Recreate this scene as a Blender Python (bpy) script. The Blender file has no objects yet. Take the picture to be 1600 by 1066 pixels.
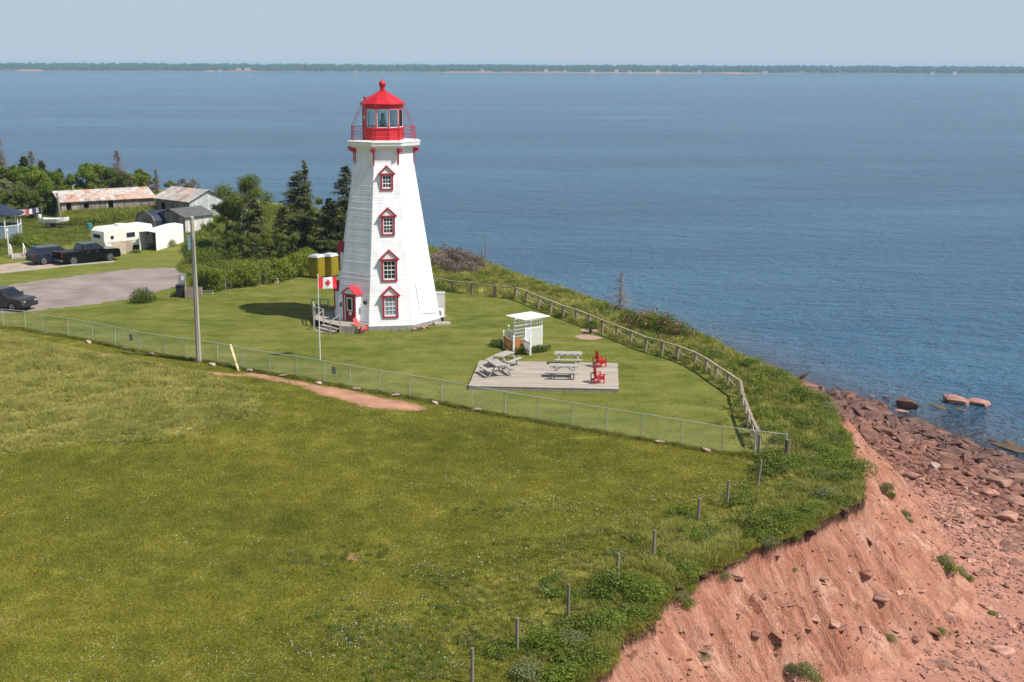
import bpy, bmesh, math, random
import numpy as np
from mathutils import Vector, Matrix
R = math.radians
rng = np.random.default_rng(7)
random.seed(7)
sc = bpy.context.scene
COL = sc.collection

# ---------------------------------------------------------------- camera
F = 2000.0
CAM_H = 18.8
PITCH = 12.2
ROLL = 0.2
cam = bpy.data.cameras.new('camera')
cam.sensor_width = 36.0
cam.lens = 36.0 * F / 1600.0
cam.clip_start = 0.5
cam.clip_end = 12000
camo = bpy.data.objects.new('camera', cam)
COL.objects.link(camo)
RM = Matrix.Rotation(R(90 - PITCH), 4, 'X') @ Matrix.Rotation(R(ROLL), 4, 'Z')
camo.matrix_world = Matrix.Translation((0, 0, CAM_H)) @ RM
sc.camera = camo

# ---------------------------------------------------------------- sky, sun, exposure
SUN_EL, SUN_AZ = 54.0, 115.0          # azimuth clockwise from +Y
world = bpy.data.worlds.new('World')
sc.world = world
world.use_nodes = True
wn = world.node_tree
sky = wn.nodes.new('ShaderNodeTexSky')
sky.sky_type = 'NISHITA'
sky.sun_disc = False
sky.sun_elevation = R(SUN_EL)
sky.sun_rotation = R(SUN_AZ)
sky.altitude = 0
sky.air_density = 1.0
sky.dust_density = 0.6
sky.ozone_density = 2.0
hsv = wn.nodes.new('ShaderNodeHueSaturation')
hsv.inputs['Saturation'].default_value = 0.72
hsv.inputs['Value'].default_value = 1.0
wn.links.new(sky.outputs[0], hsv.inputs['Color'])
# summer haze: the sky pales evenly towards the horizon, all the way round
tc = wn.nodes.new('ShaderNodeTexCoord'); sx = wn.nodes.new('ShaderNodeSeparateXYZ'); wn.links.new(tc.outputs['Generated'], sx.inputs[0])
mr = wn.nodes.new('ShaderNodeMapRange'); mr.interpolation_type = 'SMOOTHSTEP'
mr.inputs['From Min'].default_value = 0.03; mr.inputs['From Max'].default_value = 0.19
mr.inputs['To Min'].default_value = 0.97; mr.inputs['To Max'].default_value = 0.0
wn.links.new(sx.outputs[2], mr.inputs['Value'])
hm = wn.nodes.new('ShaderNodeMix'); hm.data_type = 'RGBA'; hm.inputs[7].default_value = (3.95, 4.75, 5.75, 1)
wn.links.new(mr.outputs[0], hm.inputs[0]); wn.links.new(hsv.outputs[0], hm.inputs[6])
wn.links.new(hm.outputs[2], wn.nodes['Background'].inputs[0])
wn.nodes['Background'].inputs[1].default_value = 0.1
sun = bpy.data.lights.new('sun', 'SUN')
sun.energy = 5.0
sun.angle = R(0.5)
sun.color = (1.0, 0.95, 0.865)
suno = bpy.data.objects.new('sun', sun)
COL.objects.link(suno)
sd = Vector((math.sin(R(SUN_AZ)) * math.cos(R(SUN_EL)), math.cos(R(SUN_AZ)) * math.cos(R(SUN_EL)), math.sin(R(SUN_EL))))
suno.rotation_euler = sd.to_track_quat('Z', 'Y').to_euler()
suno.location = (40, -20, 60)
sc.view_settings.view_transform = 'Standard'
sc.view_settings.look = 'None'
sc.view_settings.exposure = 0.28
sc.view_settings.gamma = 1.0
sc.view_settings.use_curve_mapping = False
try:
    sc.cycles.max_bounces = 5
    sc.cycles.transparent_max_bounces = 12
    sc.cycles.volume_bounces = 0
except Exception:
    pass

# ---------------------------------------------------------------- helpers
def G(px, py, z=0.0):
    """the place in the world, at height z, that the photograph shows at this point"""
    d = RM.to_3x3() @ Vector(((px - 800.0) / F, -(py - 533.0) / F, -1.0))
    t = (z - CAM_H) / d.z
    return Vector((d.x * t, d.y * t, z))

def tag(o, label=None, cat=None, group=None, kind=None):
    if label: o['label'] = label
    if cat: o['category'] = cat
    if group: o['group'] = group
    if kind: o['kind'] = kind
    return o

def empty(name, loc=(0, 0, 0), rz=0.0, label=None, cat=None, group=None):
    o = bpy.data.objects.new(name, None)
    o.empty_display_size = 0.3
    COL.objects.link(o)
    o.location = loc
    o.rotation_euler = (0, 0, rz)
    return tag(o, label, cat, group)

def link(name, me, parent=None, loc=(0, 0, 0), rot=(0, 0, 0)):
    o = bpy.data.objects.new(name, me)
    COL.objects.link(o)
    o.location = loc
    o.rotation_euler = rot
    if parent is not None: o.parent = parent
    return o

def copy_tree(o, parent=None):
    c = o.copy()
    COL.objects.link(c)
    if parent is not None: c.parent = parent
    for ch in list(o.children):
        copy_tree(ch, c)
    return c

def fast_mesh(name, V, Fc, mats=(), smooth=False, attr=None, mi=None):
    """V (n,3) array, Fc (m,k) int array"""
    me = bpy.data.meshes.new(name)
    V = np.asarray(V, dtype=np.float32)
    Fc = np.asarray(Fc, dtype=np.int32)
    n, (m, k) = len(V), Fc.shape
    me.vertices.add(n)
    me.vertices.foreach_set('co', V.ravel())
    me.loops.add(m * k)
    me.loops.foreach_set('vertex_index', Fc.ravel())
    me.polygons.add(m)
    me.polygons.foreach_set('loop_start', np.arange(0, m * k, k, dtype=np.int32))
    me.polygons.foreach_set('loop_total', np.full(m, k, dtype=np.int32))
    if smooth:
        me.polygons.foreach_set('use_smooth', np.ones(m, dtype=bool))
    if mi is not None:
        me.polygons.foreach_set('material_index', np.asarray(mi, dtype=np.int32))
    for a, vals in (attr or {}).items():
        at = me.attributes.new(a, 'FLOAT', 'POINT')
        at.data.foreach_set('value', np.asarray(vals, dtype=np.float32))
    me.update()
    for mm in mats: me.materials.append(mm)
    return me

class MB:
    """collects shapes into one mesh"""
    def __init__(s):
        s.v, s.f, s.m = [], [], []
    def add(s, vs, fs, mi=0):
        b = len(s.v)
        s.v += [tuple(p) for p in vs]
        s.f += [tuple(b + i for i in f) for f in fs]
        s.m += [mi] * len(fs)
        return s
    def box(s, x0, x1, y0, y1, z0, z1, mi=0, M=None):
        P = [Vector((x, y, z)) for z in (z0, z1) for y in (y0, y1) for x in (x0, x1)]
        if M is not None: P = [M @ p for p in P]
        return s.add(P, [(0, 2, 3, 1), (4, 5, 7, 6), (0, 1, 5, 4), (2, 6, 7, 3), (0, 4, 6, 2), (1, 3, 7, 5)], mi)
    def bar(s, a, b, w, h=None, mi=0, up=(0, 0, 1)):
        """rectangular bar between two points"""
        a, b = Vector(a), Vector(b)
        h = w if h is None else h
        d = (b - a); L = d.length
        if L < 1e-6: return s
        d.normalize()
        u = Vector(up)
        if abs(d.dot(u)) > 0.98: u = Vector((0, 1, 0))
        x = d.cross(u).normalized(); y = x.cross(d).normalized()
        P = []
        for q in (a, b):
            for sx, sy in ((-1, -1), (1, -1), (1, 1), (-1, 1)):
                P.append(q + x * sx * w / 2 + y * sy * h / 2)
        return s.add(P, [(0, 3, 2, 1), (4, 5, 6, 7), (0, 1, 5, 4), (1, 2, 6, 5), (2, 3, 7, 6), (3, 0, 4, 7)], mi)
    def tube(s, pts, rad, n=8, mi=0, cap=True):
        pts = [Vector(p) for p in pts]
        if not hasattr(rad, '__len__'): rad = [rad] * len(pts)
        rings = []
        for i, p in enumerate(pts):
            d = (pts[min(i + 1, len(pts) - 1)] - pts[max(i - 1, 0)])
            d = d.normalized() if d.length > 1e-9 else Vector((0, 0, 1))
            u = Vector((0, 0, 1)) if abs(d.z) < 0.95 else Vector((0, 1, 0))
            x = d.cross(u).normalized(); y = x.cross(d).normalized()
            rings.append([p + (x * math.cos(2 * math.pi * k / n) + y * math.sin(2 * math.pi * k / n)) * rad[i] for k in range(n)])
        V = [q for r in rings for q in r]; Fs = []
        for i in range(len(pts) - 1):
            for k in range(n):
                a = i * n + k; b = i * n + (k + 1) % n
                Fs.append((a, b, b + n, a + n))
        if cap:
            Fs.append(tuple(range(n))[::-1]); Fs.append(tuple(range((len(pts) - 1) * n, len(pts) * n)))
        return s.add(V, Fs, mi)
    def lathe(s, prof, n=16, c=(0, 0, 0), rot=0.0, mi=0, M=None, cap=True):
        """prof: list of (radius, z)"""
        V = []
        for r, z in prof:
            for k in range(n):
                a = rot + 2 * math.pi * k / n
                p = Vector((c[0] + r * math.cos(a), c[1] + r * math.sin(a), c[2] + z))
                V.append(M @ p if M is not None else p)
        Fs = []
        for i in range(len(prof) - 1):
            for k in range(n):
                a = i * n + k; b = i * n + (k + 1) % n
                Fs.append((a, b, b + n, a + n))
        if cap:
            Fs.append(tuple(range(n))[::-1]); Fs.append(tuple(range((len(prof) - 1) * n, len(prof) * n)))
        return s.add(V, Fs, mi)
    def prism(s, poly, z0, z1, mi=0, M=None):
        n = len(poly)
        P = [Vector((x, y, z0)) for x, y in poly] + [Vector((x, y, z1)) for x, y in poly]
        if M is not None: P = [M @ p for p in P]
        return s.add(P, [tuple(range(n))[::-1], tuple(range(n, 2 * n))] + [(i, (i + 1) % n, n + (i + 1) % n, n + i) for i in range(n)], mi)
    def build(s, name, mats, parent=None, loc=(0, 0, 0), rot=(0, 0, 0), bevel=0.0, smooth=False, fix=True):
        me = bpy.data.meshes.new(name)
        me.from_pydata(s.v, [], s.f)
        if not isinstance(mats, (list, tuple)): mats = [mats]
        for m in mats: me.materials.append(m)
        if len(mats) > 1: me.polygons.foreach_set('material_index', s.m)
        if fix or bevel > 0:
            bm = bmesh.new(); bm.from_mesh(me)
            bmesh.ops.recalc_face_normals(bm, faces=bm.faces)
            if bevel > 0:
                bmesh.ops.bevel(bm, geom=[e for e in bm.edges if len(e.link_faces) == 2 and e.calc_face_angle(0) > 0.5], offset=bevel, segments=2, affect='EDGES', profile=0.5)
            bm.to_mesh(me); bm.free()
        if smooth: me.polygons.foreach_set('use_smooth', [True] * len(me.polygons))
        me.update()
        return link(name, me, parent, loc, rot)

# ---- numpy gradient noise
_perm = rng.permutation(256); _perm = np.concatenate([_perm, _perm])
_ga = rng.uniform(0, 2 * np.pi, 256); _gx, _gy = np.cos(_ga), np.sin(_ga)
def pn(x, y):
    x = np.asarray(x, float); y = np.asarray(y, float)
    xi = np.floor(x).astype(int); yi = np.floor(y).astype(int)
    xf, yf = x - xi, y - yi
    xi &= 255; yi &= 255
    u = xf * xf * xf * (xf * (xf * 6 - 15) + 10); v = yf * yf * yf * (yf * (yf * 6 - 15) + 10)
    def g(ix, iy, dx, dy):
        h = _perm[_perm[ix & 255] + (iy & 255)]
        return _gx[h] * dx + _gy[h] * dy
    a = g(xi, yi, xf, yf); b = g(xi + 1, yi, xf - 1, yf); c = g(xi, yi + 1, xf, yf - 1); d = g(xi + 1, yi + 1, xf - 1, yf - 1)
    return (a * (1 - u) + b * u) * (1 - v) + (c * (1 - u) + d * u) * v * 1.0
def fbm(x, y, o=4):
    s = 0; a = 1.0
    for i in range(o):
        s = s + a * pn(x * 2 ** i + 17.3 * i, y * 2 ** i + 9.1 * i); a *= 0.5
    return s

def polydist(poly, X, Y, closed=True):
    """distance to polyline, arc length of the nearest place on it, and inside flag"""
    P = np.array(poly, float); n = len(P)
    X = np.asarray(X, float); Y = np.asarray(Y, float)
    best = np.full(X.shape, 1e9); arc = np.zeros(X.shape); ins = np.zeros(X.shape, bool)
    s0 = 0.0
    for i in range(n if closed else n - 1):
        ax, ay = P[i]; bx, by = P[(i + 1) % n]
        dx, dy = bx - ax, by - ay; L2 = dx * dx + dy * dy; L = math.sqrt(L2)
        t = np.clip(((X - ax) * dx + (Y - ay) * dy) / L2, 0, 1)
        d = np.hypot(X - ax - t * dx, Y - ay - t * dy)
        m = d < best
        best = np.where(m, d, best); arc = np.where(m, s0 + t * L, arc)
        s0 += L
        c = ((ay > Y) != (by > Y))
        with np.errstate(divide='ignore', invalid='ignore'):
            xx = (bx - ax) * (Y - ay) / ((by - ay) if by != ay else 1e-9) + ax
        ins ^= c & (X < xx)
    return best, arc, ins

# ---- materials
def newmat(name):
    m = bpy.data.materials.new(name); m.use_nodes = True
    nt = m.node_tree; b = nt.nodes['Principled BSDF']
    return m, nt, b
def nd(nt, t, **kw):
    n = nt.nodes.new(t)
    for k, v in kw.items():
        if k.startswith('_'): setattr(n, k[1:], v)
        else: n.inputs[k.replace('__', ' ')].default_value = v
    return n
def noise(nt, vec, scale, detail=3, rough=0.55, dist=0.0):
    n = nd(nt, 'ShaderNodeTexNoise', Scale=scale, Detail=detail, Roughness=rough, Distortion=dist)
    if vec is not None: nt.links.new(vec, n.inputs['Vector'])
    return n.outputs[0]
def ramp(nt, fac, stops):
    r = nt.nodes.new('ShaderNodeValToRGB')
    e = r.color_ramp.elements
    while len(e) > 1: e.remove(e[-1])
    for i, (p, c) in enumerate(stops):
        q = e[0] if i == 0 else e.new(p)
        q.position = p
        q.color = (c, c, c, 1) if not hasattr(c, '__len__') else (*c, 1)
    nt.links.new(fac, r.inputs[0])
    return r.outputs[0]
def mixc(nt, fac, a, b, mode='MIX'):
    n = nt.nodes.new('ShaderNodeMix'); n.data_type = 'RGBA'; n.blend_type = mode
    for s, v in ((n.inputs[0], fac), (n.inputs[6], a), (n.inputs[7], b)):
        if hasattr(v, 'is_output') or isinstance(v, bpy.types.NodeSocket): nt.links.new(v, s)
        elif hasattr(v, '__len__'): s.default_value = (*v[:3], 1)
        else: s.default_value = v
    return n.outputs[2]
def mth(nt, op, a, b=0.0, clamp=False):
    n = nt.nodes.new('ShaderNodeMath'); n.operation = op; n.use_clamp = clamp
    for s, v in ((n.inputs[0], a), (n.inputs[1], b)):
        if isinstance(v, bpy.types.NodeSocket): nt.links.new(v, s)
        else: s.default_value = v
    return n.outputs[0]
def bump(nt, b, h, strength=0.3, dist=0.02):
    n = nd(nt, 'ShaderNodeBump', Strength=strength, Distance=dist)
    nt.links.new(h, n.inputs['Height'])
    nt.links.new(n.outputs[0], b.inputs['Normal'])
    return n
def geo_pos(nt, scale=None):
    g = nt.nodes.new('ShaderNodeNewGeometry').outputs['Position']
    if scale is None: return g
    m = nt.nodes.new('ShaderNodeVectorMath'); m.operation = 'MULTIPLY'; m.inputs[1].default_value = scale
    nt.links.new(g, m.inputs[0]); return m.outputs[0]
def obj_pos(nt, scale=None):
    g = nt.nodes.new('ShaderNodeTexCoord').outputs['Object']
    if scale is None: return g
    m = nt.nodes.new('ShaderNodeVectorMath'); m.operation = 'MULTIPLY'; m.inputs[1].default_value = scale
    nt.links.new(g, m.inputs[0]); return m.outputs[0]

def M(name, col, rough=0.6, var=0.12, vs=3.0, bmp=0.0, bs=20.0, metal=0.0, col2=None, stretch=None, rnd=0.0, coat=0.0, spec=0.5):
    """painted / worn surface: colour with patchy variation and fine relief"""
    m, nt, b = newmat(name)
    b.inputs['Roughness'].default_value = rough
    b.inputs['Metallic'].default_value = metal
    b.inputs['Coat Weight'].default_value = coat
    b.inputs['Specular IOR Level'].default_value = spec
    v = obj_pos(nt, stretch)
    n = noise(nt, v, vs, 4, 0.6)
    dark = tuple(c * (1 - var * 1.4) for c in col) if col2 is None else col2
    lite = tuple(min(1, c * (1 + var * 0.6)) for c in col)
    c = ramp(nt, n, [(0.3, dark), (0.65, lite)])
    if rnd > 0:
        oi = nt.nodes.new('ShaderNodeObjectInfo').outputs['Random']
        f = mth(nt, 'MULTIPLY_ADD', oi, 2 * rnd); nt.nodes[-1].inputs[2].default_value = 1 - rnd
        cc = nt.nodes.new('ShaderNodeVectorMath'); cc.operation = 'SCALE'
        nt.links.new(c, cc.inputs[0]); nt.links.new(f, cc.inputs['Scale']); c = cc.outputs[0]
    nt.links.new(c, b.inputs['Base Color'])
    if bmp > 0:
        bump(nt, b, noise(nt, v, bs, 3, 0.6), bmp, 0.01)
    return m

def leafmat(name, a, b_, c_=None, trans=0.35, rough=0.6, scale=0.6):
    """leaves: three tones mixed by a per-leaf value, a drift over the place and a per-plant shift"""
    m, nt, b = newmat(name)
    at = nt.nodes.new('ShaderNodeAttribute'); at.attribute_name = 'v'
    oi = nt.nodes.new('ShaderNodeObjectInfo').outputs['Random']
    n = noise(nt, geo_pos(nt), scale, 2)
    f = mth(nt, 'ADD', mth(nt, 'MULTIPLY', at.outputs['Fac'], 0.5), mth(nt, 'MULTIPLY', n, 0.5))
    f = mth(nt, 'ADD', f, mth(nt, 'MULTIPLY', mth(nt, 'SUBTRACT', oi, 0.5), 0.25))
    c = ramp(nt, f, [(0.2, a), (0.55, b_), (0.85, c_ or b_)])
    nt.links.new(c, b.inputs['Base Color'])
    b.inputs['Roughness'].default_value = rough
    b.inputs['Specular IOR Level'].default_value = 0.25
    t = nt.nodes.new('ShaderNodeBsdfTranslucent'); nt.links.new(c, t.inputs[0])
    mx = nt.nodes.new('ShaderNodeMixShader'); mx.inputs[0].default_value = trans
    nt.links.new(b.outputs[0], mx.inputs[1]); nt.links.new(t.outputs[0], mx.inputs[2])
    nt.links.new(mx.outputs[0], nt.nodes['Material Output'].inputs[0])
    return m

# ---- instancer for things nobody could count
def scatter(name, pts, rots, scales, protos, label, cat, material=None):
    """points with rotation and size; every point carries one of the prototype meshes"""
    n = len(pts)
    me = bpy.data.meshes.new(name)
    me.vertices.add(n); me.vertices.foreach_set('co', np.asarray(pts, np.float32).ravel())
    a = me.attributes.new('rot', 'FLOAT_VECTOR', 'POINT'); a.data.foreach_set('vector', np.asarray(rots, np.float32).ravel())
    s = np.asarray(scales, np.float32)
    if s.ndim == 1: s = np.repeat(s[:, None], 3, 1)
    a = me.attributes.new('size', 'FLOAT_VECTOR', 'POINT'); a.data.foreach_set('vector', s.ravel())
    o = link(name, me)
    pc = bpy.data.collections.new(name + '_kinds')
    for i, p in enumerate(protos):
        pc.objects.link(bpy.data.objects.new(name + '_kind', p))
    ng = bpy.data.node_groups.new(name, 'GeometryNodeTree')
    ng.interface.new_socket('Geometry', in_out='INPUT', socket_type='NodeSocketGeometry')
    ng.interface.new_socket('Geometry', in_out='OUTPUT', socket_type='NodeSocketGeometry')
    N = ng.nodes
    gi, go = N.new('NodeGroupInput'), N.new('NodeGroupOutput')
    ip, ci = N.new('GeometryNodeInstanceOnPoints'), N.new('GeometryNodeCollectionInfo')
    ci.inputs[0].default_value = pc; ci.inputs[1].default_value = True
    ip.inputs['Pick Instance'].default_value = True
    def na(k):
        q = N.new('GeometryNodeInputNamedAttribute'); q.data_type = 'FLOAT_VECTOR'; q.inputs[0].default_value = k; return q.outputs[0]
    L = ng.links
    L.new(gi.outputs[0], ip.inputs['Points']); L.new(ci.outputs[0], ip.inputs['Instance'])
    L.new(na('rot'), ip.inputs['Rotation']); L.new(na('size'), ip.inputs['Scale'])
    L.new(ip.outputs[0], go.inputs[0])
    o.modifiers.new('scatter', 'NODES').node_group = ng
    return tag(o, label, cat, kind='stuff')

def quads(C, D, U, w, l, bend=0.0):
    """leaf quads: centre C, long axis D, side axis U, half width w, half length l"""
    C = np.asarray(C); n = len(C)
    D = D / (np.linalg.norm(D, axis=1, keepdims=True) + 1e-9)
    S = np.cross(D, U); S /= (np.linalg.norm(S, axis=1, keepdims=True) + 1e-9)
    w = np.broadcast_to(np.asarray(w, float), (n,))[:, None]; l = np.broadcast_to(np.asarray(l, float), (n,))[:, None]
    V = np.stack([C - D * l, C + S * w, C + D * l, C - S * w], 1).reshape(-1, 3)
    Fc = np.arange(4 * n).reshape(n, 4)
    return V, Fc
def rdir(n):
    v = rng.normal(size=(n, 3)); return v / np.linalg.norm(v, axis=1, keepdims=True)
def in_poly(poly, X, Y):
    return polydist(poly, X, Y)[2]
def rand_in(poly, n):
    P = np.array(poly); lo, hi = P.min(0), P.max(0)
    out = np.zeros((0, 2))
    while len(out) < n:
        q = rng.uniform(lo, hi, size=(n * 2, 2)); q = q[in_poly(poly, q[:, 0], q[:, 1])]
        out = np.vstack([out, q])
    return out[:n]
# ================================================================ TERRAIN
SEA = -7.0
E_px = [(905,1072),(945,1030),(975,990),(1010,965),(1040,925),(1075,905),(1100,890),(1140,868),(1180,850),(1215,838),(1250,828),(1290,808),(1320,790),(1347,770),
        (1340,735),(1322,700),(1305,665),(1297,640),(1270,622),(1235,603),(1200,583),(1140,556),(1085,530),(1030,508),(965,488),(900,464),(840,446),(780,424),
        (740,408),(690,396),(640,380),(590,360),(540,338),(430,316),(330,302),(250,296),(120,290),(0,285),(-150,280)]
EDGE = [tuple(G(*p)[:2]) for p in E_px]
EDGE = EDGE + [(-300, 215), (-300, -60), (-40, -60), (-20, -10), (-8, 20), (-1, 33)]
W_px = [(1600,738),(1540,712),(1480,690),(1400,658),(1335,632),(1300,622)]
SHORE = [(60, -60), (50, 30), (40, 60)] + [tuple(G(*p, SEA)[:2]) for p in W_px] + [(21,108),(14,122),(6,138),(-8,155),(-25,178),(-40,196),(-60,212),(-105,228),(-320,240),(-320,-60)]
# arc length along the edge where the bare cliff ends and the green bank begins
_arc = [0.0]
for i in range(1, len(EDGE)):
    _arc.append(_arc[-1] + math.dist(EDGE[i - 1], EDGE[i]))
S_BANK = _arc[16] + 2.0
S_CORNER = _arc[13]
def terrain(X, Y, full=False):
    X = np.asarray(X, float); Y = np.asarray(Y, float)
    de, s, ins = polydist(EDGE, X, Y)
    dw, _, wins = polydist(SHORE, X, Y)
    land = np.where(wins, dw, -dw)
    rag = 0.55 * fbm(X * 0.38, Y * 0.38, 4) + 0.12 * pn(X * 2.9, Y * 2.9)
    far = np.clip((Y - 90) / 40, 0, 1)
    d = np.where(ins, -de, de) + rag * (1 - far)
    bare = (s < S_BANK) | (s > _arc[38])
    # bare cliff: lip, gullied face, toe
    gul = fbm(s * 0.9 + 0.35 * d * 0.15, d * 0.12 + 3.1, 4)
    rid = 1 - np.abs(pn(s * 1.7 + 2.2, d * 0.1)) * 2
    dd = np.maximum(d, 0)
    lip = np.clip(dd / 0.16, 0, 1)
    cl = -0.55 * lip - dd * 0.80 - 0.25 * np.clip(dd, 0, 3) + 0.0
    wdir = s * 1.0 + 0.25 * dd + 0.6 * fbm(X * 0.25, Y * 0.25, 2)
    g2 = np.abs(pn(wdir * 1.1, dd * 0.08 + 9)) + 0.6 * np.abs(pn(wdir * 2.6, dd * 0.16 + 4)) + 0.35 * np.abs(pn(wdir * 5.5, dd * 0.3 + 2))
    zone = np.clip(0.75 + 0.9 * fbm(s * 0.16, dd * 0.10 + 20, 2), 0.25, 1.3)
    cl = cl + np.clip(dd / 1.0, 0, 1) * (0.42 * gul + 0.05 * rid + 0.75 * zone * (np.minimum(g2, 0.75) - 0.45)) + 0.13 * fbm(X * 1.6, Y * 1.6, 4) * np.clip(dd, 0, 1) + 0.16 * np.clip(fbm(s * 0.3, dd * 0.5 + 30, 3) * 3 + .2, 0, 1) * np.clip(np.sin(dd * 5.5 + 2.5 * fbm(s * .5, dd * .4, 3)) * 1.6, -.5, 1) * np.clip(dd - .5, 0, 1) + 0.06 * pn(X * 5, Y * 5) * np.clip(dd, 0, 1)
    beach = SEA + 0.075 * land + 0.10 * fbm(X * 0.35, Y * 0.35, 3) + 0.05 * pn(X * 2.3, Y * 2.3)
    beach = np.where(land < 0, SEA + 0.10 * land + 0.15 * fbm(X * 0.3, Y * 0.3, 3), beach)
    along = np.clip((s - S_CORNER) / 30, 0, 1)
    bk = -0.25 * dd - (1.1 - 0.55 * along) * np.maximum(dd - 0.5, 0) + 0.15 * fbm(X * 0.3, Y * 0.3, 3) * np.clip(dd, 0, 1)
    tb = np.clip((s - S_BANK + 2) / 3, 0, 1) * (s < _arc[38])
    slope = cl * (1 - tb) + bk * tb
    k = 0.35
    out = np.maximum(slope, beach) + k * 0.25 * np.exp(-np.abs(slope - beach) / k)
    top = 0.025 * fbm(X * 0.3, Y * 0.3, 3)
    z = np.where(d <= 0, top, np.minimum(out, top))
    z = np.maximum(z, SEA - 2.2)
    soil = bare | ((s < S_BANK + 9) & (d > 0.25 + .35 * pn(X * 1.5, Y * 1.5)) & (s < _arc[38]))
    cls = np.where(d <= 0.02, 0, np.where(soil, np.where(slope > beach + 0.1, 1, 2), np.where(slope > beach + 0.9 - 1.1 * along, 0, 2)))
    return (z, d, s, land, cls) if not full else (z, d, s, land, cls, 1 - np.clip(g2 / 0.9, 0, 1))
def hz(x, y):
    return float(terrain(np.array([x]), np.array([y]))[0][0])
def GT(px, py, n=900):
    """where the ray through a point of the photograph first meets the terrain"""
    d = RM.to_3x3() @ Vector(((px - 800.0) / F, -(py - 533.0) / F, -1.0))
    t = np.linspace(10, 320, n) / d.y
    X, Y, Z = d.x * t, d.y * t, CAM_H + d.z * t
    h = terrain(X, Y)[0]
    i = int(np.argmax(Z < h)) if (Z < h).any() else n - 1
    t2 = np.linspace(t[max(i - 1, 0)], t[i], 30)
    X, Y, Z = d.x * t2, d.y * t2, CAM_H + d.z * t2
    h = terrain(X, Y)[0]; j = int(np.argmax(Z < h)) if (Z < h).any() else 29
    return Vector((X[j], Y[j], h[j]))

# ---- grounds colours
FENCE_px = [(-60,500.5),(6,513),(40,515.6),(72.5,524-1),(107,527.5),(145,535),(181,542.5),(218,551),(257,557),(289,561.5),(340.6,569),(380,578),(422,585),(464.5,591.8),
            (507,599),(548,607),(593,615),(640,622.5),(690,631),(737,641),(789,651),(840,660),(894,669),(947,678),(1002,687.6),(1063.5,698),(1127.5,709),(1179,716),(1227,722)]
FEN = [G(*p) for p in FENCE_px]
LAWN = [tuple(p[:2]) for p in FEN] + [tuple(G(*p)[:2]) for p in ((1297,640),(1085,532),(840,448),(600,365),(300,300),(-150,290),(-400,420))]
LONG_px = [(-80,505),(0,522),(60,532),(100,541),(160,552),(250,569),(330,585),(378,600),(408,628),(404,646),(372,656),(318,668),(255,686),(190,694),(140,690),(95,696),(40,706),(-80,720)]
LONG = [tuple(G(*p)[:2]) for p in LONG_px]

def grass_col(nt, kind):
    P = geo_pos(nt)
    n1 = noise(nt, P, 0.09, 3, 0.6); n2 = noise(nt, P, 0.7, 4, 0.65); n3 = noise(nt, P, 9.0, 3, 0.7)
    if kind == 'field':
        a, b, c = (0.122, 0.138, 0.018), (0.232, 0.222, 0.036), (0.35, 0.275, 0.10)
    elif kind == 'lawn':
        a, b, c = (0.070, 0.105, 0.011), (0.145, 0.168, 0.026), (0.25, 0.23, 0.066)
    elif kind == 'long':
        a, b, c = (0.165, 0.175, 0.030), (0.33, 0.31, 0.09), (0.48, 0.42, 0.19)
    else:
        a, b, c = (0.125, 0.145, 0.020), (0.23, 0.225, 0.045), (0.36, 0.32, 0.13)
    n5 = noise(nt, P, 0.28, 3, 0.6)
    f = mth(nt, 'ADD', mth(nt, 'MULTIPLY', n1, 0.42), mth(nt, 'ADD', mth(nt, 'MULTIPLY', n2, 0.33), mth(nt, 'MULTIPLY', n5, 0.25)))
    col = ramp(nt, f, [(0.34, a), (0.56, b), (0.74, c)])
    if kind == 'lawn':   # mowing passes, gently curved
        w = nd(nt, 'ShaderNodeTexWave', Scale=0.16, Distortion=1.6, Detail=1.5); w.bands_direction = 'Y'
        nt.links.new(geo_pos(nt, (0.35, 1.0, 1.0)), w.inputs['Vector'])
        n4 = noise(nt, geo_pos(nt, (0.45, 1.0, 1.0)), 0.55, 5, 0.72)
        f2 = mth(nt, 'MULTIPLY', ramp(nt, n4, [(0.42, 0.0), (0.62, 1.0)]), 0.65)
        col = mixc(nt, f2, col, (0.24, 0.225, 0.058))
        col = mixc(nt, mth(nt, 'MULTIPLY', w.outputs[1], 0.2), col, (0.165, 0.175, 0.04))
    v = ramp(nt, n3, [(0.3, 0.55), (0.7, 1.3)])
    return mixc(nt, 1.0, col, v, 'MULTIPLY'), n3, n2

mGround, nt, b = newmat('grass_ground')
cf, n3, n2 = grass_col(nt, 'field'); cl_, _, _ = grass_col(nt, 'lawn'); cb, _, _ = grass_col(nt, 'bank'); cg, _, _ = grass_col(nt, 'long')
def att(nt, k):
    a = nt.nodes.new('ShaderNodeAttribute'); a.attribute_name = k; return a.outputs['Fac']
c = mixc(nt, att(nt, 'lawn'), cf, cl_)
c = mixc(nt, att(nt, 'long'), c, cg)
c = mixc(nt, att(nt, 'bank'), c, cb)
nt.links.new(c, b.inputs['Base Color'])
b.inputs['Roughness'].default_value = 0.95; b.inputs['Specular IOR Level'].default_value = 0.1
bump(nt, b, mth(nt, 'ADD', n3, noise(nt, geo_pos(nt), 30, 2)), 0.7, 0.05)

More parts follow.
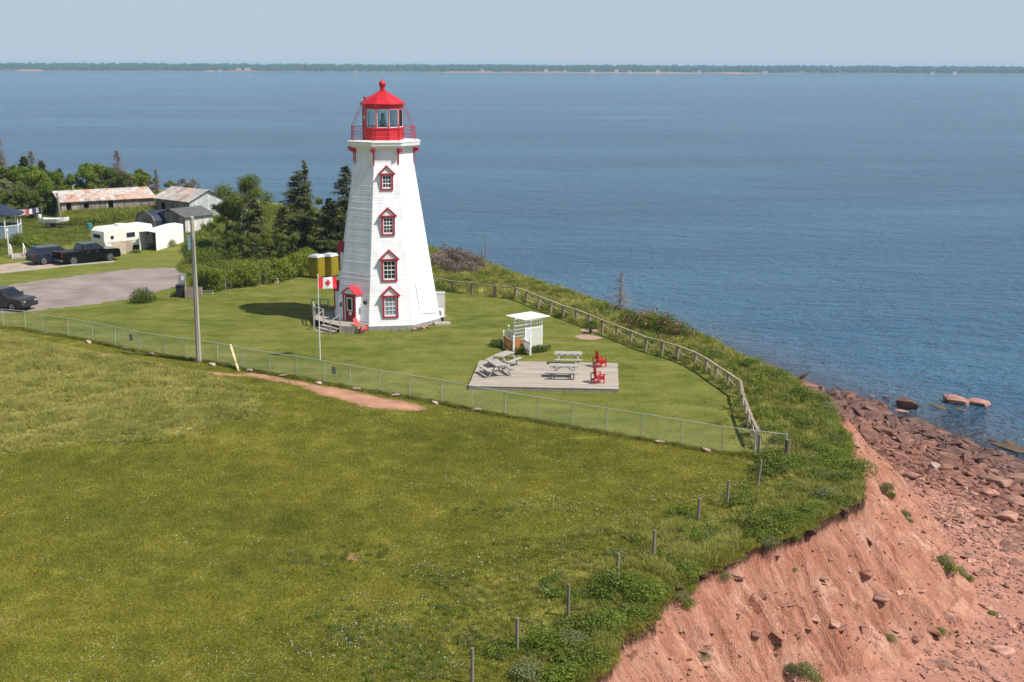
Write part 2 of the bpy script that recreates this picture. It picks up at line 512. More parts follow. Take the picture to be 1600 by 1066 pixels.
def att(nt, k):
    a = nt.nodes.new('ShaderNodeAttribute'); a.attribute_name = k; return a.outputs['Fac']
mCliff, nt, b = newmat('red_cliff_soil')
P = geo_pos(nt)
n1 = noise(nt, P, 0.5, 5, 0.65); n2 = noise(nt, geo_pos(nt, (1, 1, 0.35)), 3.5, 5, 0.7); n3 = noise(nt, P, 14, 4, 0.7)
c = ramp(nt, n1, [(0.3, (0.32, 0.135, 0.085)), (0.48, (0.46, 0.225, 0.15)), (0.66, (0.58, 0.345, 0.25))])
sk = nt.nodes.new('ShaderNodeAttribute'); sk.attribute_name = 'streak'
c = mixc(nt, ramp(nt, n2, [(0.35, 0.40), (0.55, 0.0)]), c, (0.30, 0.115, 0.07))
c = mixc(nt, ramp(nt, mth(nt, 'ADD', sk.outputs['Fac'], mth(nt, 'MULTIPLY', mth(nt, 'SUBTRACT', n3, 0.5), 0.5)), [(0.42, 0.0), (0.75, 0.5)]), c, (0.27, 0.11, 0.07))
c = mixc(nt, 1.0, c, ramp(nt, n3, [(0.3, 0.78), (0.7, 1.16)]), 'MULTIPLY')
z = nt.nodes.new('ShaderNodeSeparateXYZ'); nt.links.new(P, z.inputs[0])
zz = mth(nt, 'ADD', z.outputs[2], mth(nt, 'MULTIPLY', mth(nt, 'SUBTRACT', n2, 0.5), 0.6))
c = mixc(nt, ramp(nt, mth(nt, 'ADD', zz, 1.0), [(0.36, 0.0), (0.58, 0.95)]), c, (0.060, 0.034, 0.020))
nt.links.new(c, b.inputs['Base Color']); b.inputs['Roughness'].default_value = 0.95; b.inputs['Specular IOR Level'].default_value = 0.15
cx = nt.nodes.new('ShaderNodeCombineXYZ'); aa = att(nt, 'along'); dn = att(nt, 'down')
nt.links.new(mth(nt, 'ADD', mth(nt, 'ADD', aa, mth(nt, 'MULTIPLY', dn, 0.22)), mth(nt, 'MULTIPLY', n1, 0.9)), cx.inputs[0]); nt.links.new(mth(nt, 'MULTIPLY', dn, 0.16), cx.inputs[1])
rl = noise(nt, cx.outputs[0], 3.6, 4, 0.7); rl2 = noise(nt, cx.outputs[0], 9.0, 3, 0.7)
rv = mth(nt, 'ABSOLUTE', mth(nt, 'SUBTRACT', rl, 0.5)); rv = ramp(nt, rv, [(0.0, 0.0), (0.07, 1.0)])
bump(nt, b, mth(nt, 'ADD', mth(nt, 'ADD', mth(nt, 'MULTIPLY', n2, 0.7), mth(nt, 'MULTIPLY', n3, 0.5)), mth(nt, 'ADD', mth(nt, 'MULTIPLY', rv, 0.55), mth(nt, 'MULTIPLY', rl2, 0.9))), 0.8, 0.11)

mBeach, nt, b = newmat('red_beach_sand')
P = geo_pos(nt)
n1 = noise(nt, P, 0.6, 5, 0.65); n3 = noise(nt, P, 8, 5, 0.75)
c = ramp(nt, n1, [(0.3, (0.33, 0.14, 0.09)), (0.6, (0.46, 0.215, 0.145)), (0.8, (0.52, 0.28, 0.2))])
c = mixc(nt, 1.0, c, ramp(nt, n3, [(0.3, 0.7), (0.7, 1.15)]), 'MULTIPLY')
z = nt.nodes.new('ShaderNodeSeparateXYZ'); nt.links.new(P, z.inputs[0])
wet = ramp(nt, mth(nt, 'MULTIPLY', mth(nt, 'ADD', z.outputs[2], 7.3), 0.7), [(0.1, 1.0), (0.75, 0.0)])
c = mixc(nt, mth(nt, 'MULTIPLY', wet, 0.65), c, (0.10, 0.055, 0.042))
nt.links.new(c, b.inputs['Base Color']); b.inputs['Roughness'].default_value = 0.85
bump(nt, b, n3, 0.9, 0.08)

def axis(*segs):
    out = []
    for a, b_, st in segs:
        out += list(np.arange(a, b_, st))
    return np.array(out + [segs[-1][1]])
xs = axis((-300, -90, 6), (-90, -30, 1.5), (-30, -1.5, 0.6), (-1.5, 24, 0.095), (24, 44, 0.3), (44, 80, 3))
ys = axis((-60, 34, 2), (34, 74, 0.10), (74, 76, 0.2), (76, 110, 0.4), (110, 240, 1.4), (240, 262, 6))
XX, YY = np.meshgrid(xs, ys)
ZZ, DD, SS, LL, CC, GG = terrain(XX, YY, True)
nx, ny = len(xs), len(ys)
idx = np.arange(nx * ny).reshape(ny, nx)
FQ = np.stack([idx[:-1, :-1], idx[:-1, 1:], idx[1:, 1:], idx[1:, :-1]], -1).reshape(-1, 4)
VV = np.stack([XX, YY, ZZ], -1).reshape(-1, 3)
lawn = in_poly(LAWN, XX, YY).astype(float).ravel()
dl, _, il = polydist(LONG, XX, YY)
dl = np.where(il, -dl, dl) + 0.8 * fbm(XX * 0.8, YY * 0.8, 3)
longa = np.clip(0.5 - dl, 0, 1).ravel()
# pale long grass also grows in a belt along the cliff top, and on the bank
belt = np.clip(1 - np.abs(DD + 3.0) / 3.2, 0, 1) * (SS < S_BANK + 6) * (DD < 0.3) * 0.7
longa = np.maximum(longa, (belt * np.clip(0.6 + 1.4 * fbm(XX * 0.5, YY * 0.5, 3), 0, 1)).ravel())
banka = ((DD > 0) & (SS > S_BANK)).astype(float).ravel()
fc = np.round(CC.ravel()[FQ].mean(1)).astype(int)
fc = np.where(CC.ravel()[FQ].max(1) == 1, 1, fc)
fz = VV[:, 2][FQ].max(1)
keep = (fz > SEA - 2.15)
attrs = {'lawn': lawn, 'long': longa, 'bank': banka}
def submesh(name, sel, mat_, at=None, smooth=True):
    f = FQ[sel]; u, inv = np.unique(f, return_inverse=True)
    me = fast_mesh(name, VV[u], inv.reshape(f.shape), [mat_], smooth, {k: v[u] for k, v in (at or {}).items()})
    return tag(link(name, me), kind='structure')
submesh('ground', keep & (fc == 0), mGround, attrs)
submesh('cliff', keep & (fc == 1), mCliff, {'streak': GG.ravel(), 'along': SS.ravel(), 'down': DD.ravel()})
submesh('beach', keep & (fc == 2), mBeach)

# ================================================================ SEA
mSea, nt, b = newmat('sea_water')
P = geo_pos(nt)
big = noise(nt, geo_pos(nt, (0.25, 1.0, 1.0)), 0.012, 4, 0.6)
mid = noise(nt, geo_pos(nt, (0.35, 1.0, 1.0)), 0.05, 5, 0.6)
c = ramp(nt, mth(nt, 'ADD', mth(nt, 'MULTIPLY', big, 0.6), mth(nt, 'MULTIPLY', mid, 0.4)), [(0.35, (0.010, 0.067, 0.140)), (0.5, (0.018, 0.102, 0.196)), (0.65, (0.042, 0.160, 0.262))])  # mild light and dark of the waves painted into the water's base colour
sh = att(nt, 'shore')
c = mixc(nt, ramp(nt, mth(nt, 'ADD', sh, mth(nt, 'MULTIPLY', mth(nt, 'SUBTRACT', mid, 0.5), 0.5)), [(0.0, 0.7), (0.2, 0.3), (0.5, 0.0)]), c, (0.17, 0.175, 0.205))
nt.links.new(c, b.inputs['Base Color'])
b.inputs['Roughness'].default_value = 0.1
b.inputs['Specular IOR Level'].default_value = 0.31
b.inputs['IOR'].default_value = 1.333
w1 = noise(nt, geo_pos(nt, (0.8, 1.0, 1.0)), 3.0, 2, 0.6, 0.2)
w2 = noise(nt, geo_pos(nt, (0.62, 1.0, 1.0)), 1.0, 4, 0.72, 0.3)
w3 = noise(nt, geo_pos(nt, (0.5, 1.0, 1.0)), 0.22, 5, 0.75, 0.2)
w4 = noise(nt, geo_pos(nt, (0.4, 1.0, 1.0)), 0.04, 5, 0.75)
hh = mth(nt, 'ADD', mth(nt, 'ADD', mth(nt, 'MULTIPLY', w1, 0.16), mth(nt, 'MULTIPLY', w2, 1.9)), mth(nt, 'ADD', mth(nt, 'MULTIPLY', w3, 3.4), mth(nt, 'MULTIPLY', w4, 6.5)))
bump(nt, b, hh, 1.0, 1.0)
tr = nt.nodes.new('ShaderNodeBsdfTransparent'); tr.inputs[0].default_value = (0.75, 0.72, 0.68, 1)
mx = nt.nodes.new('ShaderNodeMixShader')
nt.links.new(ramp(nt, sh, [(0.0, 0.7), (0.10, 0.28), (0.22, 0.0)]), mx.inputs[0])
nt.links.new(b.outputs[0], mx.inputs[1]); nt.links.new(tr.outputs[0], mx.inputs[2])
nt.links.new(mx.outputs[0], nt.nodes['Material Output'].inputs[0])
xs2 = axis((-4800, -600, 600), (-600, -120, 60), (-120, 0, 6), (0, 70, 1.0), (70, 600, 53), (600, 4800, 600))
ys2 = axis((-400, 20, 60), (20, 140, 1.2), (140, 300, 8), (300, 900, 100), (900, 5700, 800))
XW, YW = np.meshgrid(xs2, ys2)
dw, _, wi = polydist(SHORE, XW, YW)
sh = np.clip(np.where(wi, 0, dw) / 26.0, 0, 1)
idw = np.arange(XW.size).reshape(XW.shape)
FW = np.stack([idw[:-1, :-1], idw[:-1, 1:], idw[1:, 1:], idw[1:, :-1]], -1).reshape(-1, 4)
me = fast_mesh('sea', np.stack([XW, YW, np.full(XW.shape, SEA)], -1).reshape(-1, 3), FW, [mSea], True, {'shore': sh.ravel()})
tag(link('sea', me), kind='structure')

# ================================================================ FAR SHORE, four kilometres off
FY = 3960.0
mFar = M('far_land_grass', (0.07, 0.10, 0.035), 0.95, 0.3, 0.004)
mBluff = M('far_red_bluff', (0.34, 0.16, 0.115), 0.95, 0.3, 0.01)
mWood = leafmat('far_wood_leaves', (0.016, 0.032, 0.014), (0.03, 0.052, 0.02), (0.05, 0.075, 0.03), 0.0, 0.9, 0.006)
fx = np.arange(-3200, 3201, 16.0)
def bl(x):
    p = (x * 2000 / FY) + 800
    r = ((p > 38) & (p < 74)) * 6.0 + ((p > 328) & (p < 345)) * 6 + ((p > 358) & (p < 405)) * 6 + ((p > 700) & (p < 1195)) * np.clip(3.5 + 5 * pn(p * 0.05, 3.3), 1, 6.5)
    return np.clip(r * 0.7 + 1.0 + pn(x * 0.01, 7.7), 0.6, 6)
off = 40 * pn(fx * 0.002, 1.5)
prof = [(0, SEA - 1, 0), (4, SEA, 1), (9, SEA, 2), (60, SEA + 3, 2), (330, 1, 2), (700, 8, 2), (1500, 9, 2)]
rows = []
for j, (dy, z0, k) in enumerate(prof):
    zz = np.full(fx.shape, z0, float)
    if j == 1: zz = np.full(fx.shape, SEA + 0.2)
    if j == 2: zz = SEA + bl(fx)
    if j == 3: zz = SEA + bl(fx) + 1.5
    if j > 3: zz = z0 + 2.5 * pn(fx * 0.0016, j * 3.1) * (j > 3)
    rows.append(np.stack([fx, FY + off + dy, zz], -1))
V = np.concatenate(rows); m_ = len(fx)
Fs, mi = [], []
for j in range(len(prof) - 1):
    a = j * m_ + np.arange(m_ - 1)
    Fs.append(np.stack([a, a + 1, a + 1 + m_, a + m_], -1)); mi += [0 if j < 2 else 1] * (m_ - 1)
me = fast_mesh('far_shore', V, np.concatenate(Fs), [mBluff, mFar], False, None, mi)
tag(link('far_shore', me), kind='structure')
# the wood on it: crowns of eight sides, uneven
NT = 9000
tx = rng.uniform(-3100, 3100, NT); ty = rng.power(1.0, NT) * 760 + 14
gap = fbm(tx * 0.004, ty * 0.004 + 5, 3)
k_ = (gap > -0.42) | (ty > 200)
tx, ty = tx[k_], ty[k_]; n_ = len(tx)
gz = np.interp(ty, [p[0] for p in prof], [0, -6, -4, -3, 1, 8, 9])
hh_ = rng.uniform(5.0, 12.5, n_) * (1 + 0.25 * pn(tx * 0.01, ty * 0.01)); rr = rng.uniform(4, 9, n_)
ang = np.arange(7) * 2 * np.pi / 7
lv = [(0.9, 0.15), (1.0, 0.45), (0.62, 0.8), (0.05, 1.0)]
V = []
for fr, fh in lv:
    rj = rr[:, None] * fr * rng.uniform(0.75, 1.25, (n_, 7))
    V.append(np.stack([tx[:, None] + rj * np.cos(ang), FY + 40 * pn(tx * 0.002, 1.5)[:, None] + ty[:, None] + rj * np.sin(ang), np.repeat((gz + hh_ * fh)[:, None], 7, 1)], -1))
V = np.stack(V, 1)  # n,4,7,3
base = (np.arange(n_) * 28)[:, None, None]
q = []
for j in range(3):
    a = j * 7 + np.arange(7); b2 = j * 7 + (np.arange(7) + 1) % 7
    q.append(np.stack([a, b2, b2 + 7, a + 7], -1))
q = np.concatenate(q)[None] + base
me = fast_mesh('far_wood', V.reshape(-1, 3), q.reshape(-1, 4), [mWood], False, {'v': np.repeat(rng.uniform(0, 1, n_), 28)})
tag(link('far_wood', me), 'low dark wood along the whole far shore under the sky', 'wood', kind='stuff')
mHW = M('far_house_white', (0.6, 0.6, 0.58), 0.7, 0.05)
mHR = M('far_house_roof', (0.20, 0.17, 0.16), 0.8, 0.1)
far_h = [(350,106.5,9),(379,108,13),(393,108.5,15),(559,109,10),(753,107,10),(851,111.5,12),(880,111.5,10),(922,110.5,11),(959,108.5,12),(979,109.5,12),(1022,111,10),(1086,109,10),(1186,112.5,14),(1442,113,9),(1476,113.5,11)]
far_words = ['leftmost of the far houses, above a red bluff left of the lighthouse', 'first of two close far houses left of the lighthouse', 'wider white house of the close pair left of the lighthouse', 'far white house just left of the lighthouse top', 'first far house right of the lighthouse', 'wide white far house right of the lighthouse', 'low far house beside the wide white one', 'far house above the red bluff, upper middle', 'one of two neighbouring far houses, the left one', 'one of two neighbouring far houses, the right one', 'far house standing alone past the neighbouring two', 'far house set among trees over the long bluff', 'largest far house, at the right end of the red bluff', 'left of the two last far houses at the right edge', 'right of the two last far houses at the right edge']
for i, (px, py, w_) in enumerate(far_h):
    x = (px - 800) / 2000 * FY
    y0 = FY + 40 * float(pn(np.array(x * 0.002), np.array(1.5))) + 9
    t = empty('far_house', (x, y0, SEA + float(bl(np.array([x]))[0]) - 0.5), 0, far_words[i], 'house', 'white houses on the far shore')
    mb = MB(); mb.box(-w_ / 2, w_ / 2, 0, 8, 0, 4.2 + (i % 3)); mb.build('wall', mHW, t)
    hh0 = 4.2 + (i % 3)
    mb = MB(); mb.add([(-w_/2-.4,-.4,hh0), (w_/2+.4,-.4,hh0), (w_/2+.4,8.4,hh0), (-w_/2-.4,8.4,hh0), (-w_/2-.4,4,hh0+2.6), (w_/2+.4,4,hh0+2.6)], [(0,1,5,4),(2,3,4,5),(0,4,3),(1,2,5),(0,3,2,1)])
    mb.build('roof', mHR, t)

# ---- the air over the strait
hzmb = MB(); hzmb.box(-5200, 5200, -700, 6200, SEA - 3.4, 23.0)
mHaze = bpy.data.materials.new('sea_air'); mHaze.use_nodes = True; nt = mHaze.node_tree
nt.nodes.remove(nt.nodes['Principled BSDF'])
pv = nt.nodes.new('ShaderNodeVolumePrincipled'); pv.inputs['Color'].default_value = (0.50, 0.78, 1.0, 1); pv.inputs['Density'].default_value = 0.00013
nt.links.new(pv.outputs[0], nt.nodes['Material Output'].inputs['Volume'])
tag(hzmb.build('haze', mHaze), 'pale blue summer haze lying over the water', 'haze', kind='stuff')
# ================================================================ LIGHTHOUSE
mWhite = M('white_shingle_paint', (0.82, 0.825, 0.83), 0.75, 0.10, 1.6, 0.6, 9, stretch=(1, 1, 0.5))
mTrimW = M('white_trim_paint', (0.82, 0.82, 0.81), 0.5, 0.04, 2)
mRed = M('red_paint', (0.50, 0.012, 0.022), 0.42, 0.12, 2.0)
mRedTrim = M('weathered_red_trim', (0.40, 0.02, 0.045), 0.6, 0.15, 4)
mRoofRed = M('red_roof_shingles', (0.56, 0.02, 0.03), 0.6, 0.15, 6, 0.5, 40)
mGlassDark = M('dark_window_glass', (0.02, 0.025, 0.035), 0.08, 0.3, 2)
mGlassGrey = M('curtained_window_glass', (0.30, 0.33, 0.38), 0.15, 0.25, 3)
mConc = M('grey_concrete', (0.30, 0.30, 0.30), 0.9, 0.2, 3, 0.4, 30)
mClear, nt, b = newmat('lantern_glass')
g = nt.nodes.new('ShaderNodeBsdfGlossy'); g.inputs['Roughness'].default_value = 0.03
tr = nt.nodes.new('ShaderNodeBsdfTransparent'); tr.inputs[0].default_value = (0.86, 0.93, 0.92, 1)
fr = nd(nt, 'ShaderNodeFresnel', IOR=1.45); mx = nt.nodes.new('ShaderNodeMixShader')
nt.links.new(fr.outputs[0], mx.inputs[0]); nt.links.new(tr.outputs[0], mx.inputs[1]); nt.links.new(g.outputs[0], mx.inputs[2])
nt.links.new(mx.outputs[0], nt.nodes['Material Output'].inputs[0])
mLamp = M('lamp_lens_glass', (0.45, 0.55, 0.52), 0.1, 0.2, 8)
mIron = M('dark_iron', (0.03, 0.035, 0.045), 0.5, 0.1)

RB, RT, ZT = 4.2, 2.27, 11.85          # base radius, radius under the cornice, taper top
AX = 10.4                              # azimuth of the window face, degrees from -Y towards +X
nf = Vector((math.sin(R(AX)), -math.cos(R(AX)), 0))
TW = G(611, 515) - nf * (RB * math.cos(R(22.5)))
TW.z = 0
LH = empty('lighthouse', TW, 0, 'tall white eight-sided shingled lighthouse with red lantern and red window frames', 'lighthouse')
def rad(z):
    return RB + (RT - RB) * min(z, ZT) / ZT
def corner(k, r, z):
    a = R(-90 + AX + 22.5 + 45 * k)
    return Vector((r * math.cos(a), r * math.sin(a), z))
mb = MB(); mb.lathe([(RB + 0.06, -0.3), (RB + 0.06, 0.28)], 8, rot=R(-90 + AX + 22.5)); mb.build('foundation', mConc, LH)
mb = MB()
mb.lathe([(rad(0.25) - 0.03, 0.25), (rad(ZT) - 0.03, ZT), (RT - 0.03, 13.0)], 8, rot=R(-90 + AX + 22.5)); mb.build('wall', mWhite, LH)
mb = MB(); z = 0.28; pitch = 0.165
while z < 12.95:
    z1 = min(z + pitch, 13.0)
    jig = random.uniform(-0.004, 0.004)
    for k in range(8):
        a, b_ = corner(k - 1, rad(z) + 0.019 + jig, z), corner(k, rad(z) + 0.019 + jig, z)
        c_, d_ = corner(k, rad(z1) + 0.002, z1), corner(k - 1, rad(z1) + 0.002, z1)
        a2, b2 = corner(k - 1, rad(z) - 0.01, z), corner(k, rad(z) - 0.01, z)
        mb.add([a, b_, c_, d_], [(0, 1, 2, 3)]); mb.add([a2, b2, b_, a], [(0, 1, 2, 3)])
    z = z1
tag(mb.build('shingle_siding', mWhite, LH, fix=False), kind='stuff')

def face_frame(k, z, off=0.0):
    """matrix at the middle of face k at height z: x along the face, y outwards, z up"""
    az = R(-90 + AX + 45 * k)
    n = Vector((math.cos(az), math.sin(az), 0)); t = Vector((-n.y, n.x, 0))
    o = n * (rad(z) * math.cos(R(22.5)) + off); o.z = z
    return Matrix(((t.x, n.x, 0, o.x), (t.y, n.y, 0, o.y), (0, 0, 1, o.z), (0, 0, 0, 1)))
def window(k, zb, w, h, rows, glass, gable=0.42):
    """a plumb dormered sash on a leaning wall: red casing, white sash, panes, pediment with red rakes"""
    Mx = face_frame(k, zb)
    slope = (RB - RT) / ZT * math.cos(R(22.5))
    f0 = 0.11
    mb = MB(); c = 0.13
    back0 = -slope * (h + gable) - 0.05; back = f0 - .05
    mb.box(-w/2, -w/2 + c, back, f0, 0, h, M=Mx); mb.box(w/2 - c, w/2, back, f0, 0, h, M=Mx)
    mb.box(-w/2 + c, w/2 - c, back, f0, h - c, h, M=Mx); mb.box(-w/2 + c, w/2 - c, back, f0, 0, c * 0.8, M=Mx)
    win = mb.build('window', mRedTrim, LH)
    back = back0; mb = MB(); mb.box(-w/2 + .01, -w/2 + c - .01, back, f0 - .052, .01, h - .01, M=Mx); mb.box(w/2 - c + .01, w/2 - .01, back, f0 - .052, .01, h - .01, M=Mx); mb.box(-w/2 + c, w/2 - c, back, f0 - .13, .01, .08, M=Mx)
    mb.build('window_box', mTrimW, win)
    mb = MB(); y = f0 - 0.06; x0, x1, z0, z1 = -w/2 + c, w/2 - c, c * 0.8, h - c; s = 0.055
    mb.box(x0, x0 + s, y - .03, y, z0, z1, M=Mx); mb.box(x1 - s, x1, y - .03, y, z0, z1, M=Mx)
    mb.box(x0 + s, x1 - s, y - .03, y, z0, z0 + 0.11, M=Mx); mb.box(x0 + s, x1 - s, y - .03, y, z1 - s, z1, M=Mx)
    for i in (1, 2):
        xx = x0 + s + (x1 - x0 - 2 * s) * i / 3; mb.box(xx - .016, xx + .016, y - .025, y - .004, z0 + .11, z1 - s, M=Mx)
    for i in range(1, rows):
        zz = z0 + .11 + (z1 - s - z0 - .11) * i / rows; t_ = 0.034 if i == rows // 2 else 0.016
        mb.box(x0 + s, x1 - s, y - .022, y - .001, zz - t_, zz + t_, M=Mx)
    mb.build('sash', mTrimW, win)
    mb = MB(); mb.box(x0, x1, y - .05, y - .035, z0, z1, M=Mx); mb.build('pane', glass, win)
    mb = MB(); zt = h; ov = 0.0
    g = [(-w/2, zt), (w/2, zt), (0, zt + gable)]
    mb.add([Mx @ Vector((x, yy, zz)) for yy in (back, f0 - .03) for x, zz in g], [(0, 2, 1), (3, 4, 5), (0, 1, 4, 3), (1, 2, 5, 4), (2, 0, 3, 5)]); mb.build('pediment', mTrimW, win)
    mb = MB()
    for sx in (-1, 1):
        a = Vector((sx * (w/2 + .12), 0, zt - .07)); b_ = Vector((0, 0, zt + gable + .04))
        n_ = Vector((-(b_ - a).z, 0, (b_ - a).x)).normalized() * 0.07
        if n_.z < 0: n_ = -n_
        P = [Mx @ Vector((p.x, yy, p.z)) for yy in (back, f0 + 0.07) for p in (a, b_, b_ + Vector((0, 0, .085)), a + n_)]
        mb.add(P, [(0, 1, 2, 3), (4, 7, 6, 5), (0, 4, 5, 1), (1, 5, 6, 2), (2, 6, 7, 3), (3, 7, 4, 0)])
    mb.box(-w/2 - .06, w/2 + .06, f0 - .02, f0 + .05, zt - .07, zt + .02, M=Mx)
    mb.build('pediment_trim', mRedTrim, win)
window(0, 9.93, 0.92, 1.18, 3, mGlassDark, 0.46)
window(0, 6.72, 0.98, 1.42, 4, mGlassDark, 0.48)
window(0, 3.45, 1.15, 1.62, 4, mGlassDark, 0.56)
window(0, 0.85, 1.15, 1.62, 4, mGlassGrey, 0.56)
window(-2, 3.85, 1.1, 1.5, 4, mGlassDark, 0.5)
window(-2, 0.95, 1.1, 1.5, 4, mGlassDark, 0.5)
# door in its gabled porch, on the face left of the windows
Mx = face_frame(-1, 0.52)
slope = (RB - RT) / ZT * math.cos(R(22.5)); yf = 0.30
mb = MB(); mb.box(-.64, .64, -1.0, yf, 0, 2.02, M=Mx)
g3 = [(-.64, 2.02), (.64, 2.02), (0, 2.46)]
mb.add([Mx @ Vector((x, yy, zz)) for yy in (-1.0, yf) for x, zz in g3], [(0, 2, 1), (3, 4, 5), (0, 1, 4, 3), (1, 2, 5, 4), (2, 0, 3, 5)])
porch = mb.build('entrance_porch', mTrimW, LH)
mb = MB()
for sx in (-1, 1):
    P = [Mx @ Vector(p) for p in ((sx * .76, -1.0, 1.95), (0, -1.0, 2.48), (0, -1.0, 2.55), (sx * .76, -1.0, 2.02), (sx * .76, yf + .12, 1.95), (0, yf + .12, 2.48), (0, yf + .12, 2.55), (sx * .76, yf + .12, 2.02))]
    mb.add(P, [(0, 1, 2, 3), (4, 7, 6, 5), (0, 4, 5, 1), (2, 6, 7, 3), (3, 7, 4, 0)])
mb.build('porch_roof', mRoofRed, porch)
mb = MB(); mb.box(-.60, -.46, yf, yf + .05, 0, 2.0, M=Mx); mb.box(.47, .58, yf, yf + .05, 0, 2.0, M=Mx); mb.box(-.46, .47, yf, yf + .05, 1.9, 2.0, M=Mx)
mb.build('door_frame', mRedTrim, porch)
mb = MB(); mb.box(-.46, -.38, yf + .001, yf + .03, 0, 1.9, M=Mx); mb.build('side_jamb', mTrimW, porch)
mDoor = M('dark_red_door', (0.24, 0.008, 0.02), 0.4, 0.1)
mb = MB(); mb.box(-.37, .46, yf + .002, yf + .035, 0.02, 1.89, M=Mx); door = mb.build('door', mDoor, LH)
mb = MB()
for a in ((-.2, .32, .78, .84), (-.2, .32, 1.68, 1.74), (-.2, -.14, .84, 1.68), (.26, .32, .84, 1.68)): mb.box(a[0], a[1], yf + .036, yf + .055, a[2], a[3], M=Mx)
mb.build('door_window_frame', mTrimW, door)
mb = MB(); mb.box(-.14, .26, yf + .036, yf + .044, .84, 1.68, M=Mx); mb.build('door_pane', mGlassDark, door)
mb = MB(); mb.box(-.02, .22, yf + .036, yf + .046, .45, .72, M=Mx); sg = mb.build('door_notice', M('white_notice_paper', (.75, .72, .74), .6, .02), door)
mb = MB(); mb.box(.38, .43, yf + .036, yf + .09, .95, 1.05, M=Mx); mb.build('door_handle', mIron, door)
mb = MB(); mb.box(-.035, .035, yf + .002, yf + .05, 2.16, 2.28, M=Mx); mb.build('porch_lamp', mTrimW, porch)
# round wall lamp right of the door, small box left of it
mb = MB(); mm = face_frame(-1, 1.95) @ Matrix.Translation((1.12, 0.03, 0)) @ Matrix.Rotation(R(-90), 4, 'X'); mb.lathe([(.16, 0), (.16, .1), (.1, .16)], 12, M=mm); mb.build('wall_vent', mIron, LH)
mb = MB(); mb.box(-1.25, -1.12, -.02, .12, 0, .3, M=face_frame(-1, 1.4)); mb.build('meter_box', M('grey_plastic', (.2, .2, .2)), LH)
# thin conduit over the right-hand face
def onf(k, u, z): return face_frame(k, z, 0.05) @ Vector((u, 0, 0))
mb = MB(); mb.tube([onf(1, -.75, 3.1), onf(1, -.62, .95), onf(1, 1.2, .75)], .022, 6); mb.build('conduit', M('grey_conduit', (.45, .45, .45)), LH)
# brackets under the gallery with their long red tails
mb0 = None
for k in range(8):
    az = R(-90 + AX + 22.5 + 45 * k); n = Vector((math.cos(az), math.sin(az), 0)); t = Vector((-n.y, n.x, 0))
    Mk = Matrix(((n.x, t.x, 0, 0), (n.y, t.y, 0, 0), (0, 0, 1, 0), (0, 0, 0, 1)))
    mb = MB()
    mb.box(RT - .05, RT + .42, -.11, .11, 12.62, 12.86, M=Mk)
    prof = [(RT + .015, 11.72), (RT + .07, 11.72), (RT + .07, 12.45), (RT + .16, 12.62), (RT + .015, 12.62)]
    P = [Mk @ Vector((x, yy, zz)) for yy in (-.045, .045) for x, zz in prof]
    mb.add(P, [(0, 1, 2, 3, 4), (9, 8, 7, 6, 5)] + [(i, 5 + i, 5 + (i + 1) % 5, (i + 1) % 5) for i in range(5)])
    mb.build('bracket', mRed, LH)
rt8 = R(-90 + AX + 22.5)
mb = MB(); mb.lathe([(2.33, 12.72), (2.36, 12.88), (2.58, 12.90), (2.62, 13.02), (2.76, 13.06), (2.80, 13.26), (2.84, 13.30), (2.84, 13.36), (1.2, 13.40)], 8, rot=rt8); mb.build('cornice', mTrimW, LH)
# lantern room, ten-sided
LA = rt8 - R(22.5) + R(18) + R(-6)
def lc(k, r, z):
    a = LA + R(36) * k; return Vector((r * math.cos(a), r * math.sin(a), z))
RL = 1.46
mb = MB(); mb.lathe([(RL, 13.38), (RL, 14.2), (RL + .05, 14.22), (RL + .05, 14.30)], 10, rot=LA)
for k in range(10):   # raised panel on each side
    a, b_ = lc(k, RL, 13.6), lc(k + 1, RL, 13.6); n = ((a + b_) / 2).normalized(); n.z = 0
    t = (b_ - a).normalized(); m_ = (a + b_) / 2
    for u0, u1, z0, z1 in ((-.33, .33, 13.52, 13.56), (-.33, .33, 14.04, 14.08), (-.33, -.29, 13.56, 14.04), (.29, .33, 13.56, 14.04)):
        P = [m_ + t * u + n * w_ + Vector((0, 0, zz - 13.6)) for zz in (z0, z1) for w_ in (0, .03) for u in (u0, u1)]
        mb.add(P, [(0, 2, 3, 1), (4, 5, 7, 6), (0, 1, 5, 4), (2, 6, 7, 3), (0, 4, 6, 2), (1, 3, 7, 5)])
    b0, b1 = lc(k, RL + .01, 13.4), lc(k, RL + .01, 14.2); mb.bar(b0, b1, .05, .05)
lroom = mb.build('lantern_room', mRed, LH)
mb = MB(); mb.lathe([(RL + .03, 15.62), (RL + .03, 15.95)], 10, rot=LA); mb.build('lantern_head', mRed, LH)
solid = 7
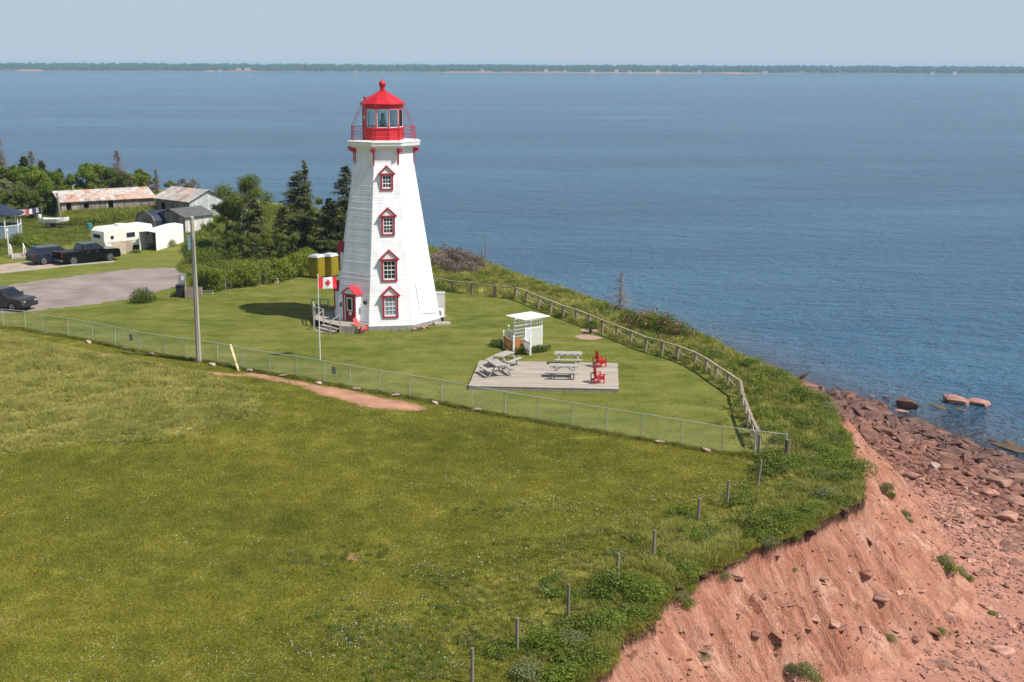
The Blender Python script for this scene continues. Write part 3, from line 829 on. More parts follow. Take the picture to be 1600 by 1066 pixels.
for k in range(10):
    mb = MB(); mb.bar(lc(k, RL, 14.3), lc(k, RL, 15.62), .055, .055); mb.build('mullion', mRed, lroom)
    a0, a1, b0, b1 = lc(k, RL - .02, 14.3), lc(k + 1, RL - .02, 14.3), lc(k, RL - .02, 15.62), lc(k + 1, RL - .02, 15.62)
    mid = ((a0 + a1) / 2)
    mb = MB(); o_ = mid.normalized() * 0.02; o_.z = 0
    mb.add([a0, a1, b1, b0, a0 - o_, a1 - o_, b1 - o_, b0 - o_], [(0, 1, 2, 3), (7, 6, 5, 4)])
    px_side = mid.x < -0.9 and mid.y < 0.4
    if px_side and abs(mid.y + 0.25) < 0.75:
        mb.build('blank_panel', mRed, lroom); SOL = (a0, a1, b0, b1)
    else:
        mb.build('glass_pane', mClear, lroom)
        t = (a1 - a0).normalized(); mb = MB()
        for q0, q1 in ((a0 + t * .06, b0 + t * .06), (a1 - t * .06, b1 - t * .06)): mb.bar(q0, q1, .045, .035)
        for zz in (.03, 1.29): mb.bar(a0 + t * .085 + Vector((0, 0, zz)), a1 - t * .085 + Vector((0, 0, zz)), .035, .045)
        mb.build('pane_frame', mTrimW, lroom)
LEAF = [(0,-1),(.04,-.45),(.42,-.52),(.36,-.36),(.80,-.02),(.68,.05),(.76,.34),(.50,.28),(.44,.40),(.22,.14),(.32,.66),(.17,.58),(0,.95),
        (-.17,.58),(-.32,.66),(-.22,.14),(-.44,.40),(-.50,.28),(-.76,.34),(-.68,.05),(-.80,-.02),(-.36,-.36),(-.42,-.52),(-.04,-.45)]
a0, a1, b0, b1 = SOL
ce = (a0 + a1 + b0 + b1) / 4; t = (a1 - a0).normalized(); n = Vector((ce.x, ce.y, 0)).normalized(); up = Vector((0, 0, 1))
def leafpoly(fn, c_off):
    vs = [fn(x, y, c_off) for x, y in LEAF]; vs.append(fn(0, 0, c_off)); m_ = len(LEAF)
    return vs, [(m_, i, (i + 1) % m_) for i in range(m_)]
vs, fs = leafpoly(lambda x, y, o: ce + t * x * .30 + up * (y * .26 + .05) + n * .03, 0)
mb = MB(); mb.add(vs, fs); mb.build('maple_leaf_emblem', mTrimW, lroom, fix=False)
mb = MB(); mb.lathe([(1.40, 15.88), (1.66, 15.92), (1.67, 15.99), (1.1, 16.42), (.5, 16.74), (.22, 16.86), (.22, 16.92)], 10, rot=LA)
for k in range(10): mb.bar(lc(k, 1.66, 16.0), lc(k, .2, 16.88), .045, .05)
rf = mb.build('lantern_roof', mRed, LH)
mb = MB(); mb.lathe([(.2, 16.85), (.17, 16.95), (.17, 17.15), (.2, 17.2)] , 14)
import itertools
mb.lathe([(max(.02, .26 * math.sin(math.pi * i / 10)), 17.36 - .26 * math.cos(math.pi * i / 10)) for i in range(11)], 16)
mb.build('ball_ventilator', mRed, rf, smooth=True)
mb = MB(); mb.tube([(0, 0, 17.6), (0, 0, 17.9)], .012, 5); mb.tube([(-.09, 0, 17.6), (0, 0, 17.78)], .008, 4); mb.tube([(.09, 0, 17.6), (0, 0, 17.78)], .008, 4); mb.build('spike', mRed, rf)
vp = Vector((-1.25, -.5, 0))
mb = MB(); mb.tube([vp + Vector((0, 0, 16.0)), vp + Vector((0, 0, 16.38))], .05, 8); mb.lathe([(.02, 16.33), (.1, 16.38), (.1, 16.46), (.03, 16.52)], 10, c=(vp.x, vp.y, 0)); mb.build('vent_pipe', mRed, rf)
# lamp on its pedestal
mb = MB(); mb.lathe([(.5, 13.9), (.32, 14.3), (.2, 14.4)], 12); mb.build('lamp_pedestal', mIron, LH)
mb = MB(); mb.lathe([(.1, 14.4), (.24, 14.5), (.27, 14.7), (.16, 14.85), (.12, 15.05), (.17, 15.12), (.12, 15.25), (.02, 15.3)], 14); mb.build('lamp', mLamp, LH, smooth=True)
# gallery railing and stays
RG = 2.42
gp = [corner(k, RG, 13.36) for k in range(8)]
mb = MB(); mb2 = MB()
for k in range(8):
    a, b_ = gp[k], gp[(k + 1) % 8]
    p = MB(); p.tube([a, a + Vector((0, 0, .98))], .035, 8); p.lathe([(.045, .96), (.045, 1.03)], 8, c=tuple(a)); p.build('railing_post', mRed, LH)
    for h_ in (.36, .64, .93): mb.tube([a + Vector((0, 0, h_)), b_ + Vector((0, 0, h_))], .02 if h_ < .9 else .026, 6)
    e = corner(k, 1.62, 15.93); mb2 = MB(); mb2.tube([a + Vector((0, 0, .95)), e], .011, 5)
    e2 = corner(k + .18, 1.62, 15.93); mb2.tube([a + Vector((0, 0, .95)), e2], .009, 5); mb2.build('stay_wire', mRedTrim, LH)
mb.build('gallery_rail', mRed, LH); 
# ================================================================ PLANTS
def blades(n, radius, h0, h1, w, lean, heads=False):
    a = rng.uniform(0, 2 * np.pi, n); r = radius * np.sqrt(rng.uniform(0, 1, n))
    B = np.stack([r * np.cos(a), r * np.sin(a), np.full(n, -0.03)], -1)
    h = rng.uniform(h0, h1, n); la = rng.uniform(0, 2 * np.pi, n); ll = rng.uniform(0, lean, n) * h
    L = np.stack([ll * np.cos(la), ll * np.sin(la), np.zeros(n)], -1)
    sa = rng.uniform(0, np.pi, n); S = np.stack([np.cos(sa), np.sin(sa), np.zeros(n)], -1) * w / 2
    mid = B + L * 0.35 + np.array([0, 0, 1]) * (h * 0.6)[:, None]
    tip = B + L + np.array([0, 0, 1]) * h[:, None]
    k = 1.3 if heads else 0.75
    V = np.stack([B - S, B + S, mid + S * k, mid - S * k, tip], 1).reshape(-1, 3)
    o = (np.arange(n) * 5)[:, None, None]
    Fc = (np.array([[0, 1, 2], [0, 2, 3], [3, 2, 4]])[None] + o).reshape(-1, 3)
    return V, Fc, np.repeat(rng.uniform(0, 1, n), 5)
def grassmat(name, kind, gain=1.0):
    m, nt, b = newmat(name)
    c, _, _ = grass_col(nt, kind)
    at = nt.nodes.new('ShaderNodeAttribute'); at.attribute_name = 'v'
    c = mixc(nt, 1.0, c, ramp(nt, at.outputs['Fac'], [(0.0, 0.72 * gain), (1.0, 1.5 * gain)]), 'MULTIPLY')
    oi = nt.nodes.new('ShaderNodeObjectInfo').outputs['Random']; c = mixc(nt, 1.0, c, ramp(nt, oi, [(0.0, 0.8), (1.0, 1.18)]), 'MULTIPLY')
    nt.links.new(c, b.inputs['Base Color']); b.inputs['Roughness'].default_value = 0.7; b.inputs['Specular IOR Level'].default_value = 0.2
    t = nt.nodes.new('ShaderNodeBsdfTranslucent'); nt.links.new(c, t.inputs[0])
    mx = nt.nodes.new('ShaderNodeMixShader'); mx.inputs[0].default_value = 0.45
    nt.links.new(b.outputs[0], mx.inputs[1]); nt.links.new(t.outputs[0], mx.inputs[2]); nt.links.new(mx.outputs[0], nt.nodes['Material Output'].inputs[0])
    return m
mGf, mGl, mGlong, mGb = grassmat('field_grass_blades', 'field', 1.45), grassmat('lawn_grass_blades', 'lawn', 1.25), grassmat('long_grass_blades', 'long', 1.4), grassmat('bank_grass_blades', 'bank', 1.4)
def patch(name, m, *a, **k):
    V, Fc, v = blades(*a, **k); return fast_mesh(name, V, Fc, [m], False, {'v': v})
pShort = [patch('field_turf', mGf, 170, .42, .03, .09, .022, .9) for _ in range(4)]
pLawn = [patch('lawn_turf', mGl, 150, .5, .02, .055, .026, .9) for _ in range(3)]
pLong = [patch('long_grass_tuft', mGlong, 120, .32, .16, .50, .020, .8, heads=True) for _ in range(4)]
pBank = [patch('bank_grass_tuft', mGb, 110, .35, .15, .5, .022, .8) for _ in range(3)]
mFlW = M('white_petals', (0.8, 0.8, 0.76), 0.7, 0.05); mFlY = M('yellow_petals', (0.7, 0.5, 0.06), 0.7, 0.1); mFlP = M('pink_petals', (0.50, 0.055, 0.19), 0.7, 0.2)
def flowers(name, m, n, rad_, size, h0, h1):
    C = np.stack([rng.normal(0, rad_, n), rng.normal(0, rad_, n), rng.uniform(h0, h1, n)], -1)
    V, Fc = quads(C, rdir(n) * [1, 1, .3], np.tile([0, 0, 1.], (n, 1)) + rdir(n) * .5, size * rng.uniform(.4, 1.0, n), size * .8)
    return fast_mesh(name, V, Fc, [m])
pFl = [flowers('daisy_cluster', mFlW, 7, .22, .021, .06, .14), flowers('daisy_cluster', mFlW, 3, .25, .020, .05, .12)]

def field_pts(poly, n):
    q = rand_in(poly, n); z, d, s, l, c = terrain(q[:, 0], q[:, 1])
    return q, z, d, s
def rz(n, tilt=0.0):
    return np.stack([rng.normal(0, tilt, n), rng.normal(0, tilt, n), rng.uniform(0, 6.28, n)], -1)
def zstack(q, z): return np.concatenate([q, z[:, None]], 1)

# dirt worn along the wire fence, and the path
DIRT_px = [(372,585),(395,583),(430,589),(470,597),(503,603),(540,609),(575,617),(617,625),(650,631),(676,640),(640,642),(606,641),(566,636),(540,627),(505,619),(470,605),(440,598),(400,592)]
DIRT = [tuple(G(*p)[:2]) for p in DIRT_px]
PATH_px = [(-60,520),(40,529),(90,538),(150,551),(200,560),(250,569),(300,578),(340,582),(376,586),(376,589),(335,586),(295,581),(245,572.5),(195,563),(145,553.5),(88,540.5),(38,531.5),(-60,522.5)]
PATH = [tuple(G(*p)[:2]) for p in PATH_px]
mDirt = M('bare_red_dirt', (0.40, 0.205, 0.125), 0.95, 0.22, 0.8, 0.5, 25)
def sheet(name, poly, mat_, zoff, step=0.2, ragged=0.18, kind='structure'):
    """a thin sheet with an uneven edge lying on the ground"""
    P = []
    n = len(poly)
    for i in range(n):
        a, b_ = Vector(poly[i]), Vector(poly[(i + 1) % n]); L = (b_ - a).length; k = max(1, int(L / step))
        nrm = Vector((-(b_ - a).y, (b_ - a).x)).normalized()
        for j in range(k):
            p = a.lerp(b_, j / k); w = ragged * float(fbm(np.array(p.x * 1.3), np.array(p.y * 1.3), 4))
            P.append(p + nrm * w)
    bm = bmesh.new(); vs = [bm.verts.new((p.x, p.y, 0)) for p in P]; f = bm.faces.new(vs)
    bmesh.ops.triangulate(bm, faces=[f], ngon_method='BEAUTY')
    for _ in range(3):
        le = [e for e in bm.edges if e.calc_length() > 1.5]
        if not le: break
        bmesh.ops.subdivide_edges(bm, edges=le, cuts=1); bmesh.ops.triangulate(bm, faces=bm.faces)
    co = np.array([v.co[:] for v in bm.verts]); z = terrain(co[:, 0], co[:, 1])[0]
    for v, zz in zip(bm.verts, z): v.co.z = zz + zoff
    bmesh.ops.recalc_face_normals(bm, faces=bm.faces)
    if sum(f.normal.z for f in bm.faces) < 0: bmesh.ops.reverse_faces(bm, faces=bm.faces)
    me = bpy.data.meshes.new(name); bm.to_mesh(me); bm.free(); me.materials.append(mat_)
    return tag(link(name, me), kind=kind)
sheet('dirt_patch', DIRT, mDirt, 0.012, ragged=.35)
sheet('dirt_path', PATH, mDirt, 0.012, ragged=.12)
sheet('bare_spot', [tuple(G(*p)[:2]) for p in ((378,644),(392,641),(402,643),(396,648),(384,650))], mDirt, .012, ragged=.3)
sheet('bare_spot', [tuple(G(*p)[:2]) for p in ((520,868),(535,862),(552,866),(575,872),(560,876),(538,872))], mDirt, .012, ragged=.5)
def off_dirt(q, k=0.0):
    m = np.ones(len(q), bool)
    for P in (DIRT, PATH): 
        d, _, i = polydist(P, q[:, 0], q[:, 1]); m &= ~(i & (d > k + .25 * np.abs(pn(q[:, 0] * 1.7, q[:, 1] * 1.7))))
    return m

# mown field in front of the wire fence
FIELD = [tuple(G(*p)[:2]) for p in ((-120,1150),(900,1150),(1000,985),(1345,770),(1300,640),(1227,722))] + [tuple(p[:2]) for p in FEN[::-1]] + [tuple(G(-120, 500)[:2])]
q, z, d, s = field_pts(FIELD, 34000)
longm = in_poly(LONG, q[:, 0], q[:, 1])
keep_ = (d < 0.05) & off_dirt(q, .05) & ~longm
# thinner with distance, where a blade is far below a pixel
keep_ &= rng.uniform(0, 1, len(q)) < np.clip(1.25 - (q[:, 1] - 38) / 60, .45, 1)
q, z = q[keep_], z[keep_]
scatter('field_grass', zstack(q, z), rz(len(q)), rng.uniform(.8, 1.25, len(q)) , pShort, 'mown olive green grass of the wide field in the foreground', 'grass')
# lawn inside the fence
ROPE_px = [(640,442),(675,451),(706,457),(737.5,460),(772.5,464.7),(805.8,468),(823.5,474),(842,482),(861,489.4),(880,497.5),(900,504),(920,512),(941,521),(963.6,530),(986,539),(1009,549),(1034.4,556),(1059,563.6),(1086,574),(1103,584),(1119,595),(1137.7,608),(1156.6,621)]
ROPE = [G(*p) for p in ROPE_px]
LAWNP = [tuple(p[:2]) for p in FEN[:-2]] + [tuple(G(1183, 703)[:2])] + [tuple(p[:2]) for p in ROPE[::-1]] + [tuple(G(*p)[:2]) for p in ((520,400),(300,452),(130,482),(-60,500))]
q, z, d, s = field_pts(LAWNP, 9000)
scatter('lawn_grass', zstack(q, z), rz(len(q)), rng.uniform(.8, 1.2, len(q)), pLawn, 'short mown lawn around the lighthouse and the wooden deck', 'grass')
# long grass
q, z, d, s = field_pts(LONG, 9000)
dl = polydist(LONG, q[:, 0], q[:, 1])[0]
f = np.clip(fbm(q[:, 0] * .5, q[:, 1] * .5, 3) + .9, .35, 1.3) * np.clip(.4 + dl / 2.5, .4, 1)
scatter('long_grass', zstack(q, z), rz(len(q), .1), .75 * f, pLong, 'pale uncut long grass left of the mown field', 'grass')
# long grass belt along the cliff top
q = rng.uniform([-6, 34], [22, 80], (26000, 2)); z, d, s, l, c = terrain(q[:, 0], q[:, 1])
w = fbm(q[:, 0] * .35, q[:, 1] * .35, 3)
pr = np.clip(1.25 + d / 5.0 + w * .8, 0, 1) * (d < -0.05) * (s < S_BANK + 4) * np.clip(1.2 - .0 * d, 0, 1)
k_ = rng.uniform(0, 1, len(q)) < pr * .65; q, z, d, w = q[k_], z[k_], d[k_], w[k_]
scatter('cliff_top_grass', zstack(q, z), rz(len(q), .12), np.clip(.75 + w * .6, .3, 1.2) * np.clip(1.1 + d / 9, .35, 1), pLong + pBank, 'straggling long grass along the cliff edge between the fence posts', 'grass')
# daisies
cl_px = [(655,960,1.2),(420,1040,.9),(465,1035,.8),(835,795,.7),(820,790,.6),(640,985,1.0),(600,1010,.9),(150,1060,1.0),(600,965,.9),(700,890,1.5),(900,850,1.8),(940,905,1.2),(780,880,1.6),(1000,780,1.8),(1100,750,1.5),(630,1045,1.1),(560,990,.8),(960,820,1.2),(730,1040,.8),(860,970,.8),(385,640,.6),(360,640,.8),(340,650,1.0),(100,585,.5),(38,600,.6),(48,575,.5),(520,1000,1.0),(210,1050,.7),(1010,820,1.4),(300,655,1.0),(1150,770,1.2),(880,790,1.2),(720,640,.6),(905,905,1),(735,755,.7)]
Q = []
for px, py, r_ in cl_px:
    c0 = G(px, py); k = int(17 * r_); Q.append(np.array([c0.x, c0.y]) + rng.normal(0, r_ * 1.0, (k, 2)) * [1.3, 1.0])
Q.append(rand_in(FIELD, 420)); q = np.concatenate(Q); z, d, s, l, c = terrain(q[:, 0], q[:, 1]); k_ = (d < -.1) & off_dirt(q); q, z = q[k_], z[k_]
scatter('daisies', zstack(q, z), rz(len(q)), rng.uniform(.6, 1.2, len(q)), pFl, 'tiny white daisies dotted over the mown field', 'flowers')

# ---- shrubs
def slope_place(px, py):
    v = 'top' if py < 925 else ('middle' if py < 985 else 'foot'); u = 'left' if px < 1160 else ('centre' if px < 1330 else 'right')
    return v + ' of the red slope, ' + u
mLfBright = leafmat('bright_shrub_leaves', (0.07, 0.115, 0.010), (0.16, 0.225, 0.020), (0.28, 0.34, 0.045), .4)
mLfDark = leafmat('dark_shrub_leaves', (0.055, 0.088, 0.010), (0.145, 0.185, 0.022), (0.26, 0.29, 0.048), .4)
mLfHedge = leafmat('hedge_leaves', (0.07, 0.105, 0.008), (0.19, 0.23, 0.020), (0.31, 0.34, 0.05), .4)
mLfSpruce = leafmat('spruce_needles', (0.036, 0.052, 0.013), (0.11, 0.122, 0.030), (0.25, 0.225, 0.075), .2)
mLfDead = leafmat('dead_brown_twigs', (0.12, 0.085, 0.068), (0.22, 0.165, 0.135), (0.33, 0.26, 0.215), .1)
mLfGrey = leafmat('grey_green_leaves', (0.11, 0.13, 0.045), (0.20, 0.22, 0.08), (0.33, 0.34, 0.16), .35)
mLfPale = leafmat('pale_leaves', (0.08, 0.12, 0.02), (0.16, 0.21, 0.05), (0.30, 0.34, 0.14), .35)
mBark = M('brown_bark', (0.10, 0.075, 0.055), .95, .3, 5, .6, 30)
mBirch = M('white_birch_bark', (0.55, 0.52, 0.46), .8, .4, 4, .3, 30, col2=(.2, .17, .14))
mGreyWood = M('grey_dead_wood', (0.25, 0.215, 0.19), .9, .25, 4, .5, 30)

def leafblob(blobs, n, size, aspect=.6, inner=.25, low=-.6):
    """leaves over a set of overlapping blobs (x, y, z, rx, rz)"""
    B = np.array(blobs, float); w = B[:, 3] ** 2; pick = rng.choice(len(B), n, p=w / w.sum())
    D = rdir(n); D[:, 2] = np.where(D[:, 2] < low, -D[:, 2], D[:, 2])
    r = np.where(rng.uniform(0, 1, n) < inner, rng.uniform(.3, .8, n), rng.uniform(.82, 1.12, n))
    sc_ = np.stack([B[pick, 3], B[pick, 3], B[pick, 4]], -1)
    C = B[pick, :3] + D * r[:, None] * sc_
    N_ = D + rdir(n) * .75; L_ = np.cross(N_, rdir(n)) + np.array([0, 0, -.25])
    sz = size * rng.uniform(.6, 1.3, n)
    V, Fc = quads(C, L_, N_, sz * aspect, sz)
    return V, Fc, np.repeat(np.clip(rng.normal(.5, .22, n) + .15 * (r - .9), 0, 1), 4)
def blobs_bush(w, h, k):
    o = []
    for i in range(k):
        a = random.uniform(0, 6.28); r = w * .5 * math.sqrt(random.random()) * .8
        rr = random.uniform(.22, .36) * w; hh = h * (1 - .45 * (r / (w * .5)) ** 2) * random.uniform(.75, 1.05)
        o.append((r * math.cos(a), r * math.sin(a), max(hh - rr * .9, rr * .4), rr, rr * random.uniform(.75, 1)))
    return o
def stems(w, h, k, m_, parent, th=.03):
    mb = MB()
    for i in range(k):
        a = random.uniform(0, 6.28); r = w * random.uniform(.1, .42)
        mb.tube([(0.05 * math.cos(a), .05 * math.sin(a), -.1), (r * .5 * math.cos(a), r * .5 * math.sin(a), h * .4), (r * math.cos(a), r * math.sin(a), h * .85)], [th, th * .7, th * .25], 5, cap=False)
    return mb.build('stem', m_, parent, fix=False)
def make_bush(name, w, h, n, size, m_, label, cat='shrub', group=None, k=9, pink=0, bark=None):
    t = empty(name, (0, 0, 0), 0, label, cat, group)
    V, Fc, v = leafblob(blobs_bush(w, h, k), n, size)
    V[:, 2] = np.maximum(V[:, 2], -0.05)
    f = link('foliage', fast_mesh('foliage', V, Fc, [m_], False, {'v': v}), t)
    stems(w, h, 6, bark or mBark, t)
    if pink:
        V2, F2, v2 = leafblob(blobs_bush(w * 1.0, h * 1.05, 7), pink, .075, .9, 0)
        link('blossoms', fast_mesh('blossoms', V2, F2, [mFlP], False, {'v': v2}), t)
    return t
_used = set()
def put(proto, loc, s=1.0, rot=None, label=None, group=None, sz=None):
    """the first time the built one itself, after that a copy with its parts"""
    if proto.name not in _used: o = proto; _used.add(proto.name)
    else: o = copy_tree(proto)
    o.location = loc; o.rotation_euler.z = random.uniform(0, 6.28) if rot is None else rot
    u_ = (1, 1, 1) if 'tree' in proto.name or 'plant' in proto.name else (random.uniform(.8, 1.25), random.uniform(.75, 1.15), random.uniform(.6, 1.0) if sz is None else sz)
    o.scale = (s * u_[0], s * u_[1], s * u_[2])
    if label: o['label'] = label
    if group: o['group'] = group
    return o
shA = make_bush('leafy_shrub', 1.8, 1.2, 2600, .055, mLfBright, 'bright green leafy shrub', k=10)
shB = make_bush('leafy_shrub', 2.2, 1.1, 2800, .06, mLfDark, 'dark green leafy shrub', k=11)
shC = make_bush('grey_shrub', 1.6, .9, 2000, .045, mLfGrey, 'grey green low shrub', k=8)
shD = make_bush('leafy_shrub', 1.2, .8, 1500, .05, mLfBright, 'small bright shrub', k=6)
shE = make_bush('rose_bush', 2.6, 1.6, 3600, .055, mLfDark, 'rose bush', 'rose bush', k=12, pink=110)
shT = make_bush('dead_shrub', 1.9, 1.3, 1700, .05, mLfDead, 'brown dry twiggy shrub', k=8, bark=mGreyWood)
# along the red cliff, near
NEAR = [(shA,955,930,1.15,'round bright bush by the grey stake, left of the largest cliff edge bush'),
 (shA,1010,938,1.25,'largest bright green bush on the cliff edge near the bottom'),
 (shD,985,915,1.0,'small bright bush behind the largest cliff edge bush'),
 (shB,912,985,1.0,'dark green shrub on the cliff edge below the largest bush'),
 (shD,946,975,1.1,'small shrub between the large bush and the dark cliff edge shrub'),
 (shC,892,1010,1.0,'grey twiggy shrub at the cliff edge, bottom of the photo'),
 (shA,850,1015,1.0,'bright shrub left of the grey twiggy one, right of the second near post'),
 (shB,905,1040,.9,'dark leafy shrub at the very edge, bottom of the photo'),
 (shC,825,1058,.9,'grey shrub cut by the bottom of the photo'),
 (shA,875,1062,.9,'bright shrub cut by the bottom of the photo beside the bare cliff'),
 (shD,1076,898,.95,'small dark green bush standing alone on the cliff lip'),
 (shD,865,905,.5,'tiny bright bush alone in the grass left of the near posts'),
 (shD,1100,870,.7,'low bush on the turf above the bare cliff'),
 (shB,1190,828,.95,'dark shrub on the cliff top left of the brown turf lip'),
 (shA,1225,815,1.0,'bright shrub on the cliff top, right of the dark one'),
 (shC,1200,850,.8,'pale shrub hanging at the cliff lip under the dark shrub'),
 (shA,1262,800,.9,'bright shrub above the overhanging turf'),
 (shD,1180,842,.9,'small bush at the left end of the cliff top shrubs'),
 (shC,1290,780,.9,'grey green shrub near the corner of the cliff'),
 (shB,1310,755,.85,'dark shrub right at the corner of the cliff'),
 (shD,1135,775,.5,'tiny dark bush between two grey posts'),
 (shD,1240,840,.7,'small bush on the turf lip over the steep bare face')]
for p_, px, py, s_, lb in NEAR:
    put(p_, GT(px, py) + Vector((0, 0, -.05)), s_ * .82, label=lb, group='shrubs along the red cliff edge')
# on the bank beyond the wire and rope fences
BANK = [(1215,725),(1200,735),(1250,735),(1285,745),(1310,735),(1330,735),(1290,712),(1265,700),(1245,705),(1300,690),(1318,705),(1212,700),(1235,660),(1260,672),(1290,668),(1300,650),(1275,650),
 (1225,632),(1250,625),(1275,630),(1205,612),(1235,610),(1180,600),(1160,590),(1140,583),(1190,585),(1255,640),(1290,640),(1130,570),(1118,565),(1170,575),(1215,596),(1110,575),(1150,600),(1205,680),(1225,690),(1195,650),(1205,720)]
# (1125..1150 is also the light grass fringe)
for i, (px, py) in enumerate(BANK):
    p_ = (shA, shB, shD, shC, shA, shB)[i % 6]
    lb = {0: 'bright leafy shrub of the bank', 1: 'dark leafy shrub of the bank', 2: 'small bright shrub of the bank', 3: 'grey green shrub of the bank', 4: 'bright leafy shrub of the bank', 5: 'dark leafy shrub of the bank'}[i % 6]
    near_ = {(0, 0): 'at the rope fence bend', (0, 1): 'over the water past the bend', (1, 0): 'outside the last rope posts', (1, 1): 'midway down above the sea', (1, 2): 'where bank and beach first meet', (2, 0): 'just outside the fence corner', (2, 1): 'behind the thick post', (2, 2): 'above the beach rocks',
     (3, 0): 'left of the thick post', (3, 1): 'right of the thick post', (3, 2): 'at the outermost turf'}[(0 if py < 590 else 1 if py < 636 else 2 if py < 694 else 3, (0 if px < 1150 else 1) if py < 590 else (0 if px < 1223 else 1 if px < 1282 else 2))] + (', upper one' if i % 2 else ', lower one')
    put(p_, GT(px, py) + Vector((0, 0, -.1)), random.uniform(.6, .95), label=lb + ' ' + near_, group='shrubs on the bank')
for i, (px, py, s_) in enumerate([(990,512,.85),(1012,518,1.1),(1040,524,1.1),(1062,530,.85)]):
    put(shE, GT(px, py) + Vector((0, 0, -.15)), s_, sz=1.05, label=['leftmost low rose bush with a few pink blossoms', 'large rose bush full of pink blossoms beyond the rope fence', 'tallest pink rose bush above the water', 'rightmost rose bush, rounded, few blossoms'][i], group='rose bushes beyond the rope fence')
for i, (px, py, s_) in enumerate([(688,418,1.1),(705,415,1.3),(722,417,1.2),(742,420,1.0),(698,426,1.0),(732,428,.9),(715,430,.8)]):
    put(shT, GT(px, py) + Vector((0, 0, -.1)), s_, sz=1.35, label='dry brown twiggy shrub, ' + ['leftmost', 'tallest, second from left', 'tall, in the middle', 'rightmost', 'low, front left', 'low, front right', 'low, front middle'][i] + ', in the thicket right of the lighthouse', group='dry thicket right of the lighthouse')
# undergrowth on the bank and beyond the rope fence
def clump(m_, n, w, h, size):
    V, Fc, v = leafblob(blobs_bush(w, h, 5), n, size, .6, .1); V[:, 2] = np.maximum(V[:, 2], -.02)
    return fast_mesh('undergrowth_clump', V, Fc, [m_], False, {'v': v})
pUnder = [clump(mLfBright, 160, .8, .4, .05), clump(mLfDark, 160, .8, .35, .05), clump(mLfGrey, 140, .7, .35, .05), clump(mLfBright, 120, .6, .5, .045)]
RIM = ROPE[1:] + [G(1183, 703), G(1179, 716), G(1227, 722)]
ROUGH = [tuple(p[:2]) for p in RIM] + [tuple(G(*p)[:2]) for p in ((1300,690),)] + [(30, 60), (40, 90), (10, 150), (-20, 165)] 
q = rng.uniform([-25, 60], [32, 165], (60000, 2)); q = q[in_poly([tuple(p[:2]) for p in RIM] + [(20, 66), (34, 76), (26, 110), (0, 160), (-25, 165), tuple(G(600, 425)[:2])], q[:, 0], q[:, 1])]
z, d, s, l, c = terrain(q[:, 0], q[:, 1])
w = fbm(q[:, 0] * .25, q[:, 1] * .25, 3)
k_ = (c == 0) & (l > .5) & (d < 9) & (z > -6); q, z, d, w = q[k_], z[k_], d[k_], w[k_]
a_ = (w > -.15) & (rng.uniform(0, 1, len(q)) < .42)
scatter('bank_undergrowth', zstack(q[a_], z[a_]), rz(a_.sum(), .15), rng.uniform(.5, 1.3, a_.sum()), pUnder, 'mixed low leafy undergrowth covering the bank beyond the rope fence', 'undergrowth')
b_ = rng.uniform(0, 1, len(q)) < .42
scatter('bank_grass', zstack(q[b_], z[b_]), rz(b_.sum(), .15), rng.uniform(.6, 1.3, b_.sum()), pBank + pLong, 'rough uncut grass on the bank beyond the rope fence', 'grass')
# leafy tangle in the cliff top grass, and weed patches out in the field
q = rng.uniform([-6, 34], [22, 80], (30000, 2)); z, d, s, l, c = terrain(q[:, 0], q[:, 1]); w = fbm(q[:, 0] * .45 + 7, q[:, 1] * .45, 3)
k_ = (d < -.1) & (d > -4.5 + 0 * w) & (s < S_BANK + 4) & (rng.uniform(0, 1, len(q)) < np.clip(w * 1.6 + .35 + d * .13, 0, .8)); q, z = q[k_], z[k_]
scatter('cliff_top_tangle', zstack(q, z), rz(len(q), .15), rng.uniform(.35, .95, len(q)), pUnder, 'tangled low leaves along the top of the red cliff', 'undergrowth')
WP = [(540,872,1.6),(600,1000,1.6),(520,985,1.2),(640,1010,1.3),(30,600,2.0),(150,600,1.6),(370,650,1.0),(330,655,.9),(220,690,1.0),(700,905,1.5),(620,1050,1.5),(860,860,1.5),(760,800,1.0),(740,960,1.5),(700,1040,1.4),(80,575,1.5)]
Q = []
for px, py, r_ in WP:
    c0 = G(px, py); Q.append(np.array([c0.x, c0.y]) + rng.normal(0, r_ * .55, (int(60 * r_), 2)) * [1.5, 1.0])
q = np.concatenate(Q); z, d, s, l, c = terrain(q[:, 0], q[:, 1]); k_ = d < -.2; q, z = q[k_], z[k_]
scatter('weed_patches', zstack(q, z), rz(len(q), .12), rng.uniform(.2, .5, len(q)), pUnder + pBank, 'darker green weedy patches in the mown field', 'weeds')
# turf hanging over the bare lip and sparse tufts on the cliff face
q = rng.uniform([0, 34], [20, 72], (60000, 2)); z, d, s, l, c = terrain(q[:, 0], q[:, 1])
k_ = (d < -.02) & (d > -.35) & (s < S_BANK + 1); q, z = q[k_][:2200], z[k_][:2200]
scatter('turf_lip', zstack(q, z), rz(len(q), .5), rng.uniform(.3, .7, len(q)), pBank + pUnder[:2], 'ragged turf hanging over the top of the red cliff', 'grass')
mClod = M('brown_turf_soil', (0.085, 0.05, 0.03), .95, .3, 5, .8, 20)
CT = [(1060,935,.6),(1075,945,.5),(1385,765,.7),(1392,775,.5),(1412,805,.5),(1418,815,.45),(1473,880,.7),(1482,890,.6),(1500,898,.5),(1512,905,.5),(1255,1055,.6),(1270,1060,.5),(1235,1050,.4),(1465,990,.5),(1390,1000,.35),(1550,960,.3),(1130,905,.4),(1215,1010,.25),(1240,890,.2),(1075,925,.5),(1100,1030,.4),(1195,935,.2)]
for i, (px, py, s_) in enumerate(CT):
    put(shD if i % 2 else shC, GT(px, py) + Vector((0, 0, -.05)), s_, label='small green tuft rooted in the ' + slope_place(px, py), group='plants on the red slope')
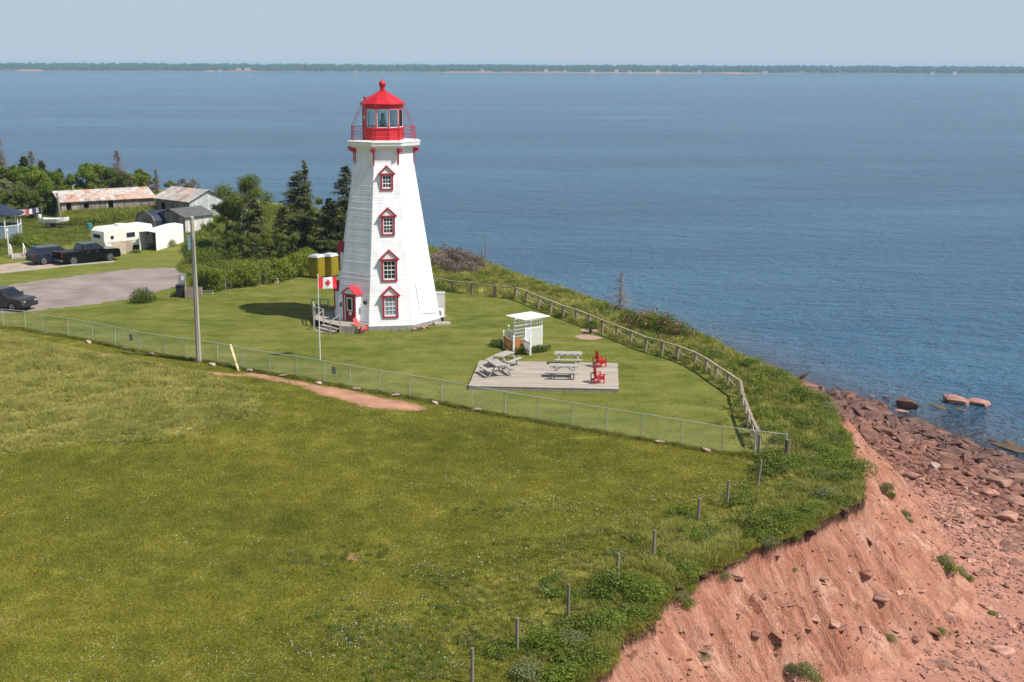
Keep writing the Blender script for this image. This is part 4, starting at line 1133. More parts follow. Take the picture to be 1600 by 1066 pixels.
# ================================================================ FENCES
mGalv = M('galvanised_steel', (0.48, 0.51, 0.50), .5, .12, 6, metal=.25)
mPostW = M('weathered_post_wood', (0.29, 0.225, 0.165), .9, .25, 3, .6, 40, stretch=(1, 1, .2), rnd=.15)
mPostG = M('grey_fence_stake', (0.22, 0.18, 0.14), .9, .25, 3, .6, 40, stretch=(1, 1, .2), rnd=.15)
mRope = M('pale_rope', (0.50, 0.46, 0.36), .9, .15, 20, .5, 80)
mRock = M('pinkish_sandstone', (0.37, 0.195, 0.145), .92, .45, 2.2, .9, 9, rnd=.28)
mRockPale = M('pale_field_stone', (0.44, 0.34, 0.27), .92, .25, 2, .7, 12, rnd=.15)
def onground(v, dz=0.0): return Vector((v.x, v.y, hz(v.x, v.y) + dz))
FP = [onground(p) for p in FEN]
CL = empty('chain_link_fence', FP[0], 0, 'long chain link fence on thin steel posts between the field and the lawn', 'fence')
O = FP[0]; FH = 1.40
for i, p in enumerate(FP):
    q = p - O
    mb = MB(); mb.tube([q + Vector((0, 0, -.2)), q + Vector((0, 0, FH + .03))], .026 if i < len(FP) - 2 else .036, 7); mb.build('post', mGalv, CL)
for i in range(len(FP) - 1):
    a, b_ = FP[i] - O, FP[i + 1] - O
    mb = MB(); mb.tube([a + Vector((0, 0, FH)), b_ + Vector((0, 0, FH))], .019, 6); mb.build('top_rail', mGalv, CL)
# the diamond mesh: wires leaning both ways
Vv, Ff = [], []
def wire(a, b_, r, out):
    d = (b_ - a).normalized(); x = d.cross(Vector((0, 0, 1))); x = x.normalized() if x.length > 1e-4 else Vector((1, 0, 0)); y = x.cross(d)
    o = len(out[0])
    for p in (a, b_):
        for k in range(3):
            t_ = 2.094 * k; out[0].append(p + x * r * math.cos(t_) + y * r * math.sin(t_))
    for k in range(3):
        k2 = (k + 1) % 3; out[1].append((o + k, o + k2, o + k2 + 3, o + k + 3))
for i in range(len(FP) - 1):
    a, b_ = FP[i] - O, FP[i + 1] - O; L = (b_ - a).length; d = (b_ - a) / L; H = FH - .04
    st = .085; n = int(L / st)
    for j in range(-int(H / st), n):
        for sgn in (1, -1):
            x0 = j * st; x1 = x0 + H
            u0, u1 = max(x0, 0), min(x1, L)
            if u1 <= u0: continue
            h0, h1 = u0 - x0, u1 - x0
            if sgn < 0: h0, h1 = H - h0, H - h1
            wire(a + d * u0 + Vector((0, 0, h0 + .03)), a + d * u1 + Vector((0, 0, h1 + .03)), .0011, (Vv, Ff))
me = fast_mesh('wire_mesh', np.array([v[:] for v in Vv]), np.array(Ff), [mGalv]); tag(link('wire_mesh', me, CL), kind='stuff')
for px, py in ((203, 549), (523, 602)):     # two blank grey plates wired to the mesh
    p = G(px, py) - O; j = min(range(len(FP) - 1), key=lambda k: (FP[k] + FP[k + 1] - 2 * O - 2 * p).length); dr = (FP[j + 1] - FP[j]).normalized()
    t0 = (p - (FP[j] - O)).dot(dr); p = FP[j] - O + dr * t0 + Vector((dr.y, -dr.x, 0)) * .03
    mb = MB(); mb.bar(p + Vector((0, 0, .92)) - dr * .16, p + Vector((0, 0, .92)) + dr * .16, .012, .42); mb.build('grey_plate', M('grey_plate_metal', (.16, .19, .20), .5), CL)
# leaning board
p0 = G(373, 580); p1 = G(360, 539, 0); mb = MB(); top = G(360, 538.5, 1.3)
mb.bar(p0, Vector((top.x, top.y, 1.3)), .13, .04); t = mb.build('leaning_board', M('new_yellow_board', (.62, .48, .28), .8, .15, 4)); tag(t, 'pale new board leaning against the wire fence right of the utility pole', 'board')

def rock_mesh(name, m, seed, n=16, flat=.5, elong=1.4):
    r = np.random.default_rng(seed); bm = bmesh.new()
    P = r.uniform(-1, 1, (n, 3)); P /= np.maximum(np.abs(P).max(1, keepdims=True), .3) ** .6; P *= .5
    for p in P: bm.verts.new((p[0] * elong, p[1], p[2] * flat))
    bmesh.ops.convex_hull(bm, input=bm.verts)
    bmesh.ops.delete(bm, geom=[v for v in bm.verts if not v.link_faces], context='VERTS')
    bmesh.ops.bevel(bm, geom=list(bm.edges), offset=.035, segments=1, affect='EDGES')
    me = bpy.data.meshes.new(name); bm.to_mesh(me); bm.free(); me.materials.append(m); return me
RKP = [rock_mesh('flat_stone', mRockPale, 40 + i, 14, .4, 1.4) for i in range(3)]
wds = ['leftmost pale stone under the wire fence', 'second pale stone from the left under the wire fence', 'third pale stone from the left under the wire fence', 'pale stone just right of the utility pole under the fence', 'pale stone just right of the leaning board', 'pale stone halfway between leaning board and flagpole', 'pale stone at the fence foot below the flagpole', 'biggest pale stone, over the left end of the red dirt', 'pale stone over the middle of the red dirt', 'upright pale stone at the right tip of the red dirt', 'pale stone at the fence foot below the deck corner', 'pale stone under the fence between deck and rope fence', 'pale stone under the fence nearest its right end']
for i, (px, py) in enumerate([(140,536),(194,546),(236,555),(333,571),(389,580),(443,589),(499,600),(556,609),(618,619.5),(681,631),(743,642),(1032,693),(1107,706)]):
    c0 = onground(G(px, py + .5)); o = link('flat_stone', RKP[i % 3], None, c0 + Vector((0, 0, .1)), (random.uniform(-.15, .15), random.uniform(-.15, .15), random.uniform(-.5, .1)))
    s_ = random.uniform(.42, .55) * (1.25 if i in (7, 8, 10) else 1); o.scale = (s_ * .9, s_ * .6, s_ * .8)
    tag(o, wds[i], 'stone', 'pale stones holding down the wire fence')
# a low lip of soil and dead grass under the wire
q = []
for i in range(len(FP) - 1):
    L = (FP[i + 1] - FP[i]).length; k = int(L * 26)
    for j in range(k):
        p = FP[i].lerp(FP[i + 1], random.random()); q.append((p.x + random.gauss(0, .10), p.y + random.gauss(-.02, .08), hz(p.x, p.y)))
q = np.array(q); scatter('fence_line_grass', q, rz(len(q), .15), rng.uniform(.3, .6, len(q)), pBank, 'strip of unmown grass along the foot of the wire fence', 'grass')

# rope fence: posts, cap rail, slack ropes
RP = [onground(p) for p in ROPE[1:]]
last = [(1159.6,641),(1164.5,655),(1169,668),(1175,684),(1183.5,702)]
RP2 = RP + [onground(G(*p)) for p in last]
RF = empty('rope_fence', RP2[0], 0, 'weathered wooden rail fence with slack ropes along the cliff side of the lawn', 'fence')
O = RP2[0]
for i, p in enumerate(RP2):
    q = p - O; j = random.uniform(-.02, .02)
    mb = MB(); mb.box(-.075, .075, -.075, .075, -.3, .93); a = math.atan2((RP2[min(i + 1, len(RP2) - 1)] - RP2[max(i - 1, 0)]).y, (RP2[min(i + 1, len(RP2) - 1)] - RP2[max(i - 1, 0)]).x)
    mb.build('post', mPostW, RF, q, (j, random.uniform(-.02, .02), a))
for i in range(len(RP2) - 1):
    a, b_ = RP2[i] - O, RP2[i + 1] - O; d = (b_ - a).normalized()
    mb = MB(); mb.bar(a + Vector((0, 0, .965)) - d * .005, b_ + Vector((0, 0, .965)) - d * .01, .16, .06); mb.build('rail', mPostW, RF)
    for k, (h0, sag) in enumerate(((.72, .20), ) if i > 3 else ()):
        pts = []
        for j in range(9):
            t_ = j / 8; pts.append(a.lerp(b_, t_) + Vector((0, 0, h0 - sag * 4 * t_ * (1 - t_))))
        mb = MB(); mb.tube(pts, .021, 6); mb.build('rope', mRope, RF, smooth=True)
# thick post ending the wire fence
p = onground(G(1229, 722)); mb = MB(); mb.tube([p + Vector((0, 0, -.3)), p + Vector((.0, 0, .55)), p + Vector((.02, 0, 1.13))], [.135, .13, .125], 14)
tag(mb.build('thick_post', M('dark_post_wood', (.15, .11, .08), .9, .3, 4, .7, 30, stretch=(1, 1, .2))), 'thick round weathered post at the right end of the wire fence', 'post')
p = onground(G(1185, 716)); mb = MB(); mb.tube([p + Vector((0, 0, -.2)), p + Vector((0, 0, 1.2))], .07, 10)
tag(mb.build('corner_post', mPostW), 'short wooden post where rope fence and wire fence meet', 'post')
# bare stakes of the old field fence
ST = [(1184,758,1.05,-.09),(1136,790,1.0,-.03),(1090,822,1.08,-.03),(1021,874,1.05,-.02),(965,912,1.05,.0),(888,965,1.1,.0),(808,1020,1.08,.0),(738,1072,1.1,.0)]
wd = ['farthest grey stake, leaning, below the corner of the wire fence', 'second farthest grey stake of the old fence', 'third farthest grey stake of the old fence', 'grey stake in the middle of the row, above the pale stalks', 'grey stake left of the small cliff lip bush', 'grey stake left of the largest cliff edge bush', 'second nearest grey stake, left of the shrubs', 'nearest grey stake, cut by the bottom of the photo']
for i, (px, py, h_, ln) in enumerate(ST):
    p = onground(G(px, py)); mb = MB(); mb.tube([(0, 0, -.25), (0, 0, h_ + .14)], [.062, .056], 9)
    tag(mb.build('fence_stake', mPostG, None, p, (random.uniform(-.02, .02), -ln, 0)), wd[i], 'stake', 'bare stakes of the old field fence')

# ================================================================ DECK AND FURNITURE
mDeck = M('weathered_deck_boards', (0.36, 0.31, 0.255), .9, .2, 2.5, .35, 40, stretch=(.15, 1, 1), rnd=.10)
mDeckSide = M('deck_skirt', (0.30, 0.26, 0.21), .9, .2, 3)
mTable = M('grey_table_wood', (0.36, 0.335, 0.30), .9, .2, 4, .4, 40, stretch=(.2, 1, 1))
mRedChair = M('red_chair_paint', (0.48, 0.016, 0.018), .6, .2, 4)
DZ = .24
a, b_, c_, d_ = G(729, 603, DZ), G(965, 608, DZ), G(967, 568, DZ), G(752, 563, DZ)
DA = math.atan2((b_ - a).y, (b_ - a).x)
DWd = ((b_ - a).length + (c_ - d_).length) / 2; DDp = ((d_ - a).length + (c_ - b_).length) / 2
DC = (a + b_ + c_ + d_) / 4
DK = empty('picnic_deck', (DC.x, DC.y, 0), DA, 'low square deck of weathered boards on the lawn, carrying tables and chairs', 'deck')
nb = int(DDp / .145); bw = DDp / nb
for i in range(nb):
    y0 = -DDp / 2 + i * bw; mb = MB(); e = random.uniform(-.012, .012)
    mb.box(-DWd / 2 + e, DWd / 2 + random.uniform(-.012, .012), y0 + .004, y0 + bw - .004, DZ - .035, DZ + random.uniform(-.002, .002))
    mb.build('deck_board', mDeck, DK)
for nm, bx in (('front', (-DWd/2+.02, DWd/2-.02, -DDp/2+.02, -DDp/2+.06)), ('back', (-DWd/2+.02, DWd/2-.02, DDp/2-.06, DDp/2-.02)), ('l', (-DWd/2+.02, -DWd/2+.06, -DDp/2+.065, DDp/2-.065)), ('r', (DWd/2-.06, DWd/2-.02, -DDp/2+.065, DDp/2-.065))):
    mb = MB(); mb.box(*bx, -.02, DZ - .04); mb.build('skirt_board', mDeckSide, DK)
def plank(t, name, m, *bx, rot=None, bev=.004):
    mb = MB(); mb.box(*bx); return mb.build(name, m, t)
def picnic_table(loc, rz_, label, L=1.75):
    t = empty('picnic_table', loc, rz_, label, 'picnic table', 'picnic tables on the deck')
    for i in range(5):
        y = -.35 + i * .145; plank(t, 'table_board', mTable, -L/2, L/2, y, y + .135, .71, .75)
    for sy in (-1, 1):
        for k in range(2):
            y = sy * (.62 + k * .14) if sy > 0 else -(.62 + k * .14) - .13; plank(t, 'seat_board', mTable, -L/2, L/2, y, y + .13, .42, .455)
    for x in (-L/2 + .28, L/2 - .28):
        for sy in (-1, 1):
            mb = MB(); mb.bar((x, sy * .25, .70), (x, sy * .74, 0.0), .045, .09, up=(1, 0, 0)); mb.build('leg', mTable, t)
        mb = MB(); mb.bar((x + .05, -.87, .37), (x + .05, .87, .37), .04, .09); mb.bar((x + .05, -.35, .66), (x + .05, .35, .66), .04, .08); mb.build('crossbar', mTable, t)
        sx = -1 if x > 0 else 1
        mb = MB(); mb.bar((x + .05 * sx, 0, .37), (x * .12, 0, .69), .04, .07, up=(0, 1, 0)); mb.build('brace', mTable, t)
    return t
def deckat(px, py):
    p = G(px, py, DZ); return (p.x, p.y, DZ)
picnic_table(deckat(881, 589), R(-3), 'picnic table on the deck in front, nearer of the two facing squarely')
picnic_table(deckat(888, 569), R(-2), 'picnic table at the far edge of the deck, behind the square facing one')
picnic_table(deckat(787, 571), R(60), 'picnic table at the far left corner of the deck, turned sideways', 1.7)
picnic_table(deckat(775.5, 585), R(-68), 'picnic table at the left of the deck, nearer of the two sideways ones', 1.7)
def muskoka(loc, rz_, label, m=mRedChair, group='red wooden garden chairs', lean=.30, rail=.62):
    """slatted garden chair facing +X in its own frame"""
    t = empty('garden_chair', loc, rz_, label, 'chair', group); t.scale = (.76 if lean < .2 else 1, .95, 1)
    for i in range(5):
        y = -.25 + i * .102; hh = .98 - .05 * abs(i - 2)
        mb = MB(); mb.bar((-.22, y + .045, .28), (-.22 - lean, y + .045, .28 + hh * .78), .085, .022, up=(1, 0, .3)); mb.build('back_slat', m, t)
    mb = MB()
    for i in range(5):
        x = -.2 + i * .115; mb2 = MB(); z0 = .28 + i * .024; mb2.bar((x + .05, -.27, z0), (x + .05, .27, z0), .1, .022); mb2.build('seat_slat', m, t)
    for sy in (-1, 1):
        mb = MB(); mb.box(-.40, .42, sy * .36 - .065, sy * .36 + .065, .56, .585); mb.build('armrest', m, t)
        mb = MB(); mb.box(.27, .38, sy * .33 - .015, sy * .33 + .015, 0, .56); mb.build('leg', m, t)
        mb = MB(); mb.bar((.38, sy * .30, .36), (-rail, sy * .30, .12), .03, .11, up=(0, 0, 1)); mb.bar((-.42, sy * .31, 0), (-.46, sy * .33, .56), .025, .08, up=(1, 0, 0)); mb.build('side_rail', m, t)
    mb = MB(); mb.box(.365, .395, -.30, .30, .25, .37); mb.build('apron', m, t)
    mb = MB(); mb.bar((-.36, -.30, .56), (-.36, .30, .56), .03, .07); mb.build('back_rail', m, t)
    return t
muskoka(deckat(937.5, 573), R(24), 'red wooden armchair at the far right of the deck', lean=.10, rail=.42)
muskoka(deckat(934.5, 598), R(18), 'red wooden armchair at the near right of the deck', lean=.10, rail=.42)
mCor = M('sun_faded_red_paint', (.66, .09, .08), .5, .1, 4)
muskoka(tuple(onground(G(563.5, 520))), R(-35), 'faded coral red armchair on the grass beside the entrance steps', mCor)

# ---- arbour with gates
mArb = M('arbour_white_paint', (.80, .80, .79), .5, .05, 3)
mGate = M('orange_gate_wood', (.45, .19, .06), .8, .2, 5, rnd=.12)
A0, A1 = G(820.5, 547), G(846, 542.5)
d = (A1 - A0); wA = d.length; d.normalize(); nb_ = Vector((-d.y, d.x, 0)); dep = 1.15
ang = math.atan2(d.y, d.x)
AR = empty('garden_arbour', ((A0 + A1) / 2 + nb_ * dep / 2), ang, 'white lattice garden arbour with flat slatted roof on the lawn', 'arbour')
AH = 2.05
for x in (-wA/2, wA/2):
    for y in (-dep/2, dep/2): plank(AR, 'post', mArb, x - .045, x + .045, y - .045, y + .045, 0, AH)
for y in (-dep/2, dep/2):   # lattice sides front and back
    yy = y - .01
    for z0, z1 in ((.10, .17), (1.40, 1.47), (1.90, 1.98)): plank(AR, 'rail', mArb, -wA/2 + .05, wA/2 - .05, yy - .02, yy + .02, z0, z1)
    for k in range(6):
        x = -wA/2 + wA * (k + 1) / 7; plank(AR, 'spindle', mArb, x - .02, x + .02, yy - .015, yy + .015, 1.47, 1.90)
    mb = MB(); W = wA - .1; H = 1.23; st = .15
    for sgn, off in ((1, -.007), (-1, .007)):
        k = -int(H / st) - 1
        while k * st < W:
            x0 = k * st; u0, u1 = max(x0, 0), min(x0 + H, W)
            if u1 > u0 + .01:
                h0, h1 = u0 - x0, u1 - x0
                if sgn < 0: h0, h1 = H - h0, H - h1
                mb.bar((-W/2 + u0, yy + off, .17 + h0), (-W/2 + u1, yy + off, .17 + h1), .008, .042, up=(0, 1, 0)) if False else mb.bar((-W/2 + u0, yy + off, .17 + h0), (-W/2 + u1, yy + off, .17 + h1), .034, .008, up=(0, 1, 0))
            k += 1
    tag(mb.build('lattice', mArb, AR), kind='stuff')
for x in (-wA/2, wA/2): plank(AR, 'beam', mArb, x - .03, x + .03, -dep/2 - .35, dep/2 + .35, AH - .01, AH + .10)
for k in range(13):
    y = -dep/2 - .38 + (dep + .76) * k / 12; plank(AR, 'roof_slat', mArb, -wA/2 - .42, wA/2 + .42, y - .05, y + .05, AH + .10, AH + .135)
def gate_leaf(a, b_, label, m, group, h=.92, posts=(1, 1), arch=.0, n=None, name='garden_gate'):
    d = (b_ - a); L = d.length; t = empty(name, a, math.atan2(d.y, d.x), label, 'gate' if name == 'garden_gate' else 'fence panel', group)
    n = n or max(4, int(L / .115))
    for k in range(n):
        x = .05 + (L - .1) * (k + .5) / n; hh = h + arch * math.sin(math.pi * (k + .5) / n)
        mb = MB(); w_ = (L - .1) / n * .36
        mb.prism([(x - w_, .06), (x + w_, .06), (x + w_, hh - .05), (x, hh), (x - w_, hh - .05)], -.012, .012, M=Matrix.Rotation(R(90), 4, 'X')); mb.build('picket', m, t)
    for z0 in (.2, h - .22): plank(t, 'rail', m, .03, L - .03, .014, .04, z0, z0 + .08)
    for k, x in enumerate((0, L)):
        if posts[k]:
            mb = MB(); mb.box(x - .05, x + .05, -.05, .05, 0, h + .22); mb.lathe([(.075, h + .22), (.075, h + .25), (.0, h + .34)], 4, c=(x, 0, 0), rot=R(45)); mb.build('gate_post', mArb, t)
    return t
P1, P2, P3, P4, P5 = G(787, 544), G(802.5, 552.5), G(815.5, 548), G(828.5, 555.5), G(794.5, 537)
gate_leaf(P1, P2, 'orange wooden gate leaf on the left, in shade, between two white posts', mGate, 'gates before the arbour', arch=-.06, posts=(1, 1))
gate_leaf(P2 + (P3 - P2).normalized() * .07, P3, 'orange wooden gate leaf on the right with rounded top', mGate, 'gates before the arbour', arch=.06, posts=(0, 0))
gate_leaf(P3 + Vector((.1, -.05, 0)), P4, 'white picket panel right of the orange gates', mArb, 'white picket panels by the arbour', posts=(0, 1), h=1.0, arch=-.12, name='picket_panel')
gate_leaf(P5, P5 + (G(806, 540) - P5), 'white picket panel behind the orange gates', mArb, 'white picket panels by the arbour', posts=(1, 0), h=1.0, arch=-.12, name='picket_panel')
# hostas and small plants
def hosta(loc, s_, m_, label, n=60):
    N_ = n; a_ = rng.uniform(0, 6.28, N_); el = rng.uniform(.15, 1.2, N_); r = rng.uniform(.08, .33, N_)
    D = np.stack([np.cos(a_) * np.cos(el), np.sin(a_) * np.cos(el), np.sin(el)], -1)
    C = np.stack([np.cos(a_) * r, np.sin(a_) * r, .06 + .28 * np.sin(el) * rng.uniform(.5, 1, N_)], -1)
    V, Fc = quads(C, D, np.stack([-np.cos(a_) * .5, -np.sin(a_) * .5, np.ones(N_)], -1), .055, .12)
    t = link('leafy_plant', fast_mesh('leafy_plant', V, Fc, [m_], False, {'v': np.repeat(rng.uniform(0, 1, N_), 4)}), None, loc); t.scale = (s_,) * 3
    return tag(t, label, 'plant', 'plants around the arbour')
hosta(G(836, 551), 1.3, mLfPale, 'leftmost pale striped plant at the foot of the arbour')
hosta(G(843, 550), 1.3, mLfPale, 'middle pale striped plant at the foot of the arbour')
hosta(G(850, 548.5), 1.2, mLfPale, 'pale striped plant right of the other two')
hosta(G(856, 546), 1.0, mLfBright, 'green plant rightmost at the foot of the arbour')
hosta(G(814, 553), 1.2, mLfDark, 'dark plant in front of the orange gates', 90)
put(shD, G(777, 542), .8, label='low dark bush left of the orange gate')
sheet('mulch_bed', [tuple(G(*p)[:2]) for p in ((897,526),(905,524),(918,523),(932,525),(942,528),(936,530.5),(920,531.5),(905,530))], M('pinkish_mulch', (.36, .24, .18), .95, .3, 6, .6, 30), .012, .15, .12)
sheet('mulch_bed', [tuple(G(*p)[:2]) for p in ((906,518),(912,514),(935,515),(942,519),(930,521),(914,521))], bpy.data.materials['pinkish_mulch'], .012, .15, .12)
put(make_bush('leafy_shrub', 1.1, 1.25, 1400, .05, mLfDark, 'x', k=7), onground(G(923, 521)), 1.0, label='upright young shrub in the pinkish mulch bed by the rope fence')

# ---- flagpole and flag
FPp = onground(G(500.3, 563))
mPole = M('white_pole_paint', (.62, .64, .66), .4, .08, 2)
mb = MB(); mb.tube([(0, 0, 0), (0, 0, 5.55)], [.042, .026], 10); mb.lathe([(.0, 5.53), (.05, 5.57), (.05, 5.62), (0, 5.66)], 10)
fpole = tag(mb.build('flagpole', mPole, None, FPp), 'slim white flagpole in front of the lighthouse', 'flagpole')
mFR = M('flag_red', (.62, .02, .035), .8, .05, 2); mFW = M('flag_white', (.78, .78, .78), .8, .04, 2)
fw, fh = 1.35, .74; fa = R(28)
def fl(u, v, o=0.0):
    x = u * fw * .93; s_ = .075 * math.sin(u * 7.5 + v * 1.2) * (.3 + u); z = v * fh - u * u * .14 - .03 * math.sin(u * 6)
    return Vector((.03 + x * math.cos(fa) - (s_ + o) * math.sin(fa), x * math.sin(fa) + (s_ + o) * math.cos(fa), 4.72 + z))
mb = MB(); nu, nv = 24, 8
vs = [fl(i / nu, j / nv) for j in range(nv + 1) for i in range(nu + 1)]
for j in range(nv):
    for i in range(nu):
        k = j * (nu + 1) + i; mb.f.append((k, k + 1, k + nu + 2, k + nu + 1)); mb.m.append(0 if (i < nu / 4 or i >= nu * 3 / 4) else 1)
mb.v = vs
flag = mb.build('flag', [mFR, mFW], None, FPp, fix=False, smooth=True); tag(flag, 'red and white flag with a red maple leaf flying from the pole', 'flag')
for o in (-.018, .018):
    vs = [fl(.5 + x * .19, .5 + y * .40, o) for x, y in LEAF] + [fl(.5, .5, o)]; mb = MB(); mb.add(vs, [(24, i, (i + 1) % 24) for i in range(24)]); mb.build('maple_leaf', mFR, flag, fix=False)

# ---- lighthouse entrance deck
mStep = M('entrance_deck_wood', (.36, .32, .27), .9, .18, 4, .4, 30, rnd=.12)
EZ = .5
def E2(px, py): 
    p = G(px, py, EZ); return Vector((p.x, p.y, 0))
wall_pt = lambda k: TW + corner(k, RB + .08, 0)
pa, pb_, pc_, pd_ = E2(506, 503), E2(531.5, 509.5), E2(556, 510.5), E2(573.5, 509)
pe, pf_ = E2(513, 487), E2(488, 486.5)
poly = [pa, pb_, pc_, pd_, wall_pt(-1), wall_pt(-2), wall_pt(-3), pe, pf_, E2(492, 499)]
ED = empty('entrance_deck', pa, 0, 'weathered wooden entrance deck with steps and railing at the lighthouse door', 'deck')
O = pa
bm = bmesh.new(); P2d = [(p - O) for p in poly]
mb = MB(); n = len(P2d); mb.add([(p.x, p.y, EZ - .04) for p in P2d] + [(p.x, p.y, EZ) for p in P2d], [tuple(range(n))[::-1], tuple(range(n, 2 * n))] + [(i, (i + 1) % n, n + (i + 1) % n, n + i) for i in range(n)])
mb.build('deck_floor', mStep, ED)
def boards(a, b_, top, name='skirt_board', w_=.14):
    L = (b_ - a).length; k = max(1, int(L / w_)); d = (b_ - a) / k
    for i in range(k):
        mb = MB(); mb.bar(a + d * (i + .5) + Vector((0, 0, -.02)), a + d * (i + .5) + Vector((0, 0, top)), (d.length - .012), .025, up=(-d.y, d.x, 0)) ; mb.build(name, mStep, ED)
boards(pb_ - O, pc_ - O, EZ - .05); boards(pc_ - O, pd_ - O, EZ - .05)
boards(E2(492, 499) - O, pf_ - O, EZ - .05)
sdir = (pb_ - pa).normalized(); out = Vector((sdir.y, -sdir.x, 0)); W_ = (pb_ - pa).length
for i in range(3):
    z0 = EZ - .165 * (i + 1); a = Vector((0, 0, 0)) + out * (.02 + .29 * i)
    P = [a, a + sdir * W_, a + sdir * W_ + out * .30, a + out * .30]
    mb = MB(); mb.add([(p.x, p.y, z0 - .04) for p in P] + [(p.x, p.y, z0) for p in P], [(0, 3, 2, 1), (4, 5, 6, 7), (0, 1, 5, 4), (1, 2, 6, 5), (2, 3, 7, 6), (3, 0, 4, 7)]); mb.build('step', mStep, ED)
    mb = MB(); b0 = a + out * .285; mb.bar(b0 + Vector((0, 0, z0 - .105)), b0 + sdir * W_ + Vector((0, 0, z0 - .105)), .02, .12); mb.build('riser', mStep, ED)
def post(p, h, w_=.09, z0=0): mb = MB(); mb.box(p.x - w_/2, p.x + w_/2, p.y - w_/2, p.y + w_/2, z0, h); mb.build('railing_post', mStep, ED)
for s_ in (0, W_):
    b0 = sdir * s_ + out * .85; post(b0, .95); post(sdir * s_ + out * .02, EZ + .9)
    mb = MB(); mb.bar(sdir * s_ + out * .02 + Vector((0, 0, EZ + .85)), b0 + Vector((0, 0, .92)), .09, .04); mb.build('handrail', mStep, ED)
ring = [E2(492, 499) - O, pf_ - O, pe - O]
for i in range(2):
    a, b_ = ring[i], ring[i + 1]; k = 2
    for j in range(k + (i == 1)): post(a.lerp(b_, j / k), EZ + .95)
    for h_ in (.5, .92): mb = MB(); mb.bar(a + Vector((0, 0, EZ + h_)), b_ + Vector((0, 0, EZ + h_)), .1 if h_ > .9 else .04, .04 if h_ > .9 else .09); mb.build('handrail', mStep, ED)
mb = MB(); mb.bar(Vector((0, 0, EZ + .92)), ring[0] + Vector((0, 0, EZ + .92)), .1, .04); mb.build('handrail', mStep, ED)

# ---- things round the lighthouse foot
mBeige = M('beige_cabinet', (.50, .48, .43), .6, .06, 3)
p = onground(G(686, 497)); t = empty('utility_cabinet', p + Vector((0, .5, 0)), R(8), 'tall beige metal cabinet standing behind the right side of the lighthouse', 'cabinet')
plank(t, 'body', mBeige, -.42, .42, -.35, .35, .12, 1.85); plank(t, 'top', mGalv, -.45, .45, -.38, .38, 1.85, 1.89); plank(t, 'base', mConc, -.5, .5, -.42, .42, -.05, .12)
plank(t, 'door', mBeige, -.36, .36, -.372, -.352, .22, 1.75)
p = onground(G(685, 502)); t = empty('heat_pump', p + Vector((0, .1, 0)), R(25), 'white outdoor heat pump unit with round fan grille beside the beige cabinet', 'heat pump')
plank(t, 'body', mTrimW, -.38, .38, -.15, .15, .30, .92)
mb = MB(); mb.lathe([(.25, 0), (.25, .02), (.18, .025), (.03, .02)], 20, M=Matrix.Translation((-.06, -.15, .61)) @ Matrix.Rotation(R(90), 4, 'X')); mb.build('fan_grille', M('grille_grey', (.22, .23, .24), .5), t)
for x in (-.3, .3): plank(t, 'foot', mIron, x - .03, x + .03, -.2, .2, 0, .30)
p = onground(G(691, 507)); t = empty('wooden_pallet', p, R(12), 'old wooden pallet lying beside the heat pump', 'pallet')
for k in range(6): plank(t, 'pallet_board', mStep, -.6, .6, -.4 + k * .145, -.29 + k * .145, .10, .125)
for y in (-.36, 0, .36): plank(t, 'pallet_runner', mStep, -.6, .6, y - .04, y + .04, 0, .10)
p = onground(G(624, 518.5)); t = empty('foundation_frame', p, R(AX), 'low grey wooden frame lying against the lighthouse foundation', 'frame')
for bx in ((-.6, .6, 0, .05, .28, .34), (-.6, .6, 0, .05, 0, .06), (-.6, -.55, 0, .05, .06, .28), (.55, .6, 0, .05, .06, .28), (-.03, .03, 0, .05, .06, .28)): plank(t, 'frame_bar', mPostG, *bx)
for i, (px, py) in enumerate([(647,517),(653,515.5),(660,514),(666,512.5)]):
    o = link('dark_stone', rock_mesh('dark_stone', mRock, 80 + i, 14, .7, 1.2), None, onground(G(px, py)) + Vector((0, 0, .1))); o.scale = (.4, .35, .35); tag(o, ['leftmost dark block', 'second dark block from the left', 'third dark block from the left', 'rightmost dark block'][i] + ' lying along the right foot of the lighthouse', 'block', 'blocks at the lighthouse foot')

# ---- utility pole
p = onground(G(311, 566)); tp = G(300.3, 336, 0)
mPoleW = M('grey_pole_wood', (.36, .34, .29), .9, .2, 2, .5, 30, stretch=(1, 1, .1))
mb = MB(); mb.tube([(0, 0, -.5), (0, 0, 5), (0, 0, 9.35)], [.175, .15, .12], 14); UP = mb.build('utility_pole', mPoleW, None, p, (0, 0, 0)); tag(UP, 'tall bare grey utility pole standing at the wire fence', 'utility pole')
mb = MB(); mb.box(-.32, -.14, -.12, .12, 7.3, 8.2); mb.build('pole_box', M('pale_blue_box', (.22, .36, .40), .5), UP)
mb = MB(); mb.tube([(.09, -.16, 0), (.08, -.14, 8.0)], .018, 6); mb.build('ground_cable', mPoleW, UP)
mb = MB(); mb.lathe([(.127, 9.3), (.13, 9.36), (.0, 9.42)], 12); mb.build('pole_cap', mGalv, UP)
